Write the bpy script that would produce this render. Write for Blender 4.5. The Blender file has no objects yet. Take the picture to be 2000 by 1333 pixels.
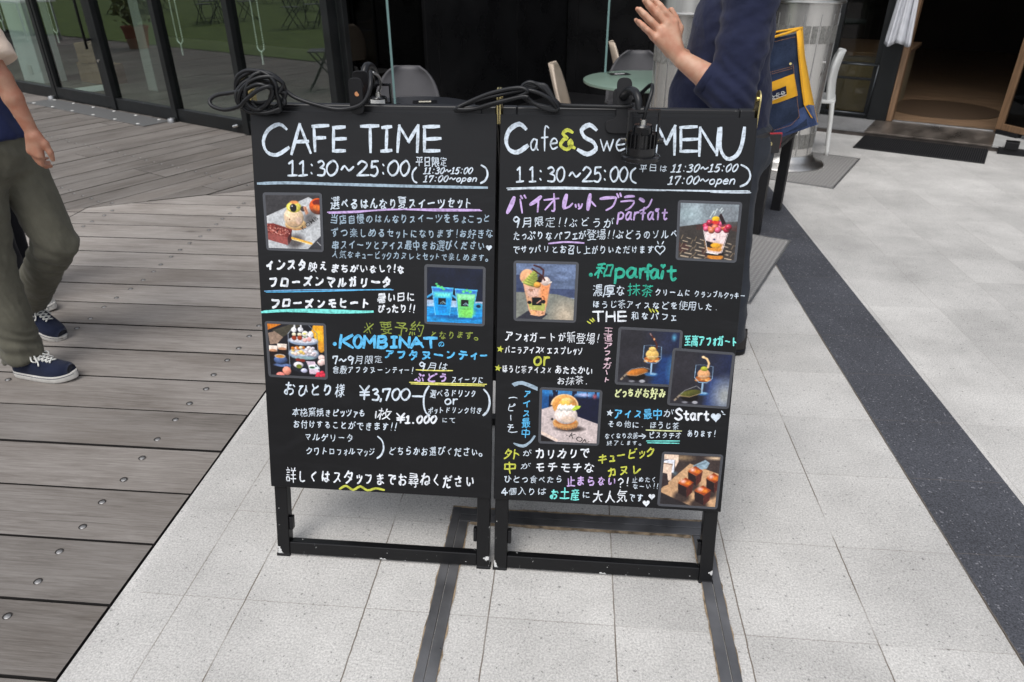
import bpy, bmesh, math, random
import numpy as np
from mathutils import Vector, Matrix, noise as mnoise

random.seed(11)
rng = np.random.default_rng(5)
S = bpy.context.scene
COL = S.collection
R = math.radians

# ------------------------------------------------------------------ camera
CAM_H = 1.52
F_PX = 1377.36                      # focal length in pixels of a 2000 px wide frame
YAW, PIT, ROL = R(-5.11), R(28.795), R(-0.167)
fw = Vector((math.sin(YAW) * math.cos(PIT), math.cos(YAW) * math.cos(PIT), -math.sin(PIT)))
rt = Vector((math.cos(YAW), -math.sin(YAW), 0))
up = rt.cross(fw)
rt2 = math.cos(ROL) * rt + math.sin(ROL) * up
up2 = -math.sin(ROL) * rt + math.cos(ROL) * up
cam = bpy.data.cameras.new("camera")
cam.sensor_width = 36.0
cam.lens = F_PX * 36.0 / 2000.0
cam.clip_start, cam.clip_end = 0.05, 500
cam.dof.use_dof = True
cam.dof.focus_distance = 1.75
cam.dof.aperture_fstop = 7.0
camo = bpy.data.objects.new("camera", cam)
COL.objects.link(camo)
camo.matrix_world = Matrix(((rt2.x, up2.x, -fw.x, 0), (rt2.y, up2.y, -fw.y, 0), (rt2.z, up2.z, -fw.z, CAM_H), (0, 0, 0, 1)))
S.camera = camo

# ------------------------------------------------------------------ light
S.view_settings.view_transform = 'Standard'
S.view_settings.look = 'None'
S.view_settings.exposure = 0.62
SUN_EL, SUN_AZ = R(62), R(205)      # azimuth clockwise from +Y: behind the camera, a little to the left
W = bpy.data.worlds.new("World")
S.world = W
W.use_nodes = True
wn = W.node_tree.nodes
wn.clear()
sky = wn.new('ShaderNodeTexSky')
sky.sky_type = 'NISHITA'
sky.sun_disc = False
sky.sun_elevation = SUN_EL
sky.sun_rotation = SUN_AZ
sky.dust_density = 3.0
hsv = wn.new('ShaderNodeHueSaturation')
hsv.inputs['Saturation'].default_value = 0.34
bg = wn.new('ShaderNodeBackground')
bg.inputs['Strength'].default_value = 0.135
wo = wn.new('ShaderNodeOutputWorld')
W.node_tree.links.new(sky.outputs[0], hsv.inputs['Color'])
W.node_tree.links.new(hsv.outputs[0], bg.inputs['Color'])
W.node_tree.links.new(bg.outputs[0], wo.inputs['Surface'])
sun = bpy.data.lights.new("sun", 'SUN')
sun.energy = .75
sun.angle = R(34)
sun.color = (1.0, 0.98, 0.95)
suno = bpy.data.objects.new("sun", sun)
COL.objects.link(suno)
sd = Vector((math.sin(SUN_AZ) * math.cos(SUN_EL), math.cos(SUN_AZ) * math.cos(SUN_EL), math.sin(SUN_EL)))
suno.rotation_euler = sd.to_track_quat('Z', 'Y').to_euler()

# ------------------------------------------------------------------ measuring helpers (photo pixel -> point of the real place)
CP = Vector((0, 0, CAM_H))

def ray(x, y):
    return rt2 * ((x - 1000) / F_PX) - up2 * ((y - 666.5) / F_PX) + fw

def at(x, y, Y):
    d = ray(x, y)
    return CP + d * (Y / d.y)

def gnd(x, y, z=0.0):
    d = ray(x, y)
    return CP + d * ((z - CAM_H) / d.z)

LEAN = 0.29
SL = math.hypot(1, LEAN)
BOARD_Y = 1.405

def onb(x, y):
    """point of the leaning board plane: (world x, distance up the slant)"""
    d = ray(x, y)
    s = (BOARD_Y + LEAN * CAM_H) / (d.y - LEAN * d.z)
    p = CP + d * s
    return p.x, p.z * SL

# ------------------------------------------------------------------ materials
def nodes_of(name):
    m = bpy.data.materials.new(name)
    m.use_nodes = True
    nt = m.node_tree
    return m, nt, nt.nodes, nt.links, nt.nodes['Principled BSDF']

def mat(name, col, rough=0.5, metal=0.0, var=0.0, vscale=8.0, bump=0.0, bscale=60.0, spec=0.5, stretch=None, rvar=0.0, coat=0.0):
    m, nt, N, L, P = nodes_of(name)
    P.inputs['Base Color'].default_value = (*col, 1)
    P.inputs['Roughness'].default_value = rough
    P.inputs['Metallic'].default_value = metal
    P.inputs['Specular IOR Level'].default_value = spec
    P.inputs['Coat Weight'].default_value = coat
    tc = N.new('ShaderNodeTexCoord')
    src = tc.outputs['Object']
    if stretch:
        mp = N.new('ShaderNodeMapping')
        mp.inputs['Scale'].default_value = stretch
        L.new(src, mp.inputs[0])
        src = mp.outputs[0]
    if var or rvar:
        n = N.new('ShaderNodeTexNoise')
        n.inputs['Scale'].default_value = vscale
        n.inputs['Detail'].default_value = 5
        L.new(src, n.inputs['Vector'])
        if var:
            r = N.new('ShaderNodeValToRGB')
            a, b = max(0, 1 - var), 1 + var
            r.color_ramp.elements[0].position, r.color_ramp.elements[1].position = .3, .7
            r.color_ramp.elements[0].color = (*[min(1, c * a) for c in col], 1)
            r.color_ramp.elements[1].color = (*[min(1, c * b) for c in col], 1)
            L.new(n.outputs[0], r.inputs[0])
            L.new(r.outputs[0], P.inputs['Base Color'])
        if rvar:
            q = N.new('ShaderNodeMapRange')
            q.inputs['To Min'].default_value, q.inputs['To Max'].default_value = max(0.02, rough - rvar), min(1, rough + rvar)
            q.inputs['From Min'].default_value, q.inputs['From Max'].default_value = .3, .7
            L.new(n.outputs[0], q.inputs[0])
            L.new(q.outputs[0], P.inputs['Roughness'])
    if bump:
        n2 = N.new('ShaderNodeTexNoise')
        n2.inputs['Scale'].default_value = bscale
        n2.inputs['Detail'].default_value = 4
        L.new(src, n2.inputs['Vector'])
        bp = N.new('ShaderNodeBump')
        bp.inputs['Strength'].default_value = bump
        bp.inputs['Distance'].default_value = .002
        L.new(n2.outputs[0], bp.inputs['Height'])
        L.new(bp.outputs[0], P.inputs['Normal'])
    return m

def fabric(name, col, scale=900, var=.12, bump=.5):
    m, nt, N, L, P = nodes_of(name)
    P.inputs['Roughness'].default_value = .92
    P.inputs['Specular IOR Level'].default_value = .15
    P.inputs['Sheen Weight'].default_value = .08
    tc = N.new('ShaderNodeTexCoord')
    w = N.new('ShaderNodeTexNoise'); w.inputs['Scale'].default_value = scale; w.inputs['Detail'].default_value = 1
    b = N.new('ShaderNodeTexNoise'); b.inputs['Scale'].default_value = 14; b.inputs['Detail'].default_value = 4
    L.new(tc.outputs['Object'], w.inputs['Vector']); L.new(tc.outputs['Object'], b.inputs['Vector'])
    ad = N.new('ShaderNodeMath'); ad.operation = 'ADD'
    L.new(w.outputs[0], ad.inputs[0]); L.new(b.outputs[0], ad.inputs[1])
    r = N.new('ShaderNodeValToRGB')
    r.color_ramp.elements[0].position, r.color_ramp.elements[1].position = .7 / 2, 1.3 / 2
    hf = N.new('ShaderNodeMath'); hf.operation = 'MULTIPLY'; hf.inputs[1].default_value = .5
    L.new(ad.outputs[0], hf.inputs[0]); L.new(hf.outputs[0], r.inputs[0])
    r.color_ramp.elements[0].color = (*[c * (1 - var * 2) for c in col], 1)
    r.color_ramp.elements[1].color = (*[min(1, c * (1 + var * 2)) for c in col], 1)
    L.new(r.outputs[0], P.inputs['Base Color'])
    bp = N.new('ShaderNodeBump'); bp.inputs['Strength'].default_value = bump; bp.inputs['Distance'].default_value = .0006
    L.new(w.outputs[0], bp.inputs['Height']); L.new(bp.outputs[0], P.inputs['Normal'])
    return m

def glass(name, tint=(.75, .82, .80), ior=2.0, rough=0.0):
    """thin pane: part of the light is mirrored (Fresnel), the rest passes, slightly tinted"""
    m, nt, N, L, P = nodes_of(name)
    N.remove(P)
    out = N['Material Output']
    t = N.new('ShaderNodeBsdfTransparent'); t.inputs[0].default_value = (*tint, 1)
    g = N.new('ShaderNodeBsdfGlossy'); g.inputs['Roughness'].default_value = rough
    f = N.new('ShaderNodeFresnel'); f.inputs[0].default_value = ior
    x = N.new('ShaderNodeMixShader')
    ge = N.new('ShaderNodeNewGeometry'); iv = N.new('ShaderNodeMath'); iv.operation = 'SUBTRACT'; iv.inputs[0].default_value = 1; L.new(ge.outputs['Backfacing'], iv.inputs[1])
    fm = N.new('ShaderNodeMath'); fm.operation = 'MULTIPLY'; L.new(f.outputs[0], fm.inputs[0]); L.new(iv.outputs[0], fm.inputs[1])
    L.new(fm.outputs[0], x.inputs[0]); L.new(t.outputs[0], x.inputs[1]); L.new(g.outputs[0], x.inputs[2])
    L.new(x.outputs[0], out.inputs['Surface'])
    return m

M = {}
M['black_metal'] = mat('black painted metal', (.0055, .0055, .0065), .36, 0, .25, 20, .15, 90, spec=.28, rvar=.12)
M['black_matte'] = mat('black matte metal', (.0075, .0075, .0085), .55, 0, .2, 15, spec=.25, rvar=.1)
M['lamp_black'] = mat('glossy black die cast', (.006, .006, .007), .24, 0, .2, 20, spec=.55, rvar=.08)
M['black_rubber'] = mat('black rubber cable', (.0065, .0068, .008), .36, 0, .2, 30, spec=.35)
M['steel'] = mat('brushed stainless', (.50, .49, .47), .30, 1.0, .06, 6, stretch=(9, 9, 1))
M['steel_dull'] = mat('dull steel', (.42, .42, .42), .42, 1.0, .2, 10)
M['chrome'] = mat('bright screw metal', (.75, .74, .72), .22, 1.0, .1, 20)
M['brass'] = mat('brass plate', (.62, .52, .25), .25, 1.0, .15, 20)
M['white_plastic'] = mat('white plastic', (.70, .70, .67), .38, 0, .04, 5)
M['white_rubber'] = mat('white rubber', (.62, .60, .56), .6, 0, .12, 40)

# ------------------------------------------------------------------ mesh helpers
def tag(o, label=None, cat=None, group=None, kind=None):
    if label: o['label'] = label
    if cat: o['category'] = cat
    if group: o['group'] = group
    if kind: o['kind'] = kind
    return o

def empty(name, loc=(0, 0, 0), rz=0.0, parent=None):
    o = bpy.data.objects.new(name, None)
    o.empty_display_size = .1
    COL.objects.link(o)
    o.location = loc
    o.rotation_euler = (0, 0, rz)
    if parent: o.parent = parent
    return o

class MB:
    """collects shapes; build() links them as ONE mesh object"""
    def __init__(s):
        s.v, s.f, s.m = [], [], []
    def add(s, vs, fs, mi=0):
        k = len(s.v)
        s.v += [tuple(v) for v in vs]
        s.f += [tuple(i + k for i in f) for f in fs]
        s.m += [mi] * len(fs)
        return s
    def box(s, lo, hi, mi=0, mx=None):
        (a, b, c), (d, e, f) = lo, hi
        vs = [Vector(p) for p in ((a, b, c), (d, b, c), (d, e, c), (a, e, c), (a, b, f), (d, b, f), (d, e, f), (a, e, f))]
        if mx is not None: vs = [mx @ p for p in vs]
        return s.add(vs, [(0, 3, 2, 1), (4, 5, 6, 7), (0, 1, 5, 4), (1, 2, 6, 5), (2, 3, 7, 6), (3, 0, 4, 7)], mi)
    def bar(s, p, q, w, h, mi=0, upv=(0, 0, 1)):
        p, q = Vector(p), Vector(q)
        z = (q - p); L = z.length; z.normalize()
        x = z.cross(Vector(upv))
        if x.length < 1e-4: x = z.cross(Vector((0, 1, 0)))
        x.normalize(); y = z.cross(x)
        mx = Matrix.Translation(p) @ Matrix((x, y, z)).transposed().to_4x4()
        return s.box((-w / 2, -h / 2, 0), (w / 2, h / 2, L), mi, mx)
    def prism(s, poly, z0, z1, mi=0, mx=None):
        n = len(poly)
        vs = [Vector((x, y, z0)) for x, y in poly] + [Vector((x, y, z1)) for x, y in poly]
        if mx is not None: vs = [mx @ p for p in vs]
        fs = [tuple(range(n))[::-1], tuple(range(n, 2 * n))]
        fs += [(i, (i + 1) % n, n + (i + 1) % n, n + i) for i in range(n)]
        return s.add(vs, fs, mi)
    def lathe(s, prof, n=32, mi=0, mx=None, cap=True):
        vs, fs = [], []
        for r, z in prof:
            for k in range(n):
                a = 2 * math.pi * k / n
                vs.append(Vector((r * math.cos(a), r * math.sin(a), z)))
        for i in range(len(prof) - 1):
            for k in range(n):
                fs.append((i * n + k, i * n + (k + 1) % n, (i + 1) * n + (k + 1) % n, (i + 1) * n + k))
        if cap:
            fs.append(tuple(range(n))[::-1])
            fs.append(tuple(range((len(prof) - 1) * n, len(prof) * n)))
        if mx is not None: vs = [mx @ p for p in vs]
        return s.add(vs, fs, mi)
    def cyl(s, p, q, r0, r1=None, n=16, mi=0):
        p, q = Vector(p), Vector(q)
        r1 = r0 if r1 is None else r1
        z = q - p
        mx = Matrix.Translation(p) @ z.to_track_quat('Z', 'Y').to_matrix().to_4x4()
        return s.lathe([(r0, 0), (r1, z.length)], n, mi, mx)
    def tube(s, pts, r, n=8, mi=0, closed=False):
        pts = [Vector(p) for p in pts]
        m = len(pts)
        rs = r if isinstance(r, (list, tuple)) else [r] * m
        tv = []
        for i in range(m):
            a = pts[(i - 1) % m] if (closed or i) else pts[0]
            b = pts[(i + 1) % m] if (closed or i < m - 1) else pts[-1]
            t = b - a
            tv.append(t.normalized() if t.length > 1e-9 else Vector((0, 0, 1)))
        nv = tv[0].orthogonal().normalized()
        vs = []
        for i in range(m):
            nv = nv - tv[i] * nv.dot(tv[i])
            nv = nv.normalized() if nv.length > 1e-6 else tv[i].orthogonal().normalized()
            bv = tv[i].cross(nv)
            for k in range(n):
                a = 2 * math.pi * k / n
                vs.append(pts[i] + (nv * math.cos(a) + bv * math.sin(a)) * rs[i])
        fs = []
        for i in range(m if closed else m - 1):
            j = (i + 1) % m
            for k in range(n):
                fs.append((i * n + k, i * n + (k + 1) % n, j * n + (k + 1) % n, j * n + k))
        if not closed:
            fs.append(tuple(range(n))[::-1]); fs.append(tuple(range((m - 1) * n, m * n)))
        return s.add(vs, fs, mi)
    def sphere(s, c, r, n=12, mi=0):
        rr = r if isinstance(r, (tuple, list)) else (r, r, r)
        prof = [(max(1e-4, math.sin(math.pi * i / n)), -math.cos(math.pi * i / n)) for i in range(n + 1)]
        mx = Matrix.Translation(Vector(c)) @ Matrix.Diagonal((*rr, 1))
        return s.lathe(prof, n * 2, mi, mx)
    def build(s, name, mats, parent=None, smooth=False, bevel=0.0, loc=None, rz=0.0, seg=2):
        me = bpy.data.meshes.new(name)
        me.from_pydata(s.v, [], s.f)
        for m in (mats if isinstance(mats, (list, tuple)) else [mats]):
            me.materials.append(m)
        if any(s.m): me.polygons.foreach_set('material_index', s.m)
        if smooth:
            me.polygons.foreach_set('use_smooth', [True] * len(me.polygons))
        me.update()
        o = bpy.data.objects.new(name, me)
        COL.objects.link(o)
        if parent: o.parent = parent
        if loc is not None: o.location = loc
        o.rotation_euler.z = rz
        if smooth == 'auto':
            md = o.modifiers.new('edges', 'EDGE_SPLIT'); md.split_angle = R(38)
        if bevel:
            b = o.modifiers.new('bevel', 'BEVEL'); b.width = bevel; b.segments = seg; b.limit_method = 'ANGLE'; b.angle_limit = R(40)
        return o

def copy_tree(o, parent=None):
    c = o.copy(); COL.objects.link(c)
    if parent: c.parent = parent
    for ch in o.children: copy_tree(ch, c)
    return c

def catmull(pts, n=8, closed=False):
    pts = [Vector(p) for p in pts]
    m = len(pts); out = []
    for i in range(m if closed else m - 1):
        if closed: a, b, c, d = pts[i - 1], pts[i], pts[(i + 1) % m], pts[(i + 2) % m]
        else: a, b, c, d = pts[max(i - 1, 0)], pts[i], pts[i + 1], pts[min(i + 2, m - 1)]
        for k in range(n):
            t = k / n
            out.append(.5 * ((2 * b) + (c - a) * t + (2 * a - 5 * b + 4 * c - d) * t * t + (3 * b - a - 3 * c + d) * t ** 3))
    if not closed: out.append(pts[-1])
    return out

def clip(poly, a, b, c):
    """keep the part of a 2-D polygon with a*x + b*y <= c"""
    out = []
    for i in range(len(poly)):
        p, q = poly[i], poly[(i + 1) % len(poly)]
        dp, dq = a * p[0] + b * p[1] - c, a * q[0] + b * q[1] - c
        if dp <= 0: out.append(p)
        if dp * dq < 0:
            t = dp / (dp - dq)
            out.append((p[0] + (q[0] - p[0]) * t, p[1] + (q[1] - p[1]) * t))
    return out

def sheet(name, poly, z, m, kind='structure'):
    mb = MB(); mb.add([(x, y, z) for x, y in poly], [tuple(range(len(poly)))])
    return tag(mb.build(name, m), kind=kind)

# facade frame: x along the shop fronts (to the right and towards us), y into the building, z up
FA = R(-28.517)
DX = Vector((math.cos(FA), math.sin(FA), 0))
DN = Vector((-math.sin(FA), math.cos(FA), 0))     # into the building
FAC0 = Vector((-7.505, 9.031, 0))
def fac(a, i, z=0.0):
    return FAC0 + DX * a + DN * i + Vector((0, 0, z))
FACM = Matrix.Translation(FAC0) @ Matrix.Rotation(FA, 4, 'Z')
# ================================================================== GROUND
def granite(name, col, speck=.55, dark=(.06, .06, .06), joints=True):
    m, nt, N, L, P = nodes_of(name)
    P.inputs['Roughness'].default_value = .82
    P.inputs['Specular IOR Level'].default_value = .3
    tc = N.new('ShaderNodeTexCoord')
    n1 = N.new('ShaderNodeTexNoise'); n1.inputs['Scale'].default_value = 190; n1.inputs['Detail'].default_value = 3; n1.inputs['Roughness'].default_value = .7
    v = N.new('ShaderNodeTexVoronoi'); v.inputs['Scale'].default_value = 240; v.inputs['Randomness'].default_value = 1
    n2 = N.new('ShaderNodeTexNoise'); n2.inputs['Scale'].default_value = 2.3; n2.inputs['Detail'].default_value = 7; n2.inputs['Roughness'].default_value = .62
    for n in (n1, v, n2): L.new(tc.outputs['Object'], n.inputs['Vector'])
    # grains
    g = N.new('ShaderNodeMapRange'); g.inputs['From Min'].default_value, g.inputs['From Max'].default_value = .36, .64
    g.inputs['To Min'].default_value, g.inputs['To Max'].default_value = 1 - speck * .5, 1 + speck * .35
    L.new(n1.outputs[0], g.inputs[0])
    # blotches
    b = N.new('ShaderNodeMapRange'); b.inputs['From Min'].default_value, b.inputs['From Max'].default_value = .3, .7
    b.inputs['To Min'].default_value, b.inputs['To Max'].default_value = .80, 1.14
    L.new(n2.outputs[0], b.inputs[0])
    # each stone its own tone
    mp = N.new('ShaderNodeMapping'); mp.inputs['Location'].default_value = (.503, .33, 0); mp.inputs['Scale'].default_value = (1 / .3285, 1 / .333, 1)
    mp.vector_type = 'TEXTURE' if False else 'POINT'
    mp.inputs['Location'].default_value = (.5036 / .3285, -1.26 / .333, 0)
    L.new(tc.outputs['Object'], mp.inputs[0])
    fl = N.new('ShaderNodeVectorMath'); fl.operation = 'FLOOR'; L.new(mp.outputs[0], fl.inputs[0])
    wn_ = N.new('ShaderNodeTexWhiteNoise'); wn_.noise_dimensions = '2D'; L.new(fl.outputs[0], wn_.inputs['Vector'])
    tn = N.new('ShaderNodeMapRange'); tn.inputs['To Min'].default_value, tn.inputs['To Max'].default_value = .90, 1.06
    L.new(wn_.outputs['Value'], tn.inputs[0])
    n6 = N.new('ShaderNodeTexNoise'); n6.inputs['Scale'].default_value = .75; n6.inputs['Detail'].default_value = 9; n6.inputs['Roughness'].default_value = .68; n6.inputs['Distortion'].default_value = .8; L.new(tc.outputs['Object'], n6.inputs['Vector'])
    b6 = N.new('ShaderNodeMapRange'); b6.inputs['From Min'].default_value, b6.inputs['From Max'].default_value = .50, .72; b6.inputs['To Min'].default_value, b6.inputs['To Max'].default_value = 1.03, .80; L.new(n6.outputs[0], b6.inputs[0])
    b7 = N.new('ShaderNodeMath'); b7.operation = 'MULTIPLY'; L.new(b.outputs[0], b7.inputs[0]); L.new(b6.outputs[0], b7.inputs[1]); b = b7
    mu = N.new('ShaderNodeMath'); mu.operation = 'MULTIPLY'; L.new(g.outputs[0], mu.inputs[0]); L.new(b.outputs[0], mu.inputs[1])
    mu2 = N.new('ShaderNodeMath'); mu2.operation = 'MULTIPLY'; L.new(mu.outputs[0], mu2.inputs[0]); L.new(tn.outputs[0], mu2.inputs[1])
    c = N.new('ShaderNodeMixRGB'); c.blend_type = 'MULTIPLY'; c.inputs[0].default_value = 1; c.inputs[1].default_value = (*col, 1)
    L.new(mu2.outputs[0], c.inputs[2])
    gv = N.new('ShaderNodeTexVoronoi'); gv.inputs['Scale'].default_value = 2.6; L.new(tc.outputs['Object'], gv.inputs['Vector'])
    gn = N.new('ShaderNodeMath'); gn.operation = 'MULTIPLY_ADD'; gn.inputs[1].default_value = .05; L.new(n1.outputs[0], gn.inputs[0]); L.new(gv.outputs['Distance'], gn.inputs[2])
    gm = N.new('ShaderNodeMapRange'); gm.inputs['From Min'].default_value, gm.inputs['From Max'].default_value = .075, .05; gm.inputs['To Max'].default_value = .16; L.new(gn.outputs[0], gm.inputs[0])
    gx = N.new('ShaderNodeMixRGB'); gx.inputs[2].default_value = (.10, .095, .09, 1); L.new(gm.outputs[0], gx.inputs[0]); L.new(c.outputs[0], gx.inputs[1]); c = gx
    # dark mineral flecks
    fk = N.new('ShaderNodeTexNoise'); fk.inputs['Scale'].default_value = 95; fk.inputs['Detail'].default_value = 2; L.new(tc.outputs['Object'], fk.inputs['Vector'])
    ft = N.new('ShaderNodeMapRange'); ft.inputs['From Min'].default_value, ft.inputs['From Max'].default_value = .655, .70
    ft.inputs['To Max'].default_value = .62
    L.new(fk.outputs[0], ft.inputs[0])
    d = N.new('ShaderNodeMixRGB'); d.inputs[2].default_value = (*dark, 1)
    L.new(ft.outputs[0], d.inputs[0]); L.new(c.outputs[0], d.inputs[1])
    last = d.outputs[0]
    hgt = n1.outputs[0]
    if joints:
        # hairline joints between the stones, a little ragged
        nz = N.new('ShaderNodeTexNoise'); nz.inputs['Scale'].default_value = 26; nz.inputs['Detail'].default_value = 5; L.new(tc.outputs['Object'], nz.inputs['Vector'])
        wv = N.new('ShaderNodeVectorMath'); wv.operation = 'MULTIPLY_ADD'; wv.inputs[1].default_value = (.012, .014, 0)
        L.new(nz.outputs['Color'], wv.inputs[0]); L.new(mp.outputs[0], wv.inputs[2])
        fr = N.new('ShaderNodeVectorMath'); fr.operation = 'FRACTION'; L.new(wv.outputs[0], fr.inputs[0])
        sp = N.new('ShaderNodeSeparateXYZ'); L.new(fr.outputs[0], sp.inputs[0])
        ds = []
        for k, wd in ((0, .0040), (1, .0028)):
            a = N.new('ShaderNodeMath'); a.operation = 'SUBTRACT'; a.inputs[1].default_value = .5; L.new(sp.outputs[k], a.inputs[0])
            e = N.new('ShaderNodeMath'); e.operation = 'ABSOLUTE'; L.new(a.outputs[0], e.inputs[0])
            q = N.new('ShaderNodeMapRange'); q.inputs['From Min'].default_value, q.inputs['From Max'].default_value = .5 - wd * 2.0, .5 - wd * .7
            L.new(e.outputs[0], q.inputs[0])
            ds.append(q)
        mx = N.new('ShaderNodeMath'); mx.operation = 'MAXIMUM'; L.new(ds[0].outputs[0], mx.inputs[0])
        s2 = N.new('ShaderNodeMath'); s2.operation = 'MULTIPLY'; s2.inputs[1].default_value = .42; L.new(ds[1].outputs[0], s2.inputs[0]); L.new(s2.outputs[0], mx.inputs[1])
        ox = N.new('ShaderNodeSeparateXYZ'); L.new(tc.outputs['Object'], ox.inputs[0])
        oa = N.new('ShaderNodeMath'); oa.operation = 'ADD'; oa.inputs[1].default_value = 1.005; L.new(ox.outputs[0], oa.inputs[0])
        ob = N.new('ShaderNodeMath'); ob.operation = 'ABSOLUTE'; L.new(oa.outputs[0], ob.inputs[0])
        oc = N.new('ShaderNodeMapRange'); oc.inputs['From Min'].default_value, oc.inputs['From Max'].default_value = .0026, .0008; oc.inputs['To Max'].default_value = .6; L.new(ob.outputs[0], oc.inputs[0])
        om = N.new('ShaderNodeMath'); om.operation = 'MAXIMUM'; L.new(mx.outputs[0], om.inputs[0]); L.new(oc.outputs[0], om.inputs[1]); mx = om
        # joints fade in and out
        nf = N.new('ShaderNodeMapRange'); nf.inputs['From Min'].default_value, nf.inputs['From Max'].default_value = .34, .52; nf.inputs['To Min'].default_value = .12
        n5 = N.new('ShaderNodeTexNoise'); n5.inputs['Scale'].default_value = 5; n5.inputs['Detail'].default_value = 4; L.new(tc.outputs['Object'], n5.inputs['Vector'])
        L.new(n5.outputs[0], nf.inputs[0])
        jm = N.new('ShaderNodeMath'); jm.operation = 'MULTIPLY'; L.new(mx.outputs[0], jm.inputs[0]); L.new(nf.outputs[0], jm.inputs[1])
        j = N.new('ShaderNodeMixRGB'); j.inputs[2].default_value = (.15, .125, .10, 1)
        ed = N.new('ShaderNodeMath'); ed.operation = 'GREATER_THAN'; ed.inputs[1].default_value = -1.9; se = N.new('ShaderNodeSeparateXYZ'); L.new(mp.outputs[0], se.inputs[0]); L.new(se.outputs[0], ed.inputs[0])
        rg = N.new('ShaderNodeMapRange'); rg.inputs['From Min'].default_value, rg.inputs['From Max'].default_value = 5.8, 6.0; rg.inputs['To Min'].default_value, rg.inputs['To Max'].default_value = 1, .28; L.new(se.outputs[0], rg.inputs[0])
        jq = N.new('ShaderNodeMath'); jq.operation = 'MULTIPLY'; L.new(ed.outputs[0], jq.inputs[0]); L.new(rg.outputs[0], jq.inputs[1])
        jz = N.new('ShaderNodeMath'); jz.operation = 'MULTIPLY'; L.new(jm.outputs[0], jz.inputs[0]); L.new(jq.outputs[0], jz.inputs[1])
        L.new(jz.outputs[0], j.inputs[0]); L.new(last, j.inputs[1])
        last = j.outputs[0]
    L.new(last, P.inputs['Base Color'])
    bp = N.new('ShaderNodeBump'); bp.inputs['Strength'].default_value = .35; bp.inputs['Distance'].default_value = .002
    L.new(hgt, bp.inputs['Height']); L.new(bp.outputs[0], P.inputs['Normal'])
    return m

M['paving'] = granite('pale granite paving', (.50, .488, .465))
M['band'] = granite('dark granite band', (.066, .069, .080), 1.0, (.24, .24, .26))
M['sill'] = granite('grey granite sill', (.20, .20, .20), .6, (.05, .05, .05), joints=False)
M['soil_gap_shade'] = mat('dark soil and painted gap shade', (.012, .010, .009), 1)

DECK_X = -1.18
sheet('paving', [(DECK_X, -14), (16, -14), (16, 16), (DECK_X, 16)], 0, M['paving'])
sheet('dark_paving_band', [(1.137, -14), (1.442, -14), (1.442, 7.9), (1.137, 7.9)], .004, M['band'])
def fp(a, i): q = FAC0 + DX * a + DN * i; return (q.x, q.y)
sheet('terrace_floor', [fp(6.35, 2.1), fp(9.0, 2.1), fp(9.0, 3.9), fp(6.35, 3.9)], .003, mat('black terrace floor', (.008, .008, .009), .5, 0, .2, 4, spec=.3))
sheet('ground', [(-45, -40), (45, -40), (45, 45), (-45, 45)], -.05, M['soil_gap_shade'])

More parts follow.
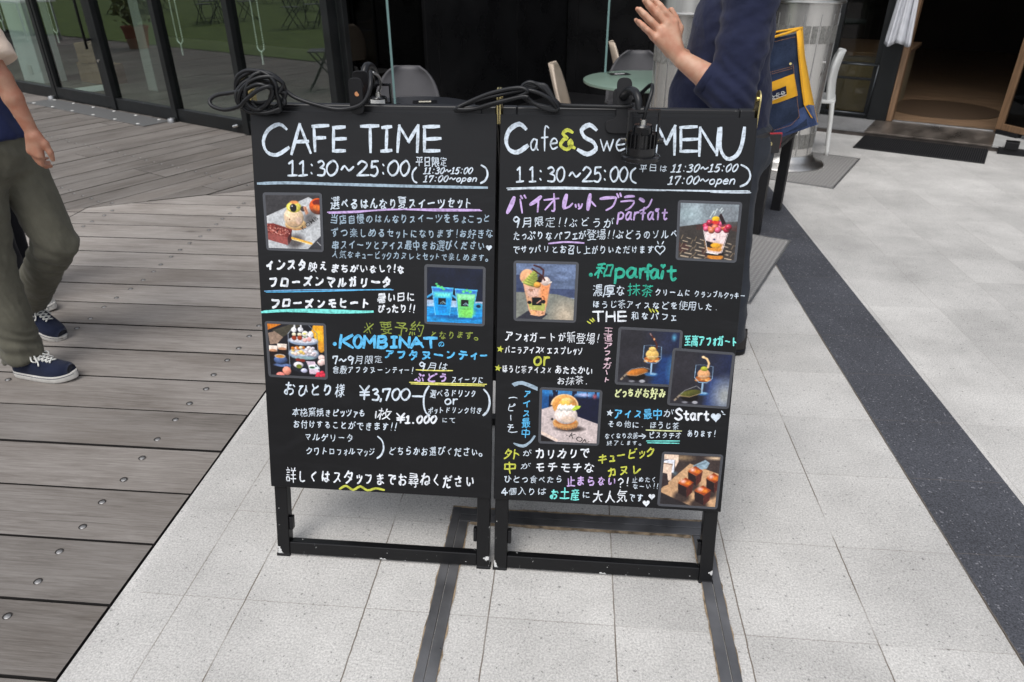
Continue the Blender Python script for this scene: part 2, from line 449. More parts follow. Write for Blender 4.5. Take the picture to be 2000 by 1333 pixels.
# ---- decking: weathered planks as separate boards with open gaps
def deck_mat():
    m, nt, N, L, P = nodes_of('weathered grey decking')
    P.inputs['Roughness'].default_value = .78
    P.inputs['Specular IOR Level'].default_value = .3
    tc = N.new('ShaderNodeTexCoord')
    at_ = N.new('ShaderNodeAttribute'); at_.attribute_name = 'tone'
    # shift the grain for every board
    sh = N.new('ShaderNodeVectorMath'); sh.operation = 'SCALE'; sh.inputs['Scale'].default_value = 37.0
    L.new(at_.outputs['Color'], sh.inputs[0])
    ad = N.new('ShaderNodeVectorMath'); L.new(tc.outputs['Object'], ad.inputs[0]); L.new(sh.outputs[0], ad.inputs[1])
    def nz(sc, detail, rough, dist=0.0):
        mp = N.new('ShaderNodeMapping'); mp.inputs['Scale'].default_value = sc; L.new(ad.outputs[0], mp.inputs[0])
        n = N.new('ShaderNodeTexNoise'); n.inputs['Scale'].default_value = 1; n.inputs['Detail'].default_value = detail; n.inputs['Roughness'].default_value = rough; n.inputs['Distortion'].default_value = dist
        L.new(mp.outputs[0], n.inputs['Vector']); return n
    fine = nz((9, 210, 1), 5, .7, .5)
    mid = nz((2.6, 44, 1), 7, .72, 1.6)
    big = nz((1.3, 5, 1), 4, .55, .4)
    r = N.new('ShaderNodeValToRGB'); e = r.color_ramp.elements
    e[0].position, e[0].color = .36, (.096, .082, .070, 1)
    e[1].position, e[1].color = .65, (.272, .251, .231, 1)
    x = e.new(.50); x.color = (.181, .163, .147, 1)
    s1 = N.new('ShaderNodeMath'); s1.operation = 'MULTIPLY_ADD'; s1.inputs[1].default_value = .36; L.new(mid.outputs[0], s1.inputs[0])
    s0 = N.new('ShaderNodeMath'); s0.operation = 'MULTIPLY'; s0.inputs[1].default_value = .30; L.new(fine.outputs[0], s0.inputs[0]); L.new(s0.outputs[0], s1.inputs[2])
    s2 = N.new('ShaderNodeMath'); s2.operation = 'MULTIPLY_ADD'; s2.inputs[1].default_value = .36; L.new(big.outputs[0], s2.inputs[0]); L.new(s1.outputs[0], s2.inputs[2])
    L.new(s2.outputs[0], r.inputs[0])
    # cracks along the grain
    cr = nz((1.1, 85, 1), 3, .55, .8)
    cm = N.new('ShaderNodeMapRange'); cm.inputs['From Min'].default_value, cm.inputs['From Max'].default_value = .685, .73; cm.inputs['To Max'].default_value = .6
    L.new(cr.outputs[0], cm.inputs[0])
    ck = N.new('ShaderNodeMixRGB'); ck.inputs[2].default_value = (.035, .028, .024, 1)
    L.new(cm.outputs[0], ck.inputs[0]); L.new(r.outputs[0], ck.inputs[1])
    # board tone
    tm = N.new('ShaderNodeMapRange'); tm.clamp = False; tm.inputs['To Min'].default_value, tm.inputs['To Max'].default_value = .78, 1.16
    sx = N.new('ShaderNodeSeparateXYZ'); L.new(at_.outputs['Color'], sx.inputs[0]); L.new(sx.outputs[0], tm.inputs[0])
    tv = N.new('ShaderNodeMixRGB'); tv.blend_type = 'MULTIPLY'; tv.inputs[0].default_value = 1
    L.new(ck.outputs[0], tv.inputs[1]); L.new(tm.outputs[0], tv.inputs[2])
    kv = N.new('ShaderNodeMapping'); kv.inputs['Scale'].default_value = (.9, 2.9, 1); L.new(ad.outputs[0], kv.inputs[0])
    vo = N.new('ShaderNodeTexVoronoi'); vo.inputs['Scale'].default_value = 1.15; L.new(kv.outputs[0], vo.inputs['Vector'])
    kn = N.new('ShaderNodeMath'); kn.operation = 'MULTIPLY_ADD'; kn.inputs[1].default_value = .10; L.new(mid.outputs[0], kn.inputs[0]); L.new(vo.outputs['Distance'], kn.inputs[2])
    kr = N.new('ShaderNodeMapRange'); kr.inputs['From Min'].default_value, kr.inputs['From Max'].default_value = .135, .075; kr.inputs['To Max'].default_value = .75; L.new(kn.outputs[0], kr.inputs[0])
    kw = N.new('ShaderNodeMath'); kw.operation = 'SINE'; km = N.new('ShaderNodeMath'); km.operation = 'MULTIPLY'; km.inputs[1].default_value = 170; L.new(kn.outputs[0], km.inputs[0]); L.new(km.outputs[0], kw.inputs[0])
    kq = N.new('ShaderNodeMapRange'); kq.inputs['From Min'].default_value = -1; kq.inputs['To Min'].default_value = .45; L.new(kw.outputs[0], kq.inputs[0])
    kz = N.new('ShaderNodeMath'); kz.operation = 'MULTIPLY'; L.new(kr.outputs[0], kz.inputs[0]); L.new(kq.outputs[0], kz.inputs[1])
    kc = N.new('ShaderNodeMixRGB'); kc.inputs[2].default_value = (.050, .042, .036, 1); L.new(kz.outputs[0], kc.inputs[0]); L.new(tv.outputs[0], kc.inputs[1]); tv = kc
    # brown stains
    st = nz((.9, 1.6, 1), 5, .6)
    sm = N.new('ShaderNodeMapRange'); sm.inputs['From Min'].default_value, sm.inputs['From Max'].default_value = .55, .72; sm.inputs['To Max'].default_value = .45
    L.new(st.outputs[0], sm.inputs[0])
    br = N.new('ShaderNodeMixRGB'); br.inputs[2].default_value = (.135, .112, .092, 1)
    L.new(sm.outputs[0], br.inputs[0]); L.new(tv.outputs[0], br.inputs[1])
    L.new(br.outputs[0], P.inputs['Base Color'])
    bp = N.new('ShaderNodeBump'); bp.inputs['Strength'].default_value = .6; bp.inputs['Distance'].default_value = .002
    bp.inputs['Strength'].default_value = .9; L.new(s1.outputs[0], bp.inputs['Height']); L.new(bp.outputs[0], P.inputs['Normal'])
    return m
M['deck'] = deck_mat()
M['deck_screw'] = mat('countersunk screw head', (.27, .265, .26), .45, .6, .5, 60)
M['screw_hole_shade'] = mat('painted countersink shade', (.02, .017, .015), .95)  # flat disc round each screw head, painted dark as the recess's shade

MA = R(27.6)                                  # mitre between the two runs of boards
MP = Vector((-3.394, 4.353))
mn = (-math.sin(MA), math.cos(MA))            # points up and away from us
mc = mn[0] * MP.x + mn[1] * MP.y

def planks(name, edges, x0, x1, rot, clips, gap=.009, tr=(0, 1)):
    """boards between successive edges, long side along local x; clips are half planes in world space"""
    ca, sa = math.cos(rot), math.sin(rot)
    v, f, tone, mi = [], [], [], []
    for i in range(len(edges) - 1):
        a, b = edges[i] + gap / 2, edges[i + 1] - gap / 2
        # each run is cut into lengths
        cuts = [x0]
        while cuts[-1] < x1: cuts.append(cuts[-1] + random.choice((1.67, 2.505, 3.34, 4.175)))
        cuts[-1] = x1
        cuts = [x0] + [c for c in cuts[1:-1] if c - x0 > .5 and x1 - c > 1.9] + [x1]
        for j in range(len(cuts) - 1):
            p, q = cuts[j] + .002, cuts[j + 1] - .002
            poly = [(p, a), (q, a), (q, b), (p, b)]
            for (A, B, C) in clips:
                # world -> local
                poly = clip(poly, A * ca + B * sa, -A * sa + B * ca, C) if poly else poly
            if len(poly) < 3: continue
            k, n = len(v), len(poly)
            dz = random.uniform(-.0015, .0015)
            v += [(x, y, .001 + dz) for x, y in poly] + [(x, y, -.03) for x, y in poly]
            f.append(tuple(range(k, k + n))); mi += [0] + [1] * n
            f += [(k + (t + 1) % n, k + t, k + n + t, k + n + (t + 1) % n) for t in range(n)]
            c = (random.uniform(*tr) + (1.35 * min(1, max(0, (a - 1.5) / 2.2)) - .02 if rot == 0 else 0), random.random(), random.random(), 1)  # random tone; farther lower boards painted lighter, standing in for grazing sheen
            tone += [c] * (2 * n)
    me = bpy.data.meshes.new(name); me.from_pydata(v, [], f); me.materials.append(M['deck']); me.materials.append(M['soil_gap_shade']); me.polygons.foreach_set('material_index', mi)  # board sides coloured near black, painting the shade inside the gaps
    ca_ = me.color_attributes.new('tone', 'FLOAT_COLOR', 'POINT')
    ca_.data.foreach_set('color', np.array(tone, 'f').ravel())
    o = bpy.data.objects.new(name, me); COL.objects.link(o); o.rotation_euler.z = rot
    return tag(o, kind='structure')

low_edges = [-9 + .2213 * k for k in range(0, 120)]
off = 1.207 - min(low_edges, key=lambda e: abs(e - 1.207))
low_edges = [e + off for e in low_edges if e + off < 7.2]
gapm = .004
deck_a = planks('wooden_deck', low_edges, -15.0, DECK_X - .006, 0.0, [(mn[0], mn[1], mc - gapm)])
UA = FA + math.pi / 2
up_edges = [-16 + .2213 * k for k in range(0, 160)]
fn = (DN.x, DN.y); fc = fn[0] * FAC0.x + fn[1] * FAC0.y
deck_b = planks('wooden_deck', up_edges, -12.0, 16.0, UA,
                [(-mn[0], -mn[1], -mc - gapm), (1, 0, DECK_X - .006), (fn[0], fn[1], fc + 3.9), (-1, 0, 15)], tr=(-.3, .4))  # darker tone range paints in the weaker sheen of this run
# screw heads, two to a board on every joist
def screw(parent, p, rx):
    mb = MB()
    mb.lathe([(.0001, .0), (.0085, .0004), (.0105, .0015), (.0115, -.004)], 12, 0, Matrix.Translation((0, 0, .0012)), cap=False)
    return mb
sm_ = MB(); sm_.lathe([(.0118, .0008), (.0001, .0009)], 16, 1, cap=False); sm_.lathe([(.0086, .0009), (.0082, .0015), (.0060, .0021), (.0001, .0023)], 16, 0, Matrix.Translation((.0022, -.0022, 0)), cap=False)
scr0 = sm_.build('screw', [M['deck_screw'], M['screw_hole_shade']], deck_a, smooth=True)
first = [True]
def put_screw(parent, loc, n=[0]):
    if first[0]:
        first[0] = False; scr0.location = loc; return
    c = scr0.copy(); COL.objects.link(c); c.parent = parent; c.location = loc
rows = [-1.437 - .835 * k for k in range(0, 4)]
for r_i, x in enumerate(rows):
    for i in range(len(low_edges) - 1):
        a, b = low_edges[i], low_edges[i + 1]
        for t in (.24, .76):
            y = a + (b - a) * t + random.uniform(-.008, .008)
            if .95 < y < 4.6 and mn[0] * x + mn[1] * y < mc - .04 and not (x < -2.6 and y < 2.9):
                put_screw(deck_a, (x + random.uniform(-.012, .012), y, .002))
# upper run: joists parallel to the facade
nb = 0
for a_i in (-1.10, -1.935, -2.77):          # distance in front of the facade line
    for i in range(len(up_edges) - 1):
        e0, e1 = up_edges[i], up_edges[i + 1]
        for t in (.25, .75):
            # local coords of deck_b: x along DN, y = -along DX
            yl = e0 + (e1 - e0) * t
            xl = a_i + fc + random.uniform(-.02, .02)
            wx = xl * math.cos(UA) - yl * math.sin(UA); wy = xl * math.sin(UA) + yl * math.cos(UA)
            if wx < -2.0 and wx > -5.6 and mn[0] * wx + mn[1] * wy > mc + .05 and wx > -.9 * wy - 0.3 and nb < 60:
                nb += 1
                put_screw(deck_b, (xl, yl, .002))

# ---- stainless frame of the floor hatch in the paving
M['hatch_steel'] = mat('worn stainless strip', (.17, .17, .175), .38, .65, .3, 9, .2, 120, rvar=.12)
M['sealant'] = mat('brown joint filler', (.27, .205, .135), .95, 0, .6, 40, .8, 150)
hatch = tag(empty('floor_hatch', (.06, 1.66, 0)), 'stainless steel frame of a floor hatch let into the pale paving under the signs', 'floor hatch')
def hx(mb, pts, z): mb.add([(x - .06, y - 1.66, z) for x, y in pts], [tuple(range(len(pts)))])
def hbox(mb, x0, y0, x1, y1, z0, z1): mb.box((x0 - .06, y0 - 1.66, z0), (x1 - .06, y1 - 1.66, z1))
f = MB()
for (x0, x1) in ((-.333, -.3085), (-.3065, -.279), (.395, .4225), (.4245, .447)):
    hbox(f, x0, -.6, x1, 1.598 if x0 > -.32 and x1 < .43 else 1.66, -.01, .005)
hbox(f, -.3065, 1.6005, .4225, 1.628, -.01, .005)
hbox(f, -.3305, 1.630, .4445, 1.658, -.01, .0045)
f.build('frame', M['hatch_steel'], hatch, bevel=.0012)
g = MB()
def ragged(x0, y0, x1, y1, z):
    """a strip with an uneven outline"""
    n = int(max(abs(x1 - x0), abs(y1 - y0)) / .02)
    vert = abs(y1 - y0) > abs(x1 - x0)
    A, B = [], []
    for i in range(n + 1):
        t = i / n
        j, k = random.uniform(-.0025, .0025), random.uniform(-.0025, .0025)
        if vert: A.append((x0 + j, y0 + (y1 - y0) * t)); B.append((x1 + k, y0 + (y1 - y0) * t))
        else: A.append((x0 + (x1 - x0) * t, y0 + j)); B.append((x0 + (x1 - x0) * t, y1 + k))
    vs = [(x - .06, y - 1.66, z) for x, y in A + B]
    g.add(vs, [(i, i + 1, n + 2 + i, n + 1 + i) for i in range(n)])
for x0, x1 in ((-.3355, -.330), (-.281, -.2765), (.392, .397), (.445, .4490)): ragged(x0, -.6, x1, 1.655, .0022)
ragged(-.272, 1.589, .388, 1.602, .0026); ragged(-.335, 1.655, .449, 1.666, .0026)
g.build('sealant', M['sealant'], hatch)

# ---- tread plates
def plate_mat():
    m, nt, N, L, P = nodes_of('ribbed steel cover')
    P.inputs['Roughness'].default_value = .55; P.inputs['Metallic'].default_value = .35
    tc = N.new('ShaderNodeTexCoord')
    ws = []
    for rot in (0, math.pi / 2):
        mp = N.new('ShaderNodeMapping'); mp.inputs['Rotation'].default_value = (0, 0, rot); L.new(tc.outputs['Object'], mp.inputs[0])
        w = N.new('ShaderNodeTexWave'); w.inputs['Scale'].default_value = 13; L.new(mp.outputs[0], w.inputs['Vector']); ws.append(w)
    mx = N.new('ShaderNodeMath'); mx.operation = 'MULTIPLY'; L.new(ws[0].outputs[1], mx.inputs[0]); L.new(ws[1].outputs[1], mx.inputs[1])
    r = N.new('ShaderNodeValToRGB'); r.color_ramp.elements[0].color = (.29, .28, .27, 1); r.color_ramp.elements[1].color = (.42, .41, .39, 1)
    L.new(mx.outputs[0], r.inputs[0]); L.new(r.outputs[0], P.inputs['Base Color'])
    b = N.new('ShaderNodeBump'); b.inputs['Strength'].default_value = .9; b.inputs['Distance'].default_value = .004
    L.new(mx.outputs[0], b.inputs['Height']); L.new(b.outputs[0], P.inputs['Normal'])
    return m
M['plate'] = plate_mat()
def tread_plate(c, w, d, rz, label):
    t = tag(empty('floor_cover', (c[0], c[1], 0), rz), label, 'floor cover', 'steel covers in the paving')
    mb = MB(); mb.box((-w / 2 + .012, -d / 2 + .012, -.01), (w / 2 - .012, d / 2 - .012, .0075)); mb.build('plate', M['plate'], t, bevel=.001)
    fr = MB()
    for s in (-1, 1):
        fr.box((-w / 2, s * d / 2 - .011 if s > 0 else -d / 2, -.01), (w / 2, d / 2 if s > 0 else -d / 2 + .011, .009))
        fr.box((s * w / 2 - .011 if s > 0 else -w / 2, -d / 2 + .0115, -.01), (w / 2 if s > 0 else -w / 2 + .011, d / 2 - .0115, .0088))
    fr.build('frame', M['steel_dull'], t)
    return t
pr = R(62)
c1 = Vector((2.383, 6.14)); c2 = Vector((1.899, 5.25))
vx = (c1 - c2).normalized(); vy = Vector((-vx.y, vx.x))
cc = (c1 + c2) / 2 + vy * .5
tread_plate(cc, 1.02, 1.0, math.atan2(vx.y, vx.x), 'ribbed steel floor cover in the paving under the heater by the doorway')
c1 = Vector((1.315, 4.13)); c2 = Vector((.89, 3.219))
vx = (c1 - c2).normalized(); vy = Vector((-vx.y, vx.x))
cc = (c1 + c2) / 2 + vy * .3
tread_plate(cc, 1.0, .6, math.atan2(vx.y, vx.x), 'ribbed steel floor cover in the paving beside the man in navy')
# ================================================================== SHOP FRONTS
M['frame'] = mat('charcoal aluminium frame', (.009, .010, .0105), .42, 0, .12, 6, spec=.3, rvar=.08)
M['pane'] = glass('shop window glass', (.80, .86, .83), 2.9)
M['pane_dark'] = glass('dark return glass', (.10, .115, .11), 1.7)
M['black_panel'] = mat('black cladding panel', (.006, .006, .0065), .30, 0, .3, 3, spec=.35, rvar=.08)
M['wood'] = mat('oiled oak', (.185, .108, .058), .5, 0, .3, 5, .3, 60, stretch=(12, 12, .8))
M['wall_dark'] = mat('dark plaster', (.03, .03, .031), .8, 0, .15, 2)
M['plaster'] = mat('pale plaster', (.72, .74, .73), .8, 0, .06, 2)
M['inner_floor'] = mat('polished concrete floor', (.15, .145, .12), .35, 0, .25, 2.5)
M['warm_floor'] = mat('brown timber floor', (.23, .148, .09), .42, 0, .35, 3, stretch=(1, 9, 1))
M['carton'] = mat('brown cardboard', (.23, .15, .085), .85, 0, .12, 8)
M['green_edge'] = mat('polished glass edge', (.17, .27, .26), .2)

shop = tag(empty('cafe_shopfront', FAC0, FA), 'black framed glass shop front with a door, standing along the wooden deck', 'shop front')
mull = [-4.2, -3.0, -1.8, -.6, .18, 1.47, 2.73, 3.86, 4.99, 6.24]
HT = 3.3
for a in mull:
    w = .075
    mb = MB(); mb.box((a - w / 2, -.03, .0), (a + w / 2, .07, HT)); mb.build('mullion', M['frame'], shop, bevel=.003)
for a, b in zip(mull[:-1], mull[1:]):
    if (a, b) == (1.47, 2.73):
        continue
    mb = MB(); mb.box((a + .038, -.015, .005), (b - .038, .05, .128)); k = mb.build('kick_plate', M['frame'], shop, bevel=.003)
    mb = MB(); mb.box((a + .036, .02, .124), (b - .036, .026, HT - .05)); mb.build('pane', M['pane'], shop)
# the door: its own stiles, rail, handle and lock
dr = MB()
dr.box((1.47 + .042, -.022, .012), (2.73 - .042, .04, .140))
dr.box((1.47 + .042, -.022, .1405), (1.47 + .085, .04, 2.4))
dr.box((2.73 - .135, -.022, .1405), (2.73 - .042, .04, 2.4))
dr.box((1.47 + .042, -.022, 2.4005), (2.73 - .042, .04, 2.5))
door = dr.build('door', M['frame'], shop, bevel=.003)
mb = MB(); mb.box((1.47 + .083, .008, .138), (2.73 - .133, .014, 2.402)); mb.build('pane', M['pane'], door)
mb = MB(); mb.box((1.51, .02, 2.505), (2.69, .026, HT - .05)); mb.build('pane', M['pane'], shop)
hb = MB(); hb.tube([(2.60, -.085, .63), (2.60, -.085, 1.75)], .014, 10)
for z in (.72, 1.66): hb.tube([(2.60, -.085, z), (2.60, -.02, z)], .011, 8)
hb.build('handle', M['black_matte'], door, smooth=True)
lk = MB(); lk.cyl((2.655, -.022, .51), (2.655, -.034, .51), .015, .015, 14); lk.build('lock', M['chrome'], door, smooth='auto')
# return of the shop front into the recess: post, dark glass, black panels with fine seams
mb = MB(); mb.box((6.28, .075, 0), (6.34, .13, HT)); mb.box((6.28, .131, .0), (6.335, 1.09, .10)); mb.build('corner_post', M['frame'], shop, bevel=.003)
mb = MB(); mb.box((6.30, .131, .101), (6.31, 1.09, HT - .05)); mb.build('return_pane', M['pane_dark'], shop)
for i0, i1 in ((1.092, 1.265), (1.27, 2.62), (2.625, 3.70)):
    mb = MB(); mb.box((6.26, i0, 0), (6.345, i1, HT)); mb.build('wall_panel', M['black_panel'], shop, bevel=.002)
mb = MB(); mb.box((mull[0], -.02, HT), (6.345, 3.7, HT + .6)); mb.build('fascia', M['frame'], shop)
# room behind the glass
rm = MB()
rm.box((-4.2, 5.0, -.02), (6.25, 5.1, HT)); rm.box((-4.3, .075, -.02), (-4.2, 5.1, HT))
rm.box((6.15, .14, -.02), (6.258, 5.0, HT - .01))
rm.build('room_wall', M['wall_dark'], shop)
mb = MB(); mb.box((-4.2, .075, -.02), (6.15, 5.0, .012)); mb.build('room_floor', M['inner_floor'], shop)
mb = MB(); mb.box((-.30, .45, .012), (.24, .75, HT - .01)); mb.build('inner_pillar', M['plaster'], shop, bevel=.004)
mb = MB(); mb.box((-.10, .442, .11), (.02, .4495, .23)); mb.build('socket_plate', M['white_plastic'], shop, bevel=.003)
mb = MB(); mb.box((1.90, .9, .012), (2.10, 1.15, HT - .01)); mb.build('inner_pillar', mat('grey plaster', (.36, .36, .34), .8), shop, bevel=.004)
mb = MB(); mb.box((.98, .22, .012), (1.42, .8, .016)); mb.build('floor_strip', M['plaster'], shop)

def fac_thing(name, a, i, z, label, cat, group=None):
    return tag(empty(name, fac(a, i, z), FA), label, cat, group)

# bead chains of the roller blinds
M['bead'] = mat('white bead chain', (.80, .80, .78), .4, 0)
for a, zb, zt, lab in ((.36, .80, 2.6, 'bead chain of a roller blind hanging behind the farthest left pane, past the pale pillar'),
                  (1.62, .73, 2.6, 'bead chain of a roller blind hanging inside the glass door leaf'),
                  (4.00, .745, 2.6, 'bead chain of a roller blind in the pane next but one to the corner'),
                  (5.21, .745, 2.6, 'bead chain of a roller blind in the pane nearest the corner, above the cable coil')):
    t = fac_thing('blind_chain', a, .12, 0, lab, 'bead chain', 'bead chains behind the glass')
    mb = MB()
    w = .045
    path = [(-w, 0, zt)] + [(-w, 0, zt - (zt - zb - w) * k / 6) for k in range(1, 7)]
    path += [(w * -math.cos(R(q)), 0, zb + w - w * math.sin(R(q))) for q in range(15, 180, 15)]
    path += [(w, 0, zb + w + (zt - zb - w) * k / 6) for k in range(0, 7)]
    pts = catmull(path, 4)
    # beads along the loop
    dist = 0; last = pts[0]
    for p in pts[1:]:
        seg = (p - last).length
        n = max(1, int(seg / .016))
        for k in range(n):
            q = last.lerp(p, k / n)
            if q.z < 1.5: mb.sphere(q, .0072, 4)
        last = p
    mb.tube(pts, .0014, 4)
    mb.build('loop', M['bead'], t, smooth=True)
    mb = MB(); mb.cyl((0, 0, zb), (0, 0, zb - .11), .008, .009, 8); mb.build('weight', M['white_plastic'], t, smooth='auto')

# threshold plate and small door fittings
th = fac_thing('threshold_plate', 2.6, -.20, 0, 'grey ribbed metal threshold plate on the deck along the shop door', 'threshold plate')
mb = MB(); mb.box((-1.15, -.15, .002), (1.2, .145, .008)); mb.build('plate', mat('dark ribbed threshold metal', (.13, .13, .128), .55, .3, .25, 120, .8, 160), th, bevel=.002)
for k in range(6):
    for s in (-.12, .115):
        mb = MB(); mb.lathe([(.017, .0085), (.015, .011), (.0001, .0115)], 12, 0, Matrix.Translation((-1.05 + .42 * k, s, 0)), cap=False)
        mb.build('screw_cap', M['white_plastic'], th, smooth=True)
for a, lab in ((1.47, 'small grey door stop at the foot of the left mullion of the shop door'), (3.86, 'small grey door stop at the foot of the mullion left of the cable coil')):
    t = fac_thing('door_stop', a, -.075, .001, lab, 'door stop', 'door stops on the deck')
    mb = MB(); mb.lathe([(.040, 0), (.040, .03), (.034, .042), (.012, .046)], 18); mb.build('cap', M['steel_dull'], t, smooth='auto')
    mb = MB(); mb.cyl((0, 0, .046), (0, 0, .052), .010, .010, 10); mb.build('screw', M['chrome'], t, smooth='auto')
t = fac_thing('foot_bolt', 4.87, -.02, .075, 'short chrome foot bolt on the black kick plate left of the sign', 'door bolt')
mb = MB(); mb.cyl((-.05, -.02, -.012), (.03, -.02, .010), .014, .014, 12); mb.build('barrel', M['chrome'], t, smooth='auto')
mb = MB(); mb.box((-.045, -.012, -.022), (-.01, .0, .02)); mb.build('bracket', M['black_matte'], t, bevel=.002)

# ---- recess and the doorway
AR = 3.72
rec = tag(empty('cafe_entrance_front', FAC0, FA), 'black clad cafe front with an open oak framed doorway', 'shop front')
seams = [6.35, 6.49, 7.42, 8.35, 9.39]
for a, b in zip(seams[:-1], seams[1:]):
    mb = MB(); mb.box((a + .002, AR, 0), (b - .002, AR + .1, HT)); mb.build('wall_panel', M['black_panel'], rec, bevel=.002)
# window beside the door
wf = MB()
wf.box((9.392, AR - .02, .052), (9.44, AR + .06, HT)); wf.box((9.80, AR - .02, .052), (9.845, AR + .06, HT)); wf.box((9.4405, AR - .02, .052), (9.7995, AR + .06, .10))
for z in (.41, .55, 1.25): wf.box((9.4405, AR - .012, z), (9.7995, AR + .03, z + .022))
wn_ = wf.build('window', M['frame'], rec, bevel=.002)
mb = MB(); mb.box((9.438, AR + .005, .098), (9.802, AR + .011, HT)); mb.build('pane', glass('entrance window glass', (.7, .7, .66), 1.55), wn_)
mb = MB(); mb.tube([(9.36, AR - .06, .10), (9.83, AR - .06, .10)], .011, 10); mb.tube([(9.83, AR - .06, .10), (9.85, AR - .06, .56)], .008, 10); mb.tube([(9.44, AR - .05, .557), (9.85, AR - .05, .557)], .008, 10)
for z in (.10, .557): mb.tube([(9.82, AR - .06, z), (9.82, AR - .02, z)], .006, 8)
mb.build('guard_rail', mat('blued steel rail', (.06, .065, .07), .35, .8), wn_, smooth=True)
mb = MB(); mb.box((9.847, AR - .05, .052), (10.02, AR + .1, HT)); mb.build('pillar', M['frame'], rec, bevel=.004)
jb = MB(); jb.box((10.022, AR - .04, .055), (10.075, AR + .12, HT)); jb.build('door_jamb', M['wood'], rec, bevel=.003)
jb = MB(); jb.box((10.945, AR - .04, .055), (11.00, AR + .12, HT)); jb.build('door_jamb', M['wood'], rec, bevel=.003)
mb = MB(); mb.box((11.002, AR - .05, .052), (11.5, AR + .1, HT)); mb.build('pillar', M['frame'], rec, bevel=.004)
mb = MB(); mb.box((11.502, AR, 0), (16, AR + .1, HT)); mb.build('wall_panel', M['black_panel'], rec)
mb = MB(); mb.box((6.35, AR - .02, HT), (16, AR + .2, HT + .6)); mb.build('fascia', M['frame'], rec)
# step: dark riser, granite, worn steel tread in front of the opening
mb = MB(); mb.box((9.05, 3.105, -.01), (12.4, AR + .1, .036)); mb.build('step_riser', mat('stained step edge', (.10, .082, .072), .7, 0, .3, 9), rec, bevel=.003)
mb = MB(); mb.box((9.05, 3.085, .0363), (9.93, AR + .1, .052)); mb.build('step', M['sill'], rec, bevel=.002)
mb = MB(); mb.box((9.932, 3.085, .0363), (10.96, AR - .0, .052))
mb.build('step', mat('worn steel tread', (.17, .145, .125), .36, .6, .45, 2.2, rvar=.12, stretch=(3, 1.2, 1)), rec, bevel=.002)
mb = MB(); mb.box((10.962, 3.085, .0363), (12.4, AR + .1, .052)); mb.build('step', mat('pale concrete step', (.33, .33, .32), .8, 0, .15, 6), rec, bevel=.002)
mb = MB(); mb.box((10.08, AR + .001, .038), (10.94, AR + .045, .060)); mb.build('threshold', M['steel_dull'], rec, bevel=.002)
# the dim room beyond the doorway
mb = MB(); mb.box((9.05, AR + .13, -.01), (14, AR + 7, .050)); mb.build('room_floor', M['warm_floor'], rec)
mb = MB(); mb.lathe([(.55, .0), (.55, .004)], 40, 0, Matrix.Translation((10.42, AR + .95, .0505))); mb.build('floor_inlay', mat('darker floor circle', (.085, .056, .036), .42), rec)
mb = MB(); mb.box((6.4, AR + 7, 0), (14, AR + 7.1, HT)); mb.box((13.9, AR + .13, 0), (14, AR + 7, HT)); mb.box((6.36, AR + .13, 0), (6.45, AR + 7, HT))
mb.build('room_wall', mat('dark brown wall', (.022, .013, .009), .7, 0, .3, 2), rec)
mb = MB(); mb.box((6.3, AR + .1, HT - .1), (14, AR + 7.1, HT - .02)); mb.build('ceiling', M['wall_dark'], rec)
mb = MB(); mb.box((9.20, AR + .25, .0505), (9.98, AR + 1.5, .60)); mb.build('counter_base', mat('pale timber counter', (.30, .25, .16), .6, 0, .2, 4, stretch=(1, 8, 1)), rec, bevel=.004)
mb = MB(); mb.box((9.18, AR + .22, .601), (10.02, AR + 1.55, .64)); mb.build('counter_top', mat('counter top', (.16, .10, .06), .4), rec, bevel=.004)

# open glass door leaf at the right edge, hinged on the right jamb and swung out towards the square
lf = tag(empty('glass_door', fac(10.955, AR - .05, .06), FA + R(-38)), 'open oak framed glass door with steel pull handle at the right of the doorway', 'door')
mb = MB()
mb.box((.0, -.02, .03), (.065, .02, 2.35)); mb.box((.80, -.02, .03), (.865, .02, 2.35)); mb.box((.0655, -.02, .03), (.7995, .02, .085)); mb.box((.0655, -.02, 2.27), (.7995, .02, 2.35))
mb.build('frame', M['wood'], lf, bevel=.003)
mb = MB(); mb.box((.060, -.004, .08), (.805, .004, 2.28)); mb.build('pane', glass('door leaf glass', (.35, .35, .34), 1.5), lf)
mb = MB(); mb.tube([(.83, .075, .62), (.83, .075, 1.3)], .013, 10)
for z in (.64, 1.28): mb.tube([(.83, .075, z), (.83, .0, z)], .010, 8)
mb.build('handle', M['chrome'], lf, smooth=True)
mb = MB(); mb.cyl((.83, .02, -.055), (.83, .02, .03), .022, .022, 14); mb.cyl((.83, .02, .0), (.83, .02, .02), .034, .034, 14); mb.build('floor_bolt', M['steel_dull'], lf, smooth='auto')
mb = MB(); mb.box((0.02, -.03, -.052), (.24, .03, .0285)); mb.build('hinge_shoe', M['black_matte'], lf, bevel=.003)
t = tag(empty('door_closer_rail', fac(11.10, 3.05, .0), FA), 'low black metal floor rail with a square shoe beside the open glass door', 'floor rail')
mb = MB(); mb.box((-.09, -.03, .0), (.9, .03, .05)); mb.build('rail', M['black_matte'], t, bevel=.004)
mb = MB(); mb.box((-.05, -.05, .05), (.05, .05, .11)); mb.build('shoe', M['black_metal'], t, bevel=.004)

# door mat
t = tag(empty('door_mat', fac(10.44, 2.855, .0), FA), 'black ribbed rubber door mat on the paving in front of the step', 'door mat')
mb = MB(); mb.box((-.505, -.285, .001), (.505, .285, .010)); mb.build('mat', mat('black mat', (.006, .006, .007), .75, 0, .3, 60, .8, 300), t, bevel=.003)
mb = MB()
for k in range(60):
    x = -.49 + .98 * k / 59
    mb.box((x - .004, -.272, .0098), (x + .004, .272, .0135))
mb.build('ribs', mat('mat ribs', (.007, .007, .008), .9, spec=.2), t)

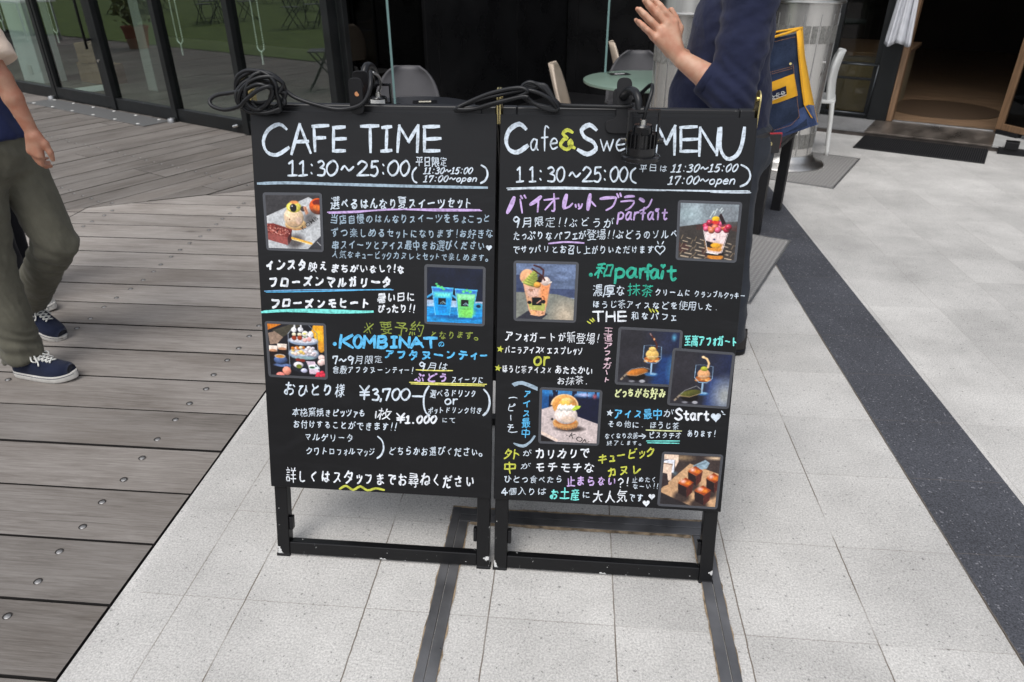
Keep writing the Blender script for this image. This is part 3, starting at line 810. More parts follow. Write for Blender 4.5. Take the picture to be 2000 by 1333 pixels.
# white cloth hanging by the doorway
cl = MB()
nx, nz = 44, 26
vs, fs = [], []
for j in range(nz + 1):
    v = j / nz; z = 1.75 - .98 * v
    for i in range(nx + 1):
        u = i / nx
        wdt = .10 + .15 * v
        x = -.02 + (u - .5) * 2 * wdt * .46
        y = -.03 + .035 * math.sin(u * 17 + 1.3 * math.sin(v * 2)) * (.35 + .8 * v) + .012 * math.sin(u * 41 + 3 * v) - .05 * math.exp(-((u - .5) / .3) ** 2)
        z2 = z - .018 * math.sin(u * 9) * v
        vs.append((x, y, z2))
for j in range(nz):
    for i in range(nx):
        a = j * (nx + 1) + i
        fs.append((a, a + 1, a + nx + 2, a + nx + 1))
cl.add(vs, fs)
co = cl.build('hanging_cloth', fabric('white linen', (.62, .63, .66), 700, .05), smooth=True, loc=fac(10.0, AR - .17, .0), rz=FA)
sf = co.modifiers.new('thickness', 'SOLIDIFY'); sf.thickness = .004
tag(co, 'white cloth hanging in soft folds from the pillar left of the doorway', 'cloth')
# ================================================================== THE TWO MENU SIGNS
def board_mat():
    m, nt, N, L, P = nodes_of('matte black marker board')
    tc = N.new('ShaderNodeTexCoord')
    n = N.new('ShaderNodeTexNoise'); n.inputs['Scale'].default_value = 3.5; n.inputs['Detail'].default_value = 6; n.inputs['Roughness'].default_value = .65
    L.new(tc.outputs['Object'], n.inputs['Vector'])
    r = N.new('ShaderNodeValToRGB'); e = r.color_ramp.elements
    e[0].position, e[0].color = .32, (.0042, .0042, .0050, 1)
    e[1].position, e[1].color = .75, (.0060, .0060, .0070, 1)
    L.new(n.outputs[0], r.inputs[0])
    mp = N.new('ShaderNodeMapping'); mp.inputs['Scale'].default_value = (2.2, 9, 9); mp.inputs['Rotation'].default_value = (0, .25, .0); L.new(tc.outputs['Object'], mp.inputs[0])
    n2 = N.new('ShaderNodeTexNoise'); n2.inputs['Scale'].default_value = 1.6; n2.inputs['Detail'].default_value = 7; n2.inputs['Roughness'].default_value = .7; n2.inputs['Distortion'].default_value = 1.5; L.new(mp.outputs[0], n2.inputs['Vector'])
    sm2 = N.new('ShaderNodeMapRange'); sm2.inputs['From Min'].default_value, sm2.inputs['From Max'].default_value = .52, .78; sm2.inputs['To Max'].default_value = .5; L.new(n2.outputs[0], sm2.inputs[0])
    mx = N.new('ShaderNodeMixRGB'); mx.inputs[2].default_value = (.014, .0145, .0165, 1); L.new(sm2.outputs[0], mx.inputs[0]); L.new(r.outputs[0], mx.inputs[1]); L.new(mx.outputs[0], P.inputs['Base Color'])
    q = N.new('ShaderNodeMapRange'); q.inputs['To Min'].default_value, q.inputs['To Max'].default_value = .30, .44
    L.new(n2.outputs[0], q.inputs[0]); L.new(q.outputs[0], P.inputs['Roughness'])
    P.inputs['Specular IOR Level'].default_value = .27
    return m
M['board'] = board_mat()

def frame_mat():
    """black enamel, chipped to white primer near the feet"""
    m, nt, N, L, P = nodes_of('chipped black enamel')
    P.inputs['Roughness'].default_value = .3; P.inputs['Specular IOR Level'].default_value = .3
    tc = N.new('ShaderNodeTexCoord')
    n = N.new('ShaderNodeTexNoise'); n.inputs['Scale'].default_value = 48; n.inputs['Detail'].default_value = 6; n.inputs['Roughness'].default_value = .6
    L.new(tc.outputs['Object'], n.inputs['Vector'])
    sp = N.new('ShaderNodeSeparateXYZ'); L.new(tc.outputs['Object'], sp.inputs[0])
    # more chips at the very bottom and along outer edges
    h = N.new('ShaderNodeMapRange'); h.inputs['From Min'].default_value, h.inputs['From Max'].default_value = .0, .05
    h.inputs['To Min'].default_value, h.inputs['To Max'].default_value = .605, .72
    L.new(sp.outputs[2], h.inputs[0])
    ab = N.new('ShaderNodeMath'); ab.operation = 'ABSOLUTE'; L.new(sp.outputs[0], ab.inputs[0])
    ex = N.new('ShaderNodeMapRange'); ex.inputs['From Min'].default_value, ex.inputs['From Max'].default_value = .280, .305; ex.inputs['To Max'].default_value = .15
    L.new(ab.outputs[0], ex.inputs[0])
    zl = N.new('ShaderNodeMapRange'); zl.inputs['From Min'].default_value, zl.inputs['From Max'].default_value = .24, .05
    L.new(sp.outputs[2], zl.inputs[0])
    em = N.new('ShaderNodeMath'); em.operation = 'MULTIPLY'; L.new(ex.outputs[0], em.inputs[0]); L.new(zl.outputs[0], em.inputs[1])
    hh = N.new('ShaderNodeMath'); hh.operation = 'SUBTRACT'; L.new(h.outputs[0], hh.inputs[0]); L.new(em.outputs[0], hh.inputs[1])
    g = N.new('ShaderNodeMath'); g.operation = 'GREATER_THAN'; L.new(n.outputs[0], g.inputs[0]); L.new(hh.outputs[0], g.inputs[1])
    c = N.new('ShaderNodeMixRGB'); c.inputs[1].default_value = (.0055, .0055, .0062, 1); c.inputs[2].default_value = (.55, .55, .54, 1)
    L.new(g.outputs[0], c.inputs[0]); L.new(c.outputs[0], P.inputs['Base Color'])
    rr = N.new('ShaderNodeMapRange'); rr.inputs['To Min'].default_value, rr.inputs['To Max'].default_value = .3, .8
    L.new(g.outputs[0], rr.inputs[0]); L.new(rr.outputs[0], P.inputs['Roughness'])
    return m
M['enamel'] = frame_mat()

def ink(name, col, var=.10):
    m, nt, N, L, P = nodes_of(name)
    P.inputs['Roughness'].default_value = .6
    P.inputs['Specular IOR Level'].default_value = .25
    tc = N.new('ShaderNodeTexCoord')
    n = N.new('ShaderNodeTexNoise'); n.inputs['Scale'].default_value = 120; n.inputs['Detail'].default_value = 3
    L.new(tc.outputs['Object'], n.inputs['Vector'])
    r = N.new('ShaderNodeValToRGB'); e = r.color_ramp.elements
    e[0].position, e[0].color = .33, (*[c * (1 - 3.2 * var) for c in col], 1)
    e[1].position, e[1].color = .55, (*[min(1, c * (1 + var)) for c in col], 1)
    L.new(n.outputs[0], r.inputs[0]); L.new(r.outputs[0], P.inputs['Base Color'])
    return m
INK = {}
for k, c in dict(w=(.56, .63, .70), g=(.30, .39, .47), W=(.70, .73, .77), lil=(.52, .37, .66), blue=(.10, .43, .72), aqua=(.18, .68, .62),
                 teal=(.03, .36, .25), yg=(.48, .50, .07), ol=(.22, .27, .05), cr=(.62, .66, .34), pink=(.62, .44, .50), yel=(.70, .66, .16), bl2=(.16, .36, .60)).items():
    INK[k] = ink('paint marker ' + k, c)
INKS = list(INK)

# ---- handwriting: one-stroke letters, drawn with a broad marker
def sm(*p): return ('s', p)
def ln(*p): return ('l', p)
GL = {
 'C': [sm((.92, .84), (.62, 1), (.2, .82), (.0, .45), (.16, .1), (.55, 0), (1, .24))],
 'A': [ln((0, 0), (.44, 1)), ln((.42, 1), (1, .04)), ln((.16, .40), (.86, .43))],
 'F': [ln((.06, .97), (.14, 0)), ln((0, .97), (1, 1)), ln((.1, .50), (.78, .53))],
 'E': [ln((.04, .98), (.02, .04)), ln((.0, .97), (.92, 1)), ln((.03, .50), (1, .52)), ln((.0, .03), (.94, .05))],
 'T': [ln((0, .98), (1, 1)), ln((.5, .98), (.55, 0))],
 'I': [ln((.1, .97), (1, .99)), ln((.55, .97), (.5, .03)), ln((0, .02), (1, .05))],
 'M': [ln((.02, 0), (.10, 1)), ln((.10, 1), (.55, .38)), ln((.55, .38), (.98, 1)), ln((.98, 1), (.95, 0))],
 'N': [ln((.04, 0), (.10, 1)), ln((.10, 1), (.92, .04)), ln((.92, .04), (1, .98))],
 'U': [sm((.03, 1), (.02, .35), (.3, 0), (.68, .12), (.9, .5), (1, 1))],
 'S': [sm((.95, .84), (.6, 1), (.2, .82), (.35, .58), (.8, .42), (.92, .18), (.5, 0), (.02, .16))],
 'K': [ln((.1, 1), (.0, 0)), ln((.98, 1), (.08, .48)), ln((.2, .52), (1, 0))],
 'O': [sm((.5, 1), (.12, .8), (0, .4), (.3, .02), (.75, .1), (1, .55), (.8, .92), (.5, 1))],
 'B': [ln((.12, 1), (.0, 0)), sm((.10, .98), (.75, .98), (.85, .75), (.55, .55), (.1, .52)), sm((.1, .52), (.8, .5), (.95, .22), (.6, .02), (0, .02))],
 'H': [ln((.05, 1), (.02, 0)), ln((.95, 1), (.98, 0)), ln((.04, .5), (.96, .52))],
 'w': [ln((0, 1), (.24, 0)), ln((.24, 0), (.5, .85)), ln((.5, .85), (.72, 0)), ln((.72, 0), (1, 1))],
 'e': [sm((.05, .52), (.9, .6), (.75, .95), (.35, .98), (.02, .5), (.3, .03), (.95, .2))],
 't': [sm((.45, 1.3), (.42, .3), (.6, 0), (.95, .14)), ln((0, .86), (.95, .9))],
 's': [sm((.9, .85), (.5, 1), (.15, .78), (.8, .35), (.6, .02), (.05, .12))],
 'a': [sm((.85, .85), (.45, 1), (.05, .55), (.2, .05), (.6, .15), (.85, .8)), sm((.86, .95), (.82, .25), (1, .02))],
 'f': [sm((.95, 1.45), (.6, 1.55), (.42, 1.2), (.40, 0)), ln((0, .82), (.85, .86))],
 'p': [sm((.1, .95), (.08, .2), (0, -.5)), sm((.08, .75), (.45, 1), (.92, .75), (.75, .2), (.1, .12))],
 'r': [ln((.1, .98), (.08, 0)), sm((.09, .6), (.4, .92), (.95, .95))],
 'i': [ln((.5, .95), (.5, 0)), ln((.48, 1.35), (.52, 1.42))],
 'n': [ln((.06, .96), (.04, 0)), sm((.06, .6), (.45, .98), (.85, .78), (.92, 0))],
 'o': [sm((.5, 1), (.08, .7), (.12, .2), (.5, 0), (.92, .3), (.85, .85), (.5, 1))],
 '&': [sm((.85, .86), (.5, 1), (.15, .8), (.5, .58), (.22, .5), (.0, .2), (.45, 0), (.8, .25), (.75, .45), (.6, .25), (1, .08))],
 '0': [sm((.5, 1), (.1, .75), (.02, .35), (.35, .02), (.8, .2), (.98, .65), (.75, .97), (.5, 1))],
 '1': [ln((.1, .82), (.5, 1)), ln((.5, 1), (.5, .03)), ln((.0, .02), (1, .05))],
 'l': [ln((.62, 1), (.38, 0))],
 '2': [sm((.05, .78), (.4, 1), (.85, .8), (.6, .45), (.0, .03)), ln((0, .03), (1, .06))],
 '3': [sm((.05, .9), (.55, 1), (.85, .78), (.35, .55)), sm((.35, .55), (.95, .42), (.8, .05), (.0, .06))],
 '4': [ln((.6, 1), (.0, .32)), ln((0, .32), (1, .34)), ln((.68, .7), (.62, 0))],
 '5': [ln((.2, .98), (.12, .55)), sm((.12, .55), (.7, .62), (.92, .3), (.55, .0), (.0, .08)), ln((.2, .98), (.95, 1))],
 '7': [ln((.02, .75), (.05, .97)), ln((.05, .97), (.95, 1)), ln((.95, 1), (.45, 0))],
 '9': [sm((.9, .75), (.45, 1), (.08, .75), (.4, .5), (.9, .78)), ln((.9, .8), (.62, 0))],
 ':': [ln((.45, .78), (.55, .70)), ln((.42, .22), (.52, .14))],
 '~': [sm((0, .42), (.28, .66), (.62, .36), (1, .6))],
 '(': [sm((.9, 1), (.2, .75), (.05, .4), (.35, .12), (1, 0))],
 ')': [sm((.1, 1), (.75, .8), (.95, .45), (.6, .15), (0, 0))],
 ',': [ln((.5, .14), (.3, -.1))], '.': [ln((.4, .08), (.55, .04))], '-': [ln((0, .5), (1, .5))],
 '¥': [ln((.02, 1), (.48, .55)), ln((.95, 1), (.48, .55)), ln((.48, .55), (.46, 0)), ln((.05, .52), (.95, .55)), ln((.05, .30), (.95, .33))],
 '!': [ln((.6, 1), (.45, .35)), ln((.4, .1), (.46, .03))],
 '×': [ln((.2, .2), (.8, .8)), ln((.2, .8), (.8, .2))],
 '※': [ln((.1, .1), (.9, .95)), ln((.1, .95), (.9, .1)), ln((.5, .95), (.52, .90)), ln((.5, .14), (.52, .10)), ln((.08, .54), (.13, .50)), ln((.88, .54), (.93, .50))],
 '?': [sm((.05, .8), (.45, 1), (.9, .75), (.5, .45), (.45, .3)), ln((.42, .1), (.48, .03))],
}
WID = dict(zip('CAFETIMNUSKOBHwetsafprin&o', [.95, .95, .7, .75, .85, .55, 1, .9, .9, .85, .85, 1, .8, .85, .8, .6, .5, .5, .6, .5, .6, .5, .3, .6, .8, .65]))

class Ink:
    """writing that lies on one board: quads on the board plane, by colour"""
    def __init__(s, ucen):
        s.mb = MB(); s.k = 0; s.uc = ucen
    def z(s):
        s.k = (s.k + 1) % 90
        return .0004 + .000012 * s.k
    def stroke(s, pts, w, col, smooth=False, nib=True, taper=True):
        """pts in board coordinates (u, s), width in metres"""
        P = [Vector((p[0], p[1], 0)) for p in pts]
        if smooth: P = catmull(P, 3)
        else:
            Q = []
            for a, b in zip(P[:-1], P[1:]): Q += [a.lerp(b, t / 3) for t in range(3)]
            P = Q + [P[-1]]
        n = len(P); z = s.z(); vs = []
        L = sum((P[i + 1] - P[i]).length for i in range(n - 1))
        for i in range(n):
            t = (P[min(i + 1, n - 1)] - P[max(i - 1, 0)])
            t = t.normalized() if t.length > 1e-7 else Vector((1, 0, 0))
            nv = Vector((-t.y, t.x, 0))
            ww = w
            if nib: ww *= .78 + .42 * abs(t.x * .85 + t.y * .5)
            ww *= 1 + .12 * mnoise.noise(Vector((P[i].x * 90, P[i].y * 90, z * 9e4)))
            if i == 0: P[i] = P[i] - t * w * .35
            if i == n - 1: P[i] = P[i] + t * w * .35
            if taper and (i == 0 or i == n - 1): ww *= .72
            vs += [P[i] + nv * ww / 2, P[i] - nv * ww / 2]
        s.mb.add([(v.x, v.y, z) for v in vs], [(2 * i, 2 * i + 1, 2 * i + 3, 2 * i + 2) for i in range(n - 1)], INKS.index(col))
    def px(s, x, y):
        u, q = onb(x, y); return u - s.uc, q
    def line(s, pts, wpx, col, smooth=True):
        s.stroke([s.px(*p) for p in pts], wpx * s.scale(*pts[0]), col, smooth, nib=False)
    def scale(s, x, y):
        a, b = s.px(x - 5, y), s.px(x + 5, y)
        return math.hypot(a[0] - b[0], a[1] - b[1]) / 10
    def letter(s, ch, x0, y0, x1, y1, wpx, col):
        """one letter in the photo box x0..x1 (left, right), y0 bottom, y1 top, as measured on the board"""
        a, b, c = s.px(x0, y0), s.px(x1, y0), s.px(x0, y1)
        A, B, C = Vector(a), Vector(b) - Vector(a), Vector(c) - Vector(a)
        w = wpx * s.scale(x0, y0)
        for kind, pts in GL[ch]:
            s.stroke([A + B * (p[0] + random.uniform(-.015, .015)) + C * (p[1] + random.uniform(-.012, .012)) for p in pts], w, col, kind == 's')
    def word(s, txt, x0, y0, x1, y1, h, wpx, col, slant=0.0):
        """letters spread between two baseline ends"""
        ws = [(.42 if c in ':.,!li' else .5 if c in '1(' else .9 if c == '~' else .45 if c == ' ' else WID.get(c, .62)) for c in txt]
        tot = sum(ws) + .22 * (len(ws) - 1)
        p = 0
        for c, w in zip(txt, ws):
            a, b = p / tot, (p + w) / tot
            p += w + .22
            if c == ' ': continue
            xa, xb = x0 + (x1 - x0) * a, x0 + (x1 - x0) * b
            ya, yb = y0 + (y1 - y0) * a, y0 + (y1 - y0) * b
            A = Vector(s.px(xa, ya)); B = Vector(s.px(xb, yb)) - A; C = Vector(s.px(xa + slant * h, ya - h)) - A
            if c in 'wetsaprinofl' and c not in 'fl': C = C * .62
            if c == 'f': C = C * .62
            for kind, pts in GL[c]:
                s.stroke([A + B * (q[0] + random.uniform(-.03, .03)) + C * (q[1] + random.uniform(-.02, .02)) for q in pts], wpx * s.scale(xa, ya), col, kind == 's')
    # ---- kana and kanji: glyph outlines of the built-in fallback font, loosened by hand
    cache = {}
    def glyph(s, ch, bold):
        key = (ch, bold)
        if key not in s.cache:
            c = bpy.data.curves.new('glyph', 'FONT'); c.body = ch; c.resolution_u = 2; c.fill_mode = 'FRONT'; c.offset = bold
            o = bpy.data.objects.new('glyph', c); COL.objects.link(o)
            me = bpy.data.meshes.new_from_object(o.evaluated_get(bpy.context.evaluated_depsgraph_get()))
            v = np.array([(p.co.x, p.co.y) for p in me.vertices]) if len(me.vertices) else np.zeros((0, 2))
            f = [tuple(p.vertices) for p in me.polygons]
            bpy.data.meshes.remove(me); bpy.data.objects.remove(o); bpy.data.curves.remove(c)
            s.cache[key] = (v, f)
        return s.cache[key]
    HALF = set('!?:.,0123456789()') | set('abcdefghijklmnopqrstuvwxyz')
    SMALL = set('っゃゅょァィゥェォッャュョ')
    bones = {}
    def skeleton(s, ch):
        """centre lines of a printed glyph, so that it can be written again with a marker"""
        if ch in s.bones: return s.bones[ch]
        v, f = s.glyph(ch, 0.0)
        N, x0, y0, h = 104, -.08, -.24, 1.30 / 104
        G = np.zeros((N + 2, N + 2), bool)
        for t in f:
            p = (v[list(t)] - (x0, y0)) / h + 1
            for k in range(1, len(p) - 1):
                A, B, C = p[0], p[k], p[k + 1]
                lo = np.maximum(np.floor(np.min([A, B, C], 0)).astype(int), 0); hi = np.minimum(np.ceil(np.max([A, B, C], 0)).astype(int) + 1, N + 2)
                X, Y = np.meshgrid(np.arange(lo[0], hi[0]), np.arange(lo[1], hi[1]), indexing='ij')
                d = (B[1] - C[1]) * (A[0] - C[0]) + (C[0] - B[0]) * (A[1] - C[1])
                if abs(d) < 1e-9: continue
                l1 = ((B[1] - C[1]) * (X - C[0]) + (C[0] - B[0]) * (Y - C[1])) / d; l2 = ((C[1] - A[1]) * (X - C[0]) + (A[0] - C[0]) * (Y - C[1])) / d
                G[lo[0]:hi[0], lo[1]:hi[1]] |= (l1 >= -1e-6) & (l2 >= -1e-6) & (l1 + l2 <= 1 + 1e-6)
        G[0] = G[-1] = False; G[:, 0] = G[:, -1] = False
        for _ in range(40):                                    # Zhang-Suen thinning
            ch_ = 0
            for st in (0, 1):
                P = [np.roll(G, sh, (0, 1)) for sh in ((0, -1), (-1, -1), (-1, 0), (-1, 1), (0, 1), (1, 1), (1, 0), (1, -1))]
                nb = sum(q.astype('i1') for q in P); tr = sum((~P[i] & P[(i + 1) % 8]).astype('i1') for i in range(8))
                c1 = ~(P[0] & P[2] & P[4]) if st == 0 else ~(P[0] & P[2] & P[6]); c2 = ~(P[2] & P[4] & P[6]) if st == 0 else ~(P[0] & P[4] & P[6])
                d = G & (nb >= 2) & (nb <= 6) & (tr == 1) & c1 & c2
                ch_ += d.sum(); G = G & ~d
            if not ch_: break
        px = set(map(tuple, np.argwhere(G)))
        D8 = [(a_, b_) for a_ in (-1, 0, 1) for b_ in (-1, 0, 1) if a_ or b_]
        def nbs(p):
            o = [(p[0] + a_, p[1] + b_) for a_, b_ in D8 if (p[0] + a_, p[1] + b_) in px]
            # a diagonal step is not a way of its own beside a straight one
            return [q for q in o if q[0] == p[0] or q[1] == p[1] or not ((q[0], p[1]) in px or (p[0], q[1]) in px)]
        N_ = {p: nbs(p) for p in px}
        junc = {p for p in px if len(N_[p]) >= 3}; segs = []; used = set()
        for p in sorted(px):
            if len(N_[p]) == 2: continue
            for q in N_[p]:
                if (p, q) in used: continue
                path = [p, q]; used.add((p, q))
                while len(N_[path[-1]]) == 2:
                    nx = [r_ for r_ in N_[path[-1]] if r_ != path[-2]]
                    if not nx: break
                    path.append(nx[0])
                    if path[-1] == p: break
                used.add((path[-1], path[-2])); segs.append(path)
        seen = set(q for g_ in segs for q in g_)
        for p in sorted(px):                                   # closed rings without a node
            if p in seen or len(N_[p]) != 2: continue
            path = [p, N_[p][0]]; seen |= set(path)
            while path[-1] != p:
                nx = [r_ for r_ in N_[path[-1]] if r_ != path[-2]]
                if not nx: break
                path.append(nx[0]); seen.add(nx[0])
            segs.append(path)
        segs += [[p] for p in px if not N_[p]]
        # drop spurs, then join what runs straight on through a crossing
        segs = [g_ for g_ in segs if len(g_) > 5 or (g_[0] in junc and g_[-1] in junc) or not (g_[0] in junc or g_[-1] in junc)]
        segs = [[np.array(q, float) for q in g_] for g_ in segs]
        joined = True
        while joined and len(segs) < 90:
            joined = False; best = None
            for i in range(len(segs)):
                for j in range(i + 1, len(segs)):
                    for ei in (0, -1):
                        for ej in (0, -1):
                            pi, pj = segs[i][ei], segs[j][ej]
                            if abs(pi[0] - pj[0]) + abs(pi[1] - pj[1]) > 2.1 or len(segs[i]) < 2 or len(segs[j]) < 2: continue
                            k = 5
                            ti = pi - segs[i][min(k, len(segs[i]) - 1)] if ei == 0 else pi - segs[i][max(-k - 1, -len(segs[i]))]
                            tj = segs[j][min(k, len(segs[j]) - 1)] - pj if ej == 0 else segs[j][max(-k - 1, -len(segs[j]))] - pj
                            n1, n2 = np.hypot(*ti), np.hypot(*tj)
                            if n1 < .5 or n2 < .5: continue
                            c = float(ti @ tj) / (n1 * n2)
                            if c > .72 and (best is None or c > best[0]): best = (c, i, j, ei, ej)
            if best:
                c, i, j, ei, ej = best
                A = segs[i] if ei == -1 else segs[i][::-1]; B = segs[j] if ej == 0 else segs[j][::-1]
                segs = [g_ for k, g_ in enumerate(segs) if k not in (i, j)] + [A + B]; joined = True
        out = []
        for g_ in segs:
            P = np.array(g_)
            if len(P) == 1: P = np.vstack([P, P + .8])
            for _ in range(2):
                if len(P) > 4: P[1:-1] = .25 * P[:-2] + .5 * P[1:-1] + .25 * P[2:]
            n = max(2, int(round(len(P) / (4.5 if '\u3040' <= ch <= '\u30ff' else 3.2))) + 1)
            out.append((P[np.linspace(0, len(P) - 1, n).round().astype(int)] - 1) * h + (x0, y0))
        # writing order: mostly from the top left, and towards the right or down
        out = [o_ if (o_[-1] - o_[0]) @ (1, -1) >= -.02 else o_[::-1] for o_ in out]
        s.bones[ch] = out
        return out
    def jp(s, txt, x0, y0, x1, y1, h, col, bold=.012, slant=.06, vertical=False):
        ws = [(.5 if c in s.HALF else .66 if c in s.SMALL else .55 if c in '、。・' else 1.0) * random.uniform(.93, 1.07) for c in txt]
        tot = sum(ws); p = 0
        for c, w in zip(txt, ws):
            t0, t1 = p / tot, (p + w) / tot; p += w
            S_ = [np.array(q) * (.45 if c in '!?' else .62, .76) + (0, .0) for _, q in GL[c]] if c in '!?×※' else s.skeleton(c)
            if not S_: continue
            xa, ya = x0 + (x1 - x0) * t0, y0 + (y1 - y0) * t0
            xb, yb = x0 + (x1 - x0) * t1, y0 + (y1 - y0) * t1
            narrow = c in s.HALF or c in s.SMALL or c in '、。・'
            mxx = max(float(o_[:, 0].max()) for o_ in S_)
            if vertical:
                xm = x0 + (x1 - x0) * (t0 + t1) / 2
                A = Vector(s.px(xm - h / 2, yb)); B = Vector(s.px(xm + h / 2, yb)) - A; C = Vector(s.px(xm - h / 2, ya)) - A
                if c in 'ー()': S_ = [np.stack([(.38 - o_[:, 1]) + .5, .40 - (o_[:, 0] - .5) * .85 * (1 if c == 'ー' else 1.3)], 1) for o_ in S_]
                narrow = False
            else:
                A = Vector(s.px(xa, ya)); B = Vector(s.px(xb, yb)) - A; C = Vector(s.px(xa, ya - h)) - A
            sx = 1 / max(.3, mxx + .04) if narrow else 1.04
            kana = '\u3040' <= c <= '\u30ff'
            k = (.84 if kana else .95) * random.uniform(.88, 1.08)
            if c in s.SMALL: k = .9
            rot = random.uniform(-.12, .12); sh = slant + random.uniform(-.10, .10); dy = random.uniform(-.06, .06); asp = random.uniform(.92, 1.06)
            seed = random.random() * 50
            wd = h * s.scale(xa, ya) * (.064 + bold * 2.5) * (1.0 if kana or narrow else .86 if len(S_) < 7 else .70) * random.uniform(.88, 1.1)
            for o_ in S_:
                pts = []; jx, jy = random.uniform(-.014, .014), random.uniform(-.014, .014)
                for (x, y) in o_:
                    X, Y = x * sx + jx, (y + .07) / .90 + jy
                    X += .05 * mnoise.noise(Vector((x * 2.6 + seed, y * 2.6, 0))); Y += .05 * mnoise.noise(Vector((x * 2.6, y * 2.6 + seed, 5)))
                    cx, cy = (X - .5) * asp, Y - .45
                    cx, cy = cx * k + cy * sh - cy * rot, cy * k + cx * rot
                    q = A + B * (cx + .5) + C * (cy + .45 + dy); pts.append((q.x, q.y))
                s.stroke(pts, wd, col, len(pts) > 2)
    def poly(s, pts, col):
        z = s.z(); s.mb.add([(*s.px(*p), z) for p in pts], [tuple(range(len(pts)))], INKS.index(col))
    def heart(s, x, y, r, col):
        s.poly([(x + r * .062 * 16 * math.sin(a) ** 3, y - r * .062 * (13 * math.cos(a) - 5 * math.cos(2 * a) - 2 * math.cos(3 * a) - math.cos(4 * a))) for a in [2 * math.pi * k / 24 for k in range(24)]], col)
    def star(s, x, y, r, col):
        s.poly([(x + (r if k % 2 == 0 else r * .45) * math.sin(math.pi * k / 5 + .2), y - (r if k % 2 == 0 else r * .45) * math.cos(math.pi * k / 5 + .2)) for k in range(10)], col)

# ---- printed photos on the boards: small paintings of the food, one colour per point of a fine grid
NP = 84
class Pic:
    def __init__(s, col):
        s.X, s.Y = np.meshgrid((np.arange(NP) + .5) / NP, (np.arange(NP) + .5) / NP)
        s.im = np.zeros((NP, NP, 3)) + np.array(col) / 255
    def put(s, a, col):
        a = np.clip(a, 0, 1)[..., None]
        s.im = s.im * (1 - a) + (np.array(col) / 255 if not isinstance(col, np.ndarray) else col) * a
    def nz(s, sx, sy, seed=0, oct=3):
        r = np.random.default_rng(seed); out = 0; amp = 1; tot = 0
        for o in range(oct):
            nx, ny = int(sx * 2 ** o) + 2, int(sy * 2 ** o) + 2
            g = r.random((ny, nx)); x = s.X * (nx - 1.001); y = s.Y * (ny - 1.001)
            x0, y0 = x.astype(int), y.astype(int); fx, fy = x - x0, y - y0
            fx = fx * fx * (3 - 2 * fx); fy = fy * fy * (3 - 2 * fy)
            out = out + amp * ((g[y0, x0] * (1 - fx) + g[y0, x0 + 1] * fx) * (1 - fy) + (g[y0 + 1, x0] * (1 - fx) + g[y0 + 1, x0 + 1] * fx) * fy)
            tot += amp; amp *= .5
        return out / tot
    def mul(s, f): s.im = np.clip(s.im * f[..., None], 0, 1)
    def ell(s, cx, cy, rx, ry, col, rot=0, soft=1.2, shade=0, alpha=1):
        c, q = math.cos(rot), math.sin(rot)
        x, y = s.X - cx, s.Y - cy
        u, v = (x * c + y * q) / rx, (-x * q + y * c) / ry
        d = np.sqrt(u * u + v * v)
        a = (1 - d) * min(rx, ry) * NP / soft + .5
        col = np.array(col) / 255
        if shade:
            l = 1 + shade * (-(u * .45) - v * .7) - shade * .5 * np.clip(d, 0, 1) ** 3
            s.put(a * 1.0 if alpha == 1 else np.clip(a, 0, 1) * alpha, np.clip(col * l[..., None], 0, 1))
        else: s.put(np.clip(a, 0, 1) * alpha, col)
    def poly(s, pts, col, soft=1.0, alpha=1):
        d = np.full((NP, NP), 9.0); ins = np.zeros((NP, NP), bool)
        n = len(pts)
        for i in range(n):
            (ax, ay), (bx, by) = pts[i], pts[(i + 1) % n]
            ex, ey = bx - ax, by - ay
            t = np.clip(((s.X - ax) * ex + (s.Y - ay) * ey) / (ex * ex + ey * ey + 1e-9), 0, 1)
            d = np.minimum(d, np.hypot(s.X - ax - t * ex, s.Y - ay - t * ey))
            c = ((ay > s.Y) != (by > s.Y)) & (s.X < (bx - ax) * (s.Y - ay) / (by - ay + 1e-12) + ax)
            ins ^= c
        s.put(np.clip(np.where(ins, d, -d) * NP / soft + .5, 0, 1) * alpha, np.array(col) / 255)
    def seg(s, pts, w, col, alpha=1, soft=1.0):
        d = np.full((NP, NP), 9.0)
        for (ax, ay), (bx, by) in zip(pts[:-1], pts[1:]):
            ex, ey = bx - ax, by - ay
            t = np.clip(((s.X - ax) * ex + (s.Y - ay) * ey) / (ex * ex + ey * ey + 1e-9), 0, 1)
            d = np.minimum(d, np.hypot(s.X - ax - t * ex, s.Y - ay - t * ey))
        s.put(np.clip((w / 2 - d) * NP / soft + .5, 0, 1) * alpha, np.array(col) / 255)

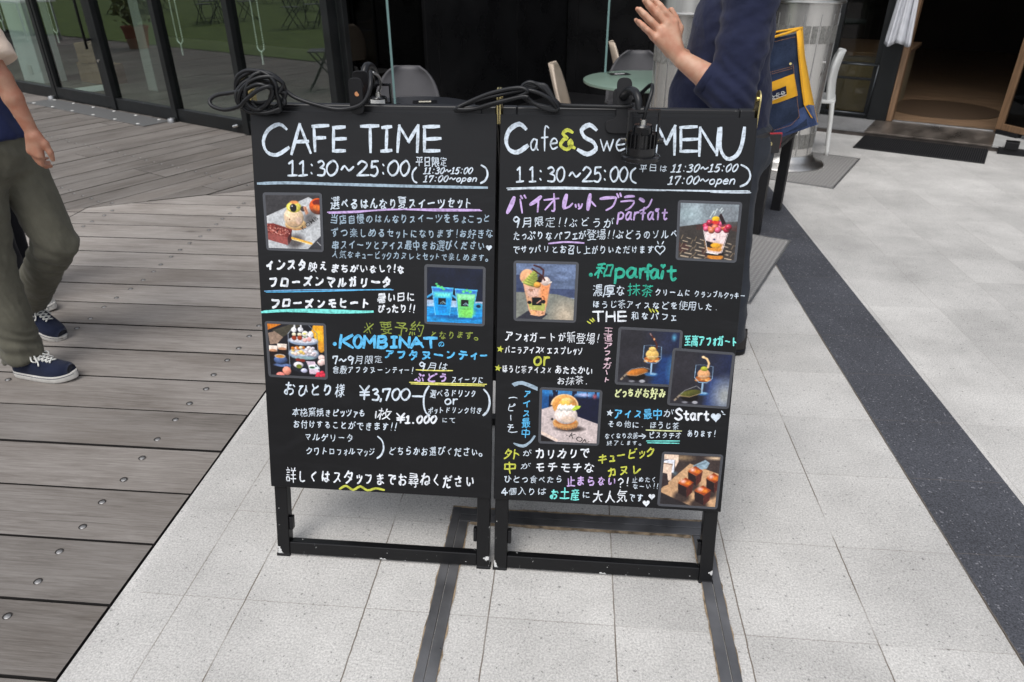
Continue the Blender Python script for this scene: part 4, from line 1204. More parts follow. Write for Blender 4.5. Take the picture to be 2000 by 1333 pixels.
def pic_set():
    p = Pic((62, 60, 62)); p.mul(.85 + .3 * p.nz(3, 30, 1))
    p.poly([(-.1, .44), (.80, .03), (1.1, .2), (1.1, .70), (.68, 1.1), (-.1, 1.1)], (186, 188, 190)); 
    p.poly([(.70, 1.05), (1.05, .70), (1.05, 1.05)], (58, 58, 64)); p.seg([(.93, .86), (1, .93)], .012, (190, 190, 190))
    p.ell(.97, .20, .16, .15, (196, 84, 30), shade=.5); p.ell(1.0, .13, .13, .06, (120, 36, 24)); p.ell(.95, .22, .07, .06, (240, 140, 60), alpha=.6)
    p.ell(.80, .42, .16, .09, (70, 66, 66), rot=-.9, soft=9, alpha=.7)
    p.ell(.54, .54, .2, .11, (222, 186, 134), shade=.3); 
    for k in range(15): p.ell(.36 + .026 * k, .585 + .055 * math.sin(math.pi * k / 14), .012, .013, (196, 140, 88))
    p.ell(.51, .41, .185, .19, (224, 196, 164), shade=.35); p.ell(.51, .53, .15, .04, (196, 158, 120), alpha=.5)
    p.ell(.60, .47, .06, .07, (206, 176, 160), alpha=.6); p.ell(.43, .45, .014, .014, (120, 80, 60))
    p.ell(.52, .22, .14, .10, (226, 214, 92), shade=.25); p.ell(.50, .22, .09, .07, (238, 228, 150), alpha=.7); p.ell(.53, .13, .08, .03, (222, 150, 90))
    p.ell(.51, .235, .062, .075, (24, 22, 26)); p.ell(.49, .20, .014, .016, (200, 200, 210))
    p.ell(.69, .25, .05, .05, (70, 60, 58)); p.poly([(.69, .21), (.75, .2), (.79, .33), (.74, .36)], (196, 142, 112))
    p.seg([(.73, .22), (.77, .33)], .01, (120, 76, 60))
    p.ell(.52, .86, .16, .12, (66, 58, 58), rot=-.5, soft=7, alpha=.75)
    p.poly([(-.1, .54), (.12, .53), (.47, .64), (.40, .80), (-.1, .70)], (126, 52, 46)); 
    r = np.random.default_rng(3)
    for k in range(120):
        x, y = r.random() * .43, .55 + r.random() * .2
        if y < .53 + .26 * x + .02 or y > .72 + x * .22: continue
        p.ell(x, y, .013, .011, [(214, 160, 150), (170, 96, 84), (96, 36, 34), (190, 122, 108)][k % 4])
    p.poly([(-.1, .69), (.37, .79), (.37, .94), (-.05, .83)], (150, 82, 76)); p.poly([(.37, .80), (.46, .66), (.44, .84), (.38, .94)], (74, 30, 30))
    p.seg([(.46, .80), (.82, .895)], .042, (226, 172, 74)); p.seg([(.46, .825), (.82, .915)], .014, (246, 226, 170))
    return p
def cup_logo(p, x, y, w):
    p.poly([(x, y), (x + w, y), (x + w, y + w * .9), (x, y + w * .9)], (26, 24, 32))
    p.seg([(x + w * .3, y + w * .7), (x + w * .65, y + w * .42), (x + w * .95, y + w * .68)], .012, (150, 190, 200))
    p.seg([(x + w * .5, y + w * .75), (x + w * .72, y + w * .6), (x + w * .95, y + w * .78)], .010, (150, 190, 200))
def pic_drinks():
    p = Pic((26, 32, 52)); p.mul(.75 + .5 * p.nz(4, 3, 2))
    p.put((p.Y - .60) * 12, np.array((40, 150, 216)) / 255 * (.75 + .45 * p.nz(6, 40, 4))[..., None])
    p.put(((p.Y > .60) & (p.Y < .72)) * .8, (196, 210, 232)); 
    p.seg([(0, .55), (.1, .48), (.3, .46), (.46, .50), (.58, .58)], .035, (70, 160, 210))
    p.ell(.93, .68, .09, .06, (60, 160, 200)); p.ell(.93, .68, .04, .03, (20, 30, 60))
    p.ell(.30, .88, .2, .03, (20, 60, 120), soft=5, alpha=.7); p.ell(.72, .90, .2, .03, (20, 60, 120), soft=5, alpha=.7)
    for (x0, x1, bx0, bx1, y0, y1, c1, c2) in ((.09, .47, .15, .41, .36, .87, (30, 158, 226), (120, 226, 214)), (.51, .90, .57, .82, .38, .90, (112, 206, 128), (150, 226, 170))):
        p.poly([(x0, y0), (x1, y0 + .01), (bx1, y1), (bx0, y1)], (60, 120, 200))
        t = .09
        p.poly([(x0 + .03, y0 + t), (x1 - .03, y0 + t), (bx1, y1), (bx0, y1)], c1)
        p.poly([(x0 + .03, y0 + t), (x1 - .03, y0 + t), (x1 - .05, y0 + .18), (x0 + .05, y0 + .18)], c2, soft=6)
        p.seg([(x0, y0), (x1, y0 + .012)], .022, (90, 190, 240)); p.seg([(x0, y0), (bx0, y1)], .012, (130, 210, 240)); p.seg([(x1, y0), (bx1, y1)], .012, (90, 190, 230))
    p.ell(.73, .80, .13, .09, (130, 212, 96), soft=5, alpha=.8)
    for x, y, r in ((.17, .30, .022), (.2, .34, .03), (.26, .36, .03), (.30, .39, .025), (.66, .42, .03), (.72, .40, .03), (.78, .42, .03)): p.ell(x, y, r, r * .8, (100, 214, 130))
    cup_logo(p, .205, .555, .135); cup_logo(p, .615, .57, .135)
    p.ell(.28, .76, .085, .08, (30, 110, 190), alpha=.35); p.seg([(.2, .72), (.35, .72)], .008, (30, 70, 130), .6); p.seg([(.62, .74), (.75, .74)], .008, (50, 110, 90), .6)
    return p
def pic_tea():
    p = Pic((30, 28, 36)); p.mul(.8 + .4 * p.nz(4, 4, 7))
    p.poly([(0, 0), (.25, 0), (0, .12)], (206, 124, 40)); p.poly([(.08, .12), (.4, 0), (.6, 0), (.2, .3)], (72, 68, 58)); p.poly([(0, .18), (.12, .14), (.27, .25), (.16, .38), (.02, .40)], (150, 128, 112))
    p.poly([(.82, 0), (1, 0), (1, .45), (.88, .36), (.78, .12)], (222, 160, 40)); p.poly([(.84, .1), (.97, .1), (.98, .3), (.86, .28)], (240, 186, 50)); p.ell(.95, .42, .06, .1, (214, 150, 50))
    p.seg([(.50, 0), (.36, .18), (.36, .95)], .012, (150, 160, 170)); p.seg([(.74, 0), (.88, .15), (.9, .9)], .012, (120, 130, 140))
    p.ell(.63, .31, .27, .085, (160, 176, 200), shade=.2); p.ell(.63, .29, .25, .06, (206, 206, 214))
    for x, y, a, b, c in ((.47, .10, .05, .05, (238, 236, 240)), (.485, .05, .015, .05, (236, 236, 240)), (.59, .09, .05, .05, (232, 232, 238)), (.60, .03, .015, .05, (236, 236, 240)),
                          (.47, .185, .04, .035, (236, 226, 196)), (.57, .185, .04, .035, (240, 230, 200)), (.47, .255, .045, .045, (150, 62, 36)), (.57, .25, .045, .045, (160, 70, 42)),
                          (.67, .17, .06, .06, (236, 232, 220)), (.66, .165, .03, .02, (240, 226, 130)), (.77, .18, .05, .07, (220, 222, 226)), (.66, .29, .04, .04, (232, 180, 176)), (.74, .27, .04, .045, (228, 166, 160)), (.66, .235, .015, .012, (90, 140, 60))):
        p.ell(x, y, a, b, c, shade=.25)
    p.ell(.63, .57, .28, .105, (150, 166, 190), shade=.25); p.ell(.63, .52, .26, .08, (190, 196, 206))
    r = np.random.default_rng(9)
    for k in range(36):
        x, y = .43 + r.random() * .4, .43 + r.random() * .15
        p.ell(x, y, .035, .03, [(226, 190, 110), (196, 120, 50), (238, 224, 196), (230, 200, 190)][k % 4] if x < .66 else [(236, 226, 226), (226, 206, 210), (206, 200, 210)][k % 3], shade=.3)
    p.ell(.63, .64, .2, .03, (150, 190, 180), alpha=.5)
    for cx, cy in ((.07, .47), (.24, .43)):
        p.poly([(cx - .09, cy - .05), (cx + .09, cy - .05), (cx + .075, cy + .06), (cx - .075, cy + .06)], (232, 218, 206)); p.ell(cx, cy + .05, .075, .03, (190, 140, 110)); p.poly([(cx - .075, cy + .07), (cx + .075, cy + .07), (cx + .06, cy + .16), (cx - .06, cy + .16)], (40, 24, 20))
    p.ell(.23, .80, .16, .035, (96, 116, 158)); p.ell(.20, .70, .125, .09, (86, 106, 150), shade=.5); p.ell(.19, .625, .10, .04, (214, 206, 200)); p.ell(.19, .63, .08, .03, (206, 140, 60))
    p.ell(.30, .91, .08, .085, (232, 150, 130), shade=.3); p.ell(.18, 1.0, .08, .06, (236, 140, 130), shade=.3)
    p.ell(.56, .80, .17, .13, (40, 42, 52)); p.ell(.52, .78, .09, .06, (226, 220, 226), shade=.3); p.ell(.53, .81, .05, .04, (116, 126, 50)); p.ell(.52, .68, .05, .03, (130, 50, 40)); p.ell(.60, .69, .05, .03, (130, 50, 40))
    p.ell(.62, .89, .06, .045, (206, 206, 232), shade=.3)
    p.poly([(.66, .70), (.82, .70), (.90, .90), (.88, .95), (.72, .95), (.70, .80)], (206, 186, 200)); p.poly([(.70, .78), (.86, .76), (.91, .84), (.72, .86)], (226, 236, 240)); p.ell(.77, .82, .05, .02, (50, 90, 60)); p.ell(.84, .79, .02, .012, (30, 30, 50))
    for x, y in ((.95, .62), (.97, .7), (.93, .72)): p.ell(x, y, .06, .06, (236, 206, 200), shade=.3)
    for x, y in ((.88, .95), (.95, .92), (.93, .99), (.86, 1.0), (.99, .97)): p.ell(x, y, .045, .045, (196, 56, 76), shade=.5)
    return p
def pic_grape():
    p = Pic((140, 150, 156)); p.mul(.85 + .3 * p.nz(3, 3, 12))
    p.poly([(0, .43), (.42, .36), (1, .30), (1, 1), (0, 1)], (66, 60, 56))
    n = p.nz(4, 4, 3); p.put((p.Y > .42 - .12 * p.X) * (n > .6) * .5, (92, 50, 46))
    p.ell(.15, .2, .2, .12, (176, 196, 200), soft=14, alpha=.6); p.ell(.85, .2, .2, .2, (110, 112, 116), soft=16, alpha=.6)
    for k in range(9):
        for j in range(6):
            x, y = .05 + .12 * k + .06 * (j % 2), .62 + .07 * j + .012 * k; w = .035 + .006 * j
            if (k + j) % 2: p.seg([(x - w, y - .006), (x + w, y + .012)], .012 + .002 * j, (188, 170, 148))
            else: p.seg([(x + w * .35, y - .035), (x - w * .35, y + .03)], .016, (128, 112, 92))
    p.ell(.66, .96, .14, .05, (214, 138, 50)); p.ell(.66, .90, .17, .035, (24, 20, 20))
    p.poly([(.43, .47), (.85, .47), (.76, .88), (.66, .91), (.52, .89)], (228, 206, 204))
    p.poly([(.45, .68), (.78, .72), (.74, .86), (.50, .84)], (196, 140, 80), soft=3); p.poly([(.455, .66), (.60, .70), (.60, .80), (.49, .78)], (36, 28, 32)); p.ell(.65, .75, .09, .045, (232, 170, 50), shade=.2); p.ell(.66, .82, .11, .03, (206, 140, 60)); p.seg([(.5, .88), (.7, .905)], .02, (240, 236, 230)); p.ell(.62, .64, .02, .015, (50, 50, 90))
    p.seg([(.42, .47), (.52, .89)], .012, (240, 232, 230)); p.seg([(.86, .47), (.77, .88)], .010, (220, 206, 206))
    for x, y, c in ((.46, .40, 0), (.47, .45, 1), (.55, .44, 2), (.56, .36, 1), (.66, .35, 0), (.70, .43, 1), (.78, .42, 2), (.82, .46, 0), (.74, .35, 1), (.62, .42, 2), (.52, .34, 0), (.85, .41, 0), (.67, .47, 1), (.56, .48, 2)):
        p.ell(x, y, .058, .055, [(176, 40, 70), (212, 90, 124), (206, 116, 80)][c], shade=.55); p.ell(x - .015, y - .02, .016, .014, (244, 190, 200), alpha=.6)
    p.ell(.62, .27, .065, .05, (240, 186, 40), shade=.3); p.ell(.61, .33, .06, .03, (214, 60, 50))
    p.poly([(.67, .22), (.70, .15), (.80, .34), (.74, .38)], (44, 26, 28))
    for x, y in ((.55, .18), (.60, .14), (.68, .12), (.70, .16), (.52, .24), (.58, .2)): p.seg([(x, y), (x + .03, y - .05)], .02, (206, 216, 216), .8)
    return p
def pic_matcha():
    p = Pic((104, 118, 146)); p.mul(.78 + .45 * p.nz(3, 12, 21)); p.put(.75 * np.clip(1.2 - p.X * 1.6, 0, 1) * (p.Y > .2), (50, 58, 86)); p.put((p.Y > .44) * (p.Y < .6) * .6, (50, 58, 90))
    p.poly([(-.1, .52), (.3, .51), (.7, .54), (1.1, .64), (1.1, 1.1), (-.1, 1.1)], (128, 130, 122)); p.ell(.85, .95, .2, .25, (206, 186, 162), soft=22, alpha=.7)
    p.poly([(0, 1), (.25, .82), (.55, .9), (.45, 1)], (54, 54, 64))
    p.ell(.19, .24, .13, .14, (226, 170, 128), shade=.25)
    p.poly([(.11, .33), (.58, .33), (.50, .92), (.40, .95), (.27, .93), (.22, .85)], (222, 168, 132)); p.poly([(.42, .36), (.58, .34), (.52, .75), (.42, .6)], (228, 150, 100), soft=4); p.poly([(.15, .42), (.4, .44), (.38, .62), (.2, .6)], (214, 176, 160), soft=5)
    n = p.nz(14, 14, 5); p.put(((p.X > .2) & (p.X < .5) & (p.Y > .45) & (p.Y < .92) & (n > .62)) * .5, (120, 70, 44))
    p.ell(.50, .31, .08, .08, (226, 206, 196), shade=.25); p.seg([(.1, .335), (.16, .34)], .014, (226, 226, 220)); p.seg([(.55, .34), (.60, .32)], .02, (230, 220, 210))
    for k in range(6): p.ell(.25 + .012 * k, .36 - .04 * k, .145 - .021 * k, .045, (180, 190, 92), rot=.25, shade=.35); p.seg([(.12 + .03 * k, .36 - .045 * k), (.25 + .02 * k, .385 - .04 * k), (.37, .37 - .04 * k)], .008, (90, 104, 50), .7)
    for pts in ([(.30, .03), (.40, .06), (.46, .11), (.455, .19)], [(.27, .09), (.36, .16), (.45, .22), (.48, .29)]): p.seg(pts, .028, (74, 34, 34))
    p.ell(.41, .26, .04, .05, (52, 26, 26)); p.ell(.39, .31, .045, .025, (20, 14, 18))
    p.ell(.36, .38, .062, .055, (232, 162, 74), shade=.4)
    p.poly([(.20, .70), (.51, .72), (.49, .85), (.24, .83)], (176, 178, 100)); p.ell(.23, .70, .035, .03, (18, 16, 20)); p.ell(.47, .68, .035, .035, (20, 16, 20))
    p.poly([(.27, .605), (.44, .605), (.44, .75), (.275, .75)], (16, 14, 18)); p.seg([(.36, .71), (.42, .66)], .02, (214, 160, 140)); p.ell(.30, .89, .05, .04, (232, 170, 120)); p.seg([(.25, .92), (.45, .93)], .012, (240, 190, 150))
    return p
def pic_affogato(kind):
    p = Pic((50, 48, 54)); p.put(np.clip((p.X - .35) * 1.2, 0, 1), (34, 44, 80)); p.mul(.85 + .3 * p.nz(3, 3, 31 + kind))
    if kind == 0:
        p.poly([(.70, .46), (1.05, .44), (1.05, 1.05), (.55, 1.05)], (36, 62, 110), soft=9); p.ell(1.0, .7, .12, .22, (110, 180, 210), soft=16, alpha=.7); p.ell(.91, .10, .03, .05, (90, 160, 190), soft=5)
        gx, gy = .56, .44; sc = (226, 186, 110)
    else:
        p.poly([(.62, .46), (1.05, .48), (1.05, 1.05), (.6, 1.05)], (60, 76, 120), soft=9); p.ell(.95, .8, .18, .28, (176, 176, 166), soft=22, alpha=.8)
        gx, gy = .54, .40; sc = (222, 166, 118)
    g = (150, 180, 206)
    p.ell(gx, gy + .38, .11, .035, (60, 110, 160), soft=2); p.seg([(gx, gy + .18), (gx, gy + .37)], .03, g); p.ell(gx + .05, gy + .37, .05, .02, (170, 200, 220), alpha=.6)
    p.poly([(gx - .15, gy - .16), (gx + .15, gy - .15), (gx + .15, gy + .08), (gx + .07, gy + .16), (gx - .07, gy + .16), (gx - .15, gy + .08)], (44, 50, 66), soft=2)
    p.ell(gx, gy + .09, .13, .06, (196, 120, 60), shade=.2)
    r = np.random.default_rng(5 + kind)
    for k in range(12): p.ell(gx + r.uniform(-.11, .11), gy + .07 + r.uniform(0, .06), .035, .022, [(214, 146, 84), (232, 176, 110), (176, 104, 56)][k % 3])
    p.ell(gx, gy - .0, .11, .10, sc, shade=.25); p.ell(gx, gy - .10, .065, .045, tuple(min(255, int(c * 1.05)) for c in sc) if kind == 0 else (170, 172, 60), shade=.3)
    p.seg([(gx - .15, gy - .16), (gx - .155, gy + .08), (gx - .07, gy + .165), (gx + .07, gy + .165), (gx + .155, gy + .08), (gx + .15, gy - .15)], .010, g); p.seg([(gx - .15, gy - .16), (gx, gy - .175), (gx + .15, gy - .15)], .007, (120, 140, 160))
    p.seg([(gx - .08, gy + .05), (gx + .14, gy + .03)], .010, (236, 226, 210), .5)
    if kind == 0: p.seg([(.50, .05), (.57, .15), (.62, .24), (.63, .32)], .03, (84, 44, 36)); p.ell(.575, .15, .014, .02, (230, 170, 120)); p.seg([(.50, .05), (.52, .08)], .02, (140, 120, 120))
    else: p.seg([(.50, .08), (.57, .11), (.61, .19), (.60, .27)], .036, (232, 196, 146)); p.ell(.50, .08, .03, .022, (238, 200, 156))
    cx, cy = (.32, .80) if kind == 0 else (.34, .80)
    p.ell(cx, cy + .07, .15, .08, (20, 14, 14)); p.ell(cx, cy - .01, .19, .065, (190, 118, 50) if kind == 0 else (92, 92, 44), rot=-.25, shade=.2)
    p.seg([(cx - .19, cy + .05), (cx - .1, cy - .06), (cx + .1, cy - .11 - .05 * kind), (cx + .21, cy - .08)], .010, (150, 150, 150)); p.seg([(cx - .19, cy + .05), (cx, cy + .06), (cx + .18, cy - .02)], .010, (176, 150, 120))
    p.seg([(cx - .19, cy + .05), (cx - .26, cy + .14)], .035, (150, 136, 120)); p.seg([(cx - .23, cy + .09), (cx - .20, cy + .13)], .02, (60, 50, 44)); p.ell(cx + .1, cy + .16, .05, .03, (170, 170, 176)); p.ell(cx - .08, cy + .17, .05, .02, (130, 130, 136))
    return p
def pic_monaka():
    p = Pic((24, 28, 54)); n = p.nz(8, 2, 41); p.put(np.clip((.14 - p.Y) * 12, 0, 1) * (n > .45) * .8, (80, 150, 206)); p.put((p.X < .12) * (p.Y < .38) * .6, (40, 120, 190)); p.ell(.72, .06, .1, .03, (190, 190, 226), soft=4); p.ell(.92, .08, .03, .04, (170, 90, 100), soft=4)
    p.poly([(-.1, .41), (.2, .30), (.62, .48), (1.1, .65), (1.1, 1.1), (.5, 1.1), (-.1, .84)], (196, 182, 180)); p.poly([(-.1, .82), (.22, .98), (.3, 1.1), (-.1, 1.1)], (30, 24, 26)); p.seg([(-.05, .80), (.28, .97)], .05, (226, 204, 190))
    for k in range(26):
        a = math.pi * (1.02 + .98 * k / 25); p.ell(.40 + .225 * math.cos(a), .285 + .205 * math.sin(a), .02, .02, (236, 196, 150))
    p.ell(.40, .28, .215, .20, (222, 160, 92), shade=.25); p.ell(.40, .28, .17, .15, (206, 138, 70), alpha=.5)
    p.ell(.44, .19, .10, .06, (240, 200, 130), shade=.25); p.ell(.40, .23, .10, .04, (244, 206, 100), alpha=.8)
    p.ell(.50, .73, .25, .06, (40, 34, 34), soft=3, alpha=.8); p.ell(.19, .56, .02, .025, (40, 40, 40))
    p.ell(.43, .62, .225, .11, (230, 176, 110), shade=.3)
    for k in range(15): x = .22 + .42 * k / 14; p.seg([(x, .64 + .055 * math.sin(math.pi * k / 14)), (x + (.43 - x) * .06, .70 + .055 * math.sin(math.pi * k / 14))], .014, (214, 150, 90))
    p.ell(.43, .60, .19, .065, (186, 120, 66))
    p.ell(.43, .47, .205, .175, (236, 220, 212), shade=.28); p.ell(.47, .55, .12, .06, (214, 186, 160), alpha=.5)
    for k in range(6): p.ell(.31 + .048 * k, .32 + .015 * (k % 2), .034, .065, (240, 236, 228), rot=.35, shade=.3)
    p.poly([(.52, .36), (.60, .27), (.69, .28), (.66, .33), (.57, .38)], (176, 200, 60)); p.seg([(.54, .355), (.67, .29)], .008, (214, 226, 120))
    return p
def pic_canele():
    p = Pic((66, 56, 54)); p.mul(.85 + .3 * p.nz(4, 4, 51)); p.ell(.35, .05, .15, .05, (190, 160, 120), soft=6, alpha=.6); p.ell(.9, .03, .12, .03, (206, 180, 150), soft=4)
    p.poly([(-.05, .74), (.47, .16), (1.1, .37), (1.1, 1.1), (.75, 1.1)], (196, 158, 122)); p.mul(.94 + .12 * p.nz(3, 30, 52)); p.poly([(-.1, .75), (.55, 1.0), (.55, 1.1), (-.1, 1.1)], (50, 46, 48))
    p.poly([(-.1, -.1), (.25, -.1), (.26, .14), (.21, .27), (.2, .1), (-.1, .1)], (226, 200, 180)); p.poly([(-.1, .1), (.19, .1), (.20, .36), (.15, .36), (.16, .19), (-.1, .17)], (220, 222, 230)); p.poly([(-.1, .18), (.15, .2), (.165, .52), (.10, .52), (.08, .38), (-.1, .36)], (222, 196, 176)); p.poly([(-.1, .37), (.08, .39), (.12, .6), (-.1, .72)], (58, 48, 50)); p.seg([(0, .12), (.07, .1)], .016, (60, 60, 80)); p.seg([(0, .17), (.16, .19)], .008, (190, 140, 90))
    p.poly([(.52, .2), (.74, .07), (.82, .13), (.78, .24), (.68, .27)], (140, 160, 172)); p.seg([(.58, .2), (.76, .12)], .012, (100, 116, 130)); p.ell(.22, .37, .04, .04, (90, 110, 120), soft=4, alpha=.7)
    for x, y, w in ((.58, .30, .13), (.92, .42, .13), (.43, .54, .14), (.75, .68, .15)):
        p.ell(x - .05, y + .30, w * 1.1, .12, (48, 40, 42), soft=6, alpha=.85)
        p.poly([(x - w, y + .02), (x + .02, y + .10), (x + .04, y + .30), (x - w * .85, y + .22)], (46, 32, 34)); p.poly([(x + .02, y + .10), (x + w, y), (x + w * .9, y + .2), (x + .04, y + .30)], (84, 44, 40))
        p.poly([(x - w, y + .02), (x - .01, y - .10), (x + w, y - .01), (x + .03, y + .10)], (150, 68, 36)); p.ell(x - .03, y - .0, w * .6, .05, (196, 96, 44), soft=4); p.ell(x + .04, y + .01, w * .35, .035, (220, 130, 50), soft=4); p.ell(x - .05, y - .02, w * .3, .035, (234, 200, 196), soft=4, alpha=.85)
    return p

def print_mat():
    m, nt, N, L, P = nodes_of('printed photo')
    a = N.new('ShaderNodeAttribute'); a.attribute_name = 'ink'
    L.new(a.outputs['Color'], P.inputs['Base Color'])
    P.inputs['Roughness'].default_value = .32; P.inputs['Specular IOR Level'].default_value = .35
    return m
M['print'] = print_mat()
def lam_mat():
    m, nt, N, L, P = nodes_of('clear laminate rim')
    P.inputs['Base Color'].default_value = (.055, .057, .066, 1); P.inputs['Roughness'].default_value = .25
    return m
M['laminate'] = lam_mat()

def food_photo(board, uc, quad, painter, label, z=.0016, text=None, margin=.045):
    """a laminated square print lying on the board (u, s, n)"""
    q = [Vector((onb(*p)[0] - uc, onb(*p)[1])) for p in quad]        # TL TR BR BL
    def bil(a, b): return (q[0] * (1 - a) + q[1] * a) * (1 - b) + (q[3] * (1 - a) + q[2] * a) * b
    p = painter()
    p.mul(.86 + .28 * p.nz(NP * .45, NP * .45, 77, 2)); p.mul(.93 + .14 * p.nz(9, 9, 78))
    im = np.clip((p.im - .5) * 1.12 + .5, 0, 1)
    lin = np.where(im <= .04045, im / 12.92, ((im + .055) / 1.055) ** 2.4) * .86
    n = NP
    vs, cs = [], []
    # laminate body with rounded corners
    rim = []
    for cx, cy, a0 in ((1, 0, -90), (1, 1, 0), (0, 1, 90), (0, 0, 180)):
        for k in range(5):
            a = R(a0 + 22.5 * k); rr = .05
            rim.append((cx + (-rr if cx else rr) + rr * math.cos(a), cy + (-rr if cy else rr) + rr * math.sin(a)))
    b = MB()
    rv = [bil(x, y) for x, y in rim]
    k = len(rv)
    b.add([(v.x, v.y, 0) for v in rv] + [(v.x, v.y, z) for v in rv], [tuple(range(k, 2 * k))[::-1]] + [((i + 1) % k, i, k + i, k + (i + 1) % k) for i in range(k)], 1)
    ncol = len(b.v)
    for j in range(n + 1):
        for i in range(n + 1):
            a, c = margin + (1 - 2 * margin) * i / n, margin + (1 - 2 * margin) * j / n
            v = bil(a, c); b.v.append((v.x, v.y, z + .0004))
    for j in range(n):
        for i in range(n):
            a = ncol + j * (n + 1) + i
            b.f.append((a, a + n + 1, a + n + 2, a + 1)); b.m.append(0)
    o = b.build('food_photo', [M['print'], M['laminate'], INK_DARK], board)
    ca = o.data.color_attributes.new('ink', 'FLOAT_COLOR', 'CORNER')
    col = np.ones((len(o.data.loops), 4), 'f') * .05
    st = np.empty(len(o.data.polygons), 'i'); o.data.polygons.foreach_get('loop_start', st)
    base = st[len(b.f) - n * n]
    col[base:, :3] = np.repeat(lin.reshape(-1, 3), 4, axis=0)
    col[:, 3] = 1
    ca.data.foreach_set('color', col.ravel())
    o['label'] = label
    if text:
        word, org, ex, ey, size = text
        t = MB(); x = 0
        for ch in word:
            v, f = Ink.glyph(Ink(0), ch, .004)
            adv = .30 if ch == '.' else .80
            out = []
            for (gx, gy) in v:
                a, c = org[0] + (ex[0] * (x + gx) + ey[0] * gy) * size, org[1] + (ex[1] * (x + gx) + ey[1] * gy) * size
                a, c = min(max(a, margin), 1 - margin), min(max(c, margin), 1 - margin)
                w = bil(a, c); out.append((w.x, w.y, z + .0008))
            t.add(out, f); x += adv
        bm = bmesh.new(); bm.from_mesh(o.data)
        bm.free()
        me = t.build('print_text', INK_DARK, board)
        # join the print's lettering into the photo itself
        vs0 = [tuple(v.co) for v in me.data.vertices]; fs0 = [tuple(p_.vertices) for p_ in me.data.polygons]
        bpy.data.objects.remove(me)
        bm = bmesh.new(); bm.from_mesh(o.data)
        nv = [bm.verts.new(v) for v in vs0]
        for f_ in fs0:
            try:
                fc = bm.faces.new([nv[i] for i in f_]); fc.material_index = 2
            except ValueError: pass
        bm.to_mesh(o.data); bm.free()
    return o
INK_DARK = mat('printed black lettering', (.02, .018, .018), .4)

def menu_sign(xc, w, base_y, label):
    root = tag(empty('menu_sign', (xc, BOARD_Y, 0)), label, 'menu sign', 'menu signs side by side')
    # slant frame of the front leaf: u = x, s up the slope, n out of the board
    es, en = Vector((0, LEAN, 1)) / SL, Vector((0, -1, LEAN)) / SL
    mx = Matrix(((1, es.x, en.x, 0), (0, es.y, en.y, 0), (0, es.z, en.z, 0), (0, 0, 0, 1)))
    hw = w / 2 - .003
    T, Dp = .036, .032
    top = 1.247
    def leaf(m, y_off):
        b = MB()
        n0, n1 = -.012 - Dp, -.012
        b.box((-hw, .012, n0), (-hw + T, top, n1), 0, m); b.box((hw - T, .012, n0), (hw, top, n1), 0, m)
        b.box((-hw + T, .012, n0 + .0015), (hw - T, .012 + .038, n1 - .0015), 0, m); b.box((-hw + T, top - .036, n0 + .0015), (hw - T, top, n1 - .0015), 0, m)
        for s_ in (-1, 1): b.box((s_ * hw - (.006 if s_ < 0 else T - .006) + (.004 if s_ < 0 else 0), .001, n0 + .004), (s_ * hw + (T - .006 if s_ < 0 else .002), .0118, n1 - .004), 0, m)
        return b
    fr = leaf(mx, 0).build('front_frame', M['enamel'], root, bevel=.003)
    # small stays inside the legs
    for s_ in (-1, 1):
        st = MB(); st.box((s_ * (hw - T) - (.0 if s_ < 0 else .010), .085, -.036), (s_ * (hw - T) + (.010 if s_ < 0 else 0), .125, -.016), 0, mx)
        st.build('stay_bracket', M['black_metal'], root, bevel=.002)
    b = MB(); b.box((-w / 2, .2245, -.0115), (w / 2, 1.2285, 0), 0, mx)
    bd = b.build('board', M['board'], root, bevel=.0012, seg=1)
    # rear leaf leans the other way from the same ridge
    yr = 2 * top * LEAN / SL + .05
    mr = Matrix(((-1, 0, 0, 0), (0, -es.y, -en.y, yr), (0, es.z, en.z, 0), (0, 0, 0, 1)))
    leaf(mr, 0).build('rear_frame', M['enamel'], root, bevel=.003)
    b = MB(); b.box((-w / 2, .2245, -.0115), (w / 2, 1.2285, 0), 0, mr); b.build('rear_board', M['board'], root, bevel=.0012, seg=1)
    # brass hinge plates at both ends of the ridge
    for s_ in (-1, 1):
        h = MB()
        yc = top * LEAN / SL + .022; zc = top / SL
        outl = []
        for k in range(13): a = R(180 * k / 12); outl.append((.024 * math.cos(a), .03 + .022 * math.sin(a)))
        outl += [(-.024, -.03), (.024, -.03)]
        m2 = Matrix(((0, 0, 1, s_ * (w / 2 + .0008)), (1, 0, 0, yc), (0, 1, 0, zc - .012), (0, 0, 0, 1)))
        h.prism(outl, -.0016, .0016, 0, m2)
        h.cyl((s_ * (w / 2 - .004), yc, zc + .02), (s_ * (w / 2 + .005), yc, zc + .02), .006, .006, 10)
        h.build('hinge_plate', M['brass'], root, smooth='auto')
    for s_ in (-1, 1):
        fe = MB(); fe.box((s_ * hw - (.004 if s_ < 0 else T), -.0, -.043), (s_ * hw + (T if s_ < 0 else .004), .012, -.013), 0, mx)
        fe.build('rubber_foot', M['black_rubber'], root, bevel=.002)
    return root, bd, mx

sign_l, board_l, MXB = menu_sign(-.500, .618, 1.41, 'black folding menu sign headed CAFE TIME, its own coil of cable on the left corner')
sign_r, board_r, _ = menu_sign(.121, .608, 1.41, 'black folding menu sign headed Cafe and Sweets MENU, with a lamp clipped over its front')
# the board's children are laid out in (u, s, n): give the writing that frame
def lay(o):
    o.data.transform(MXB)
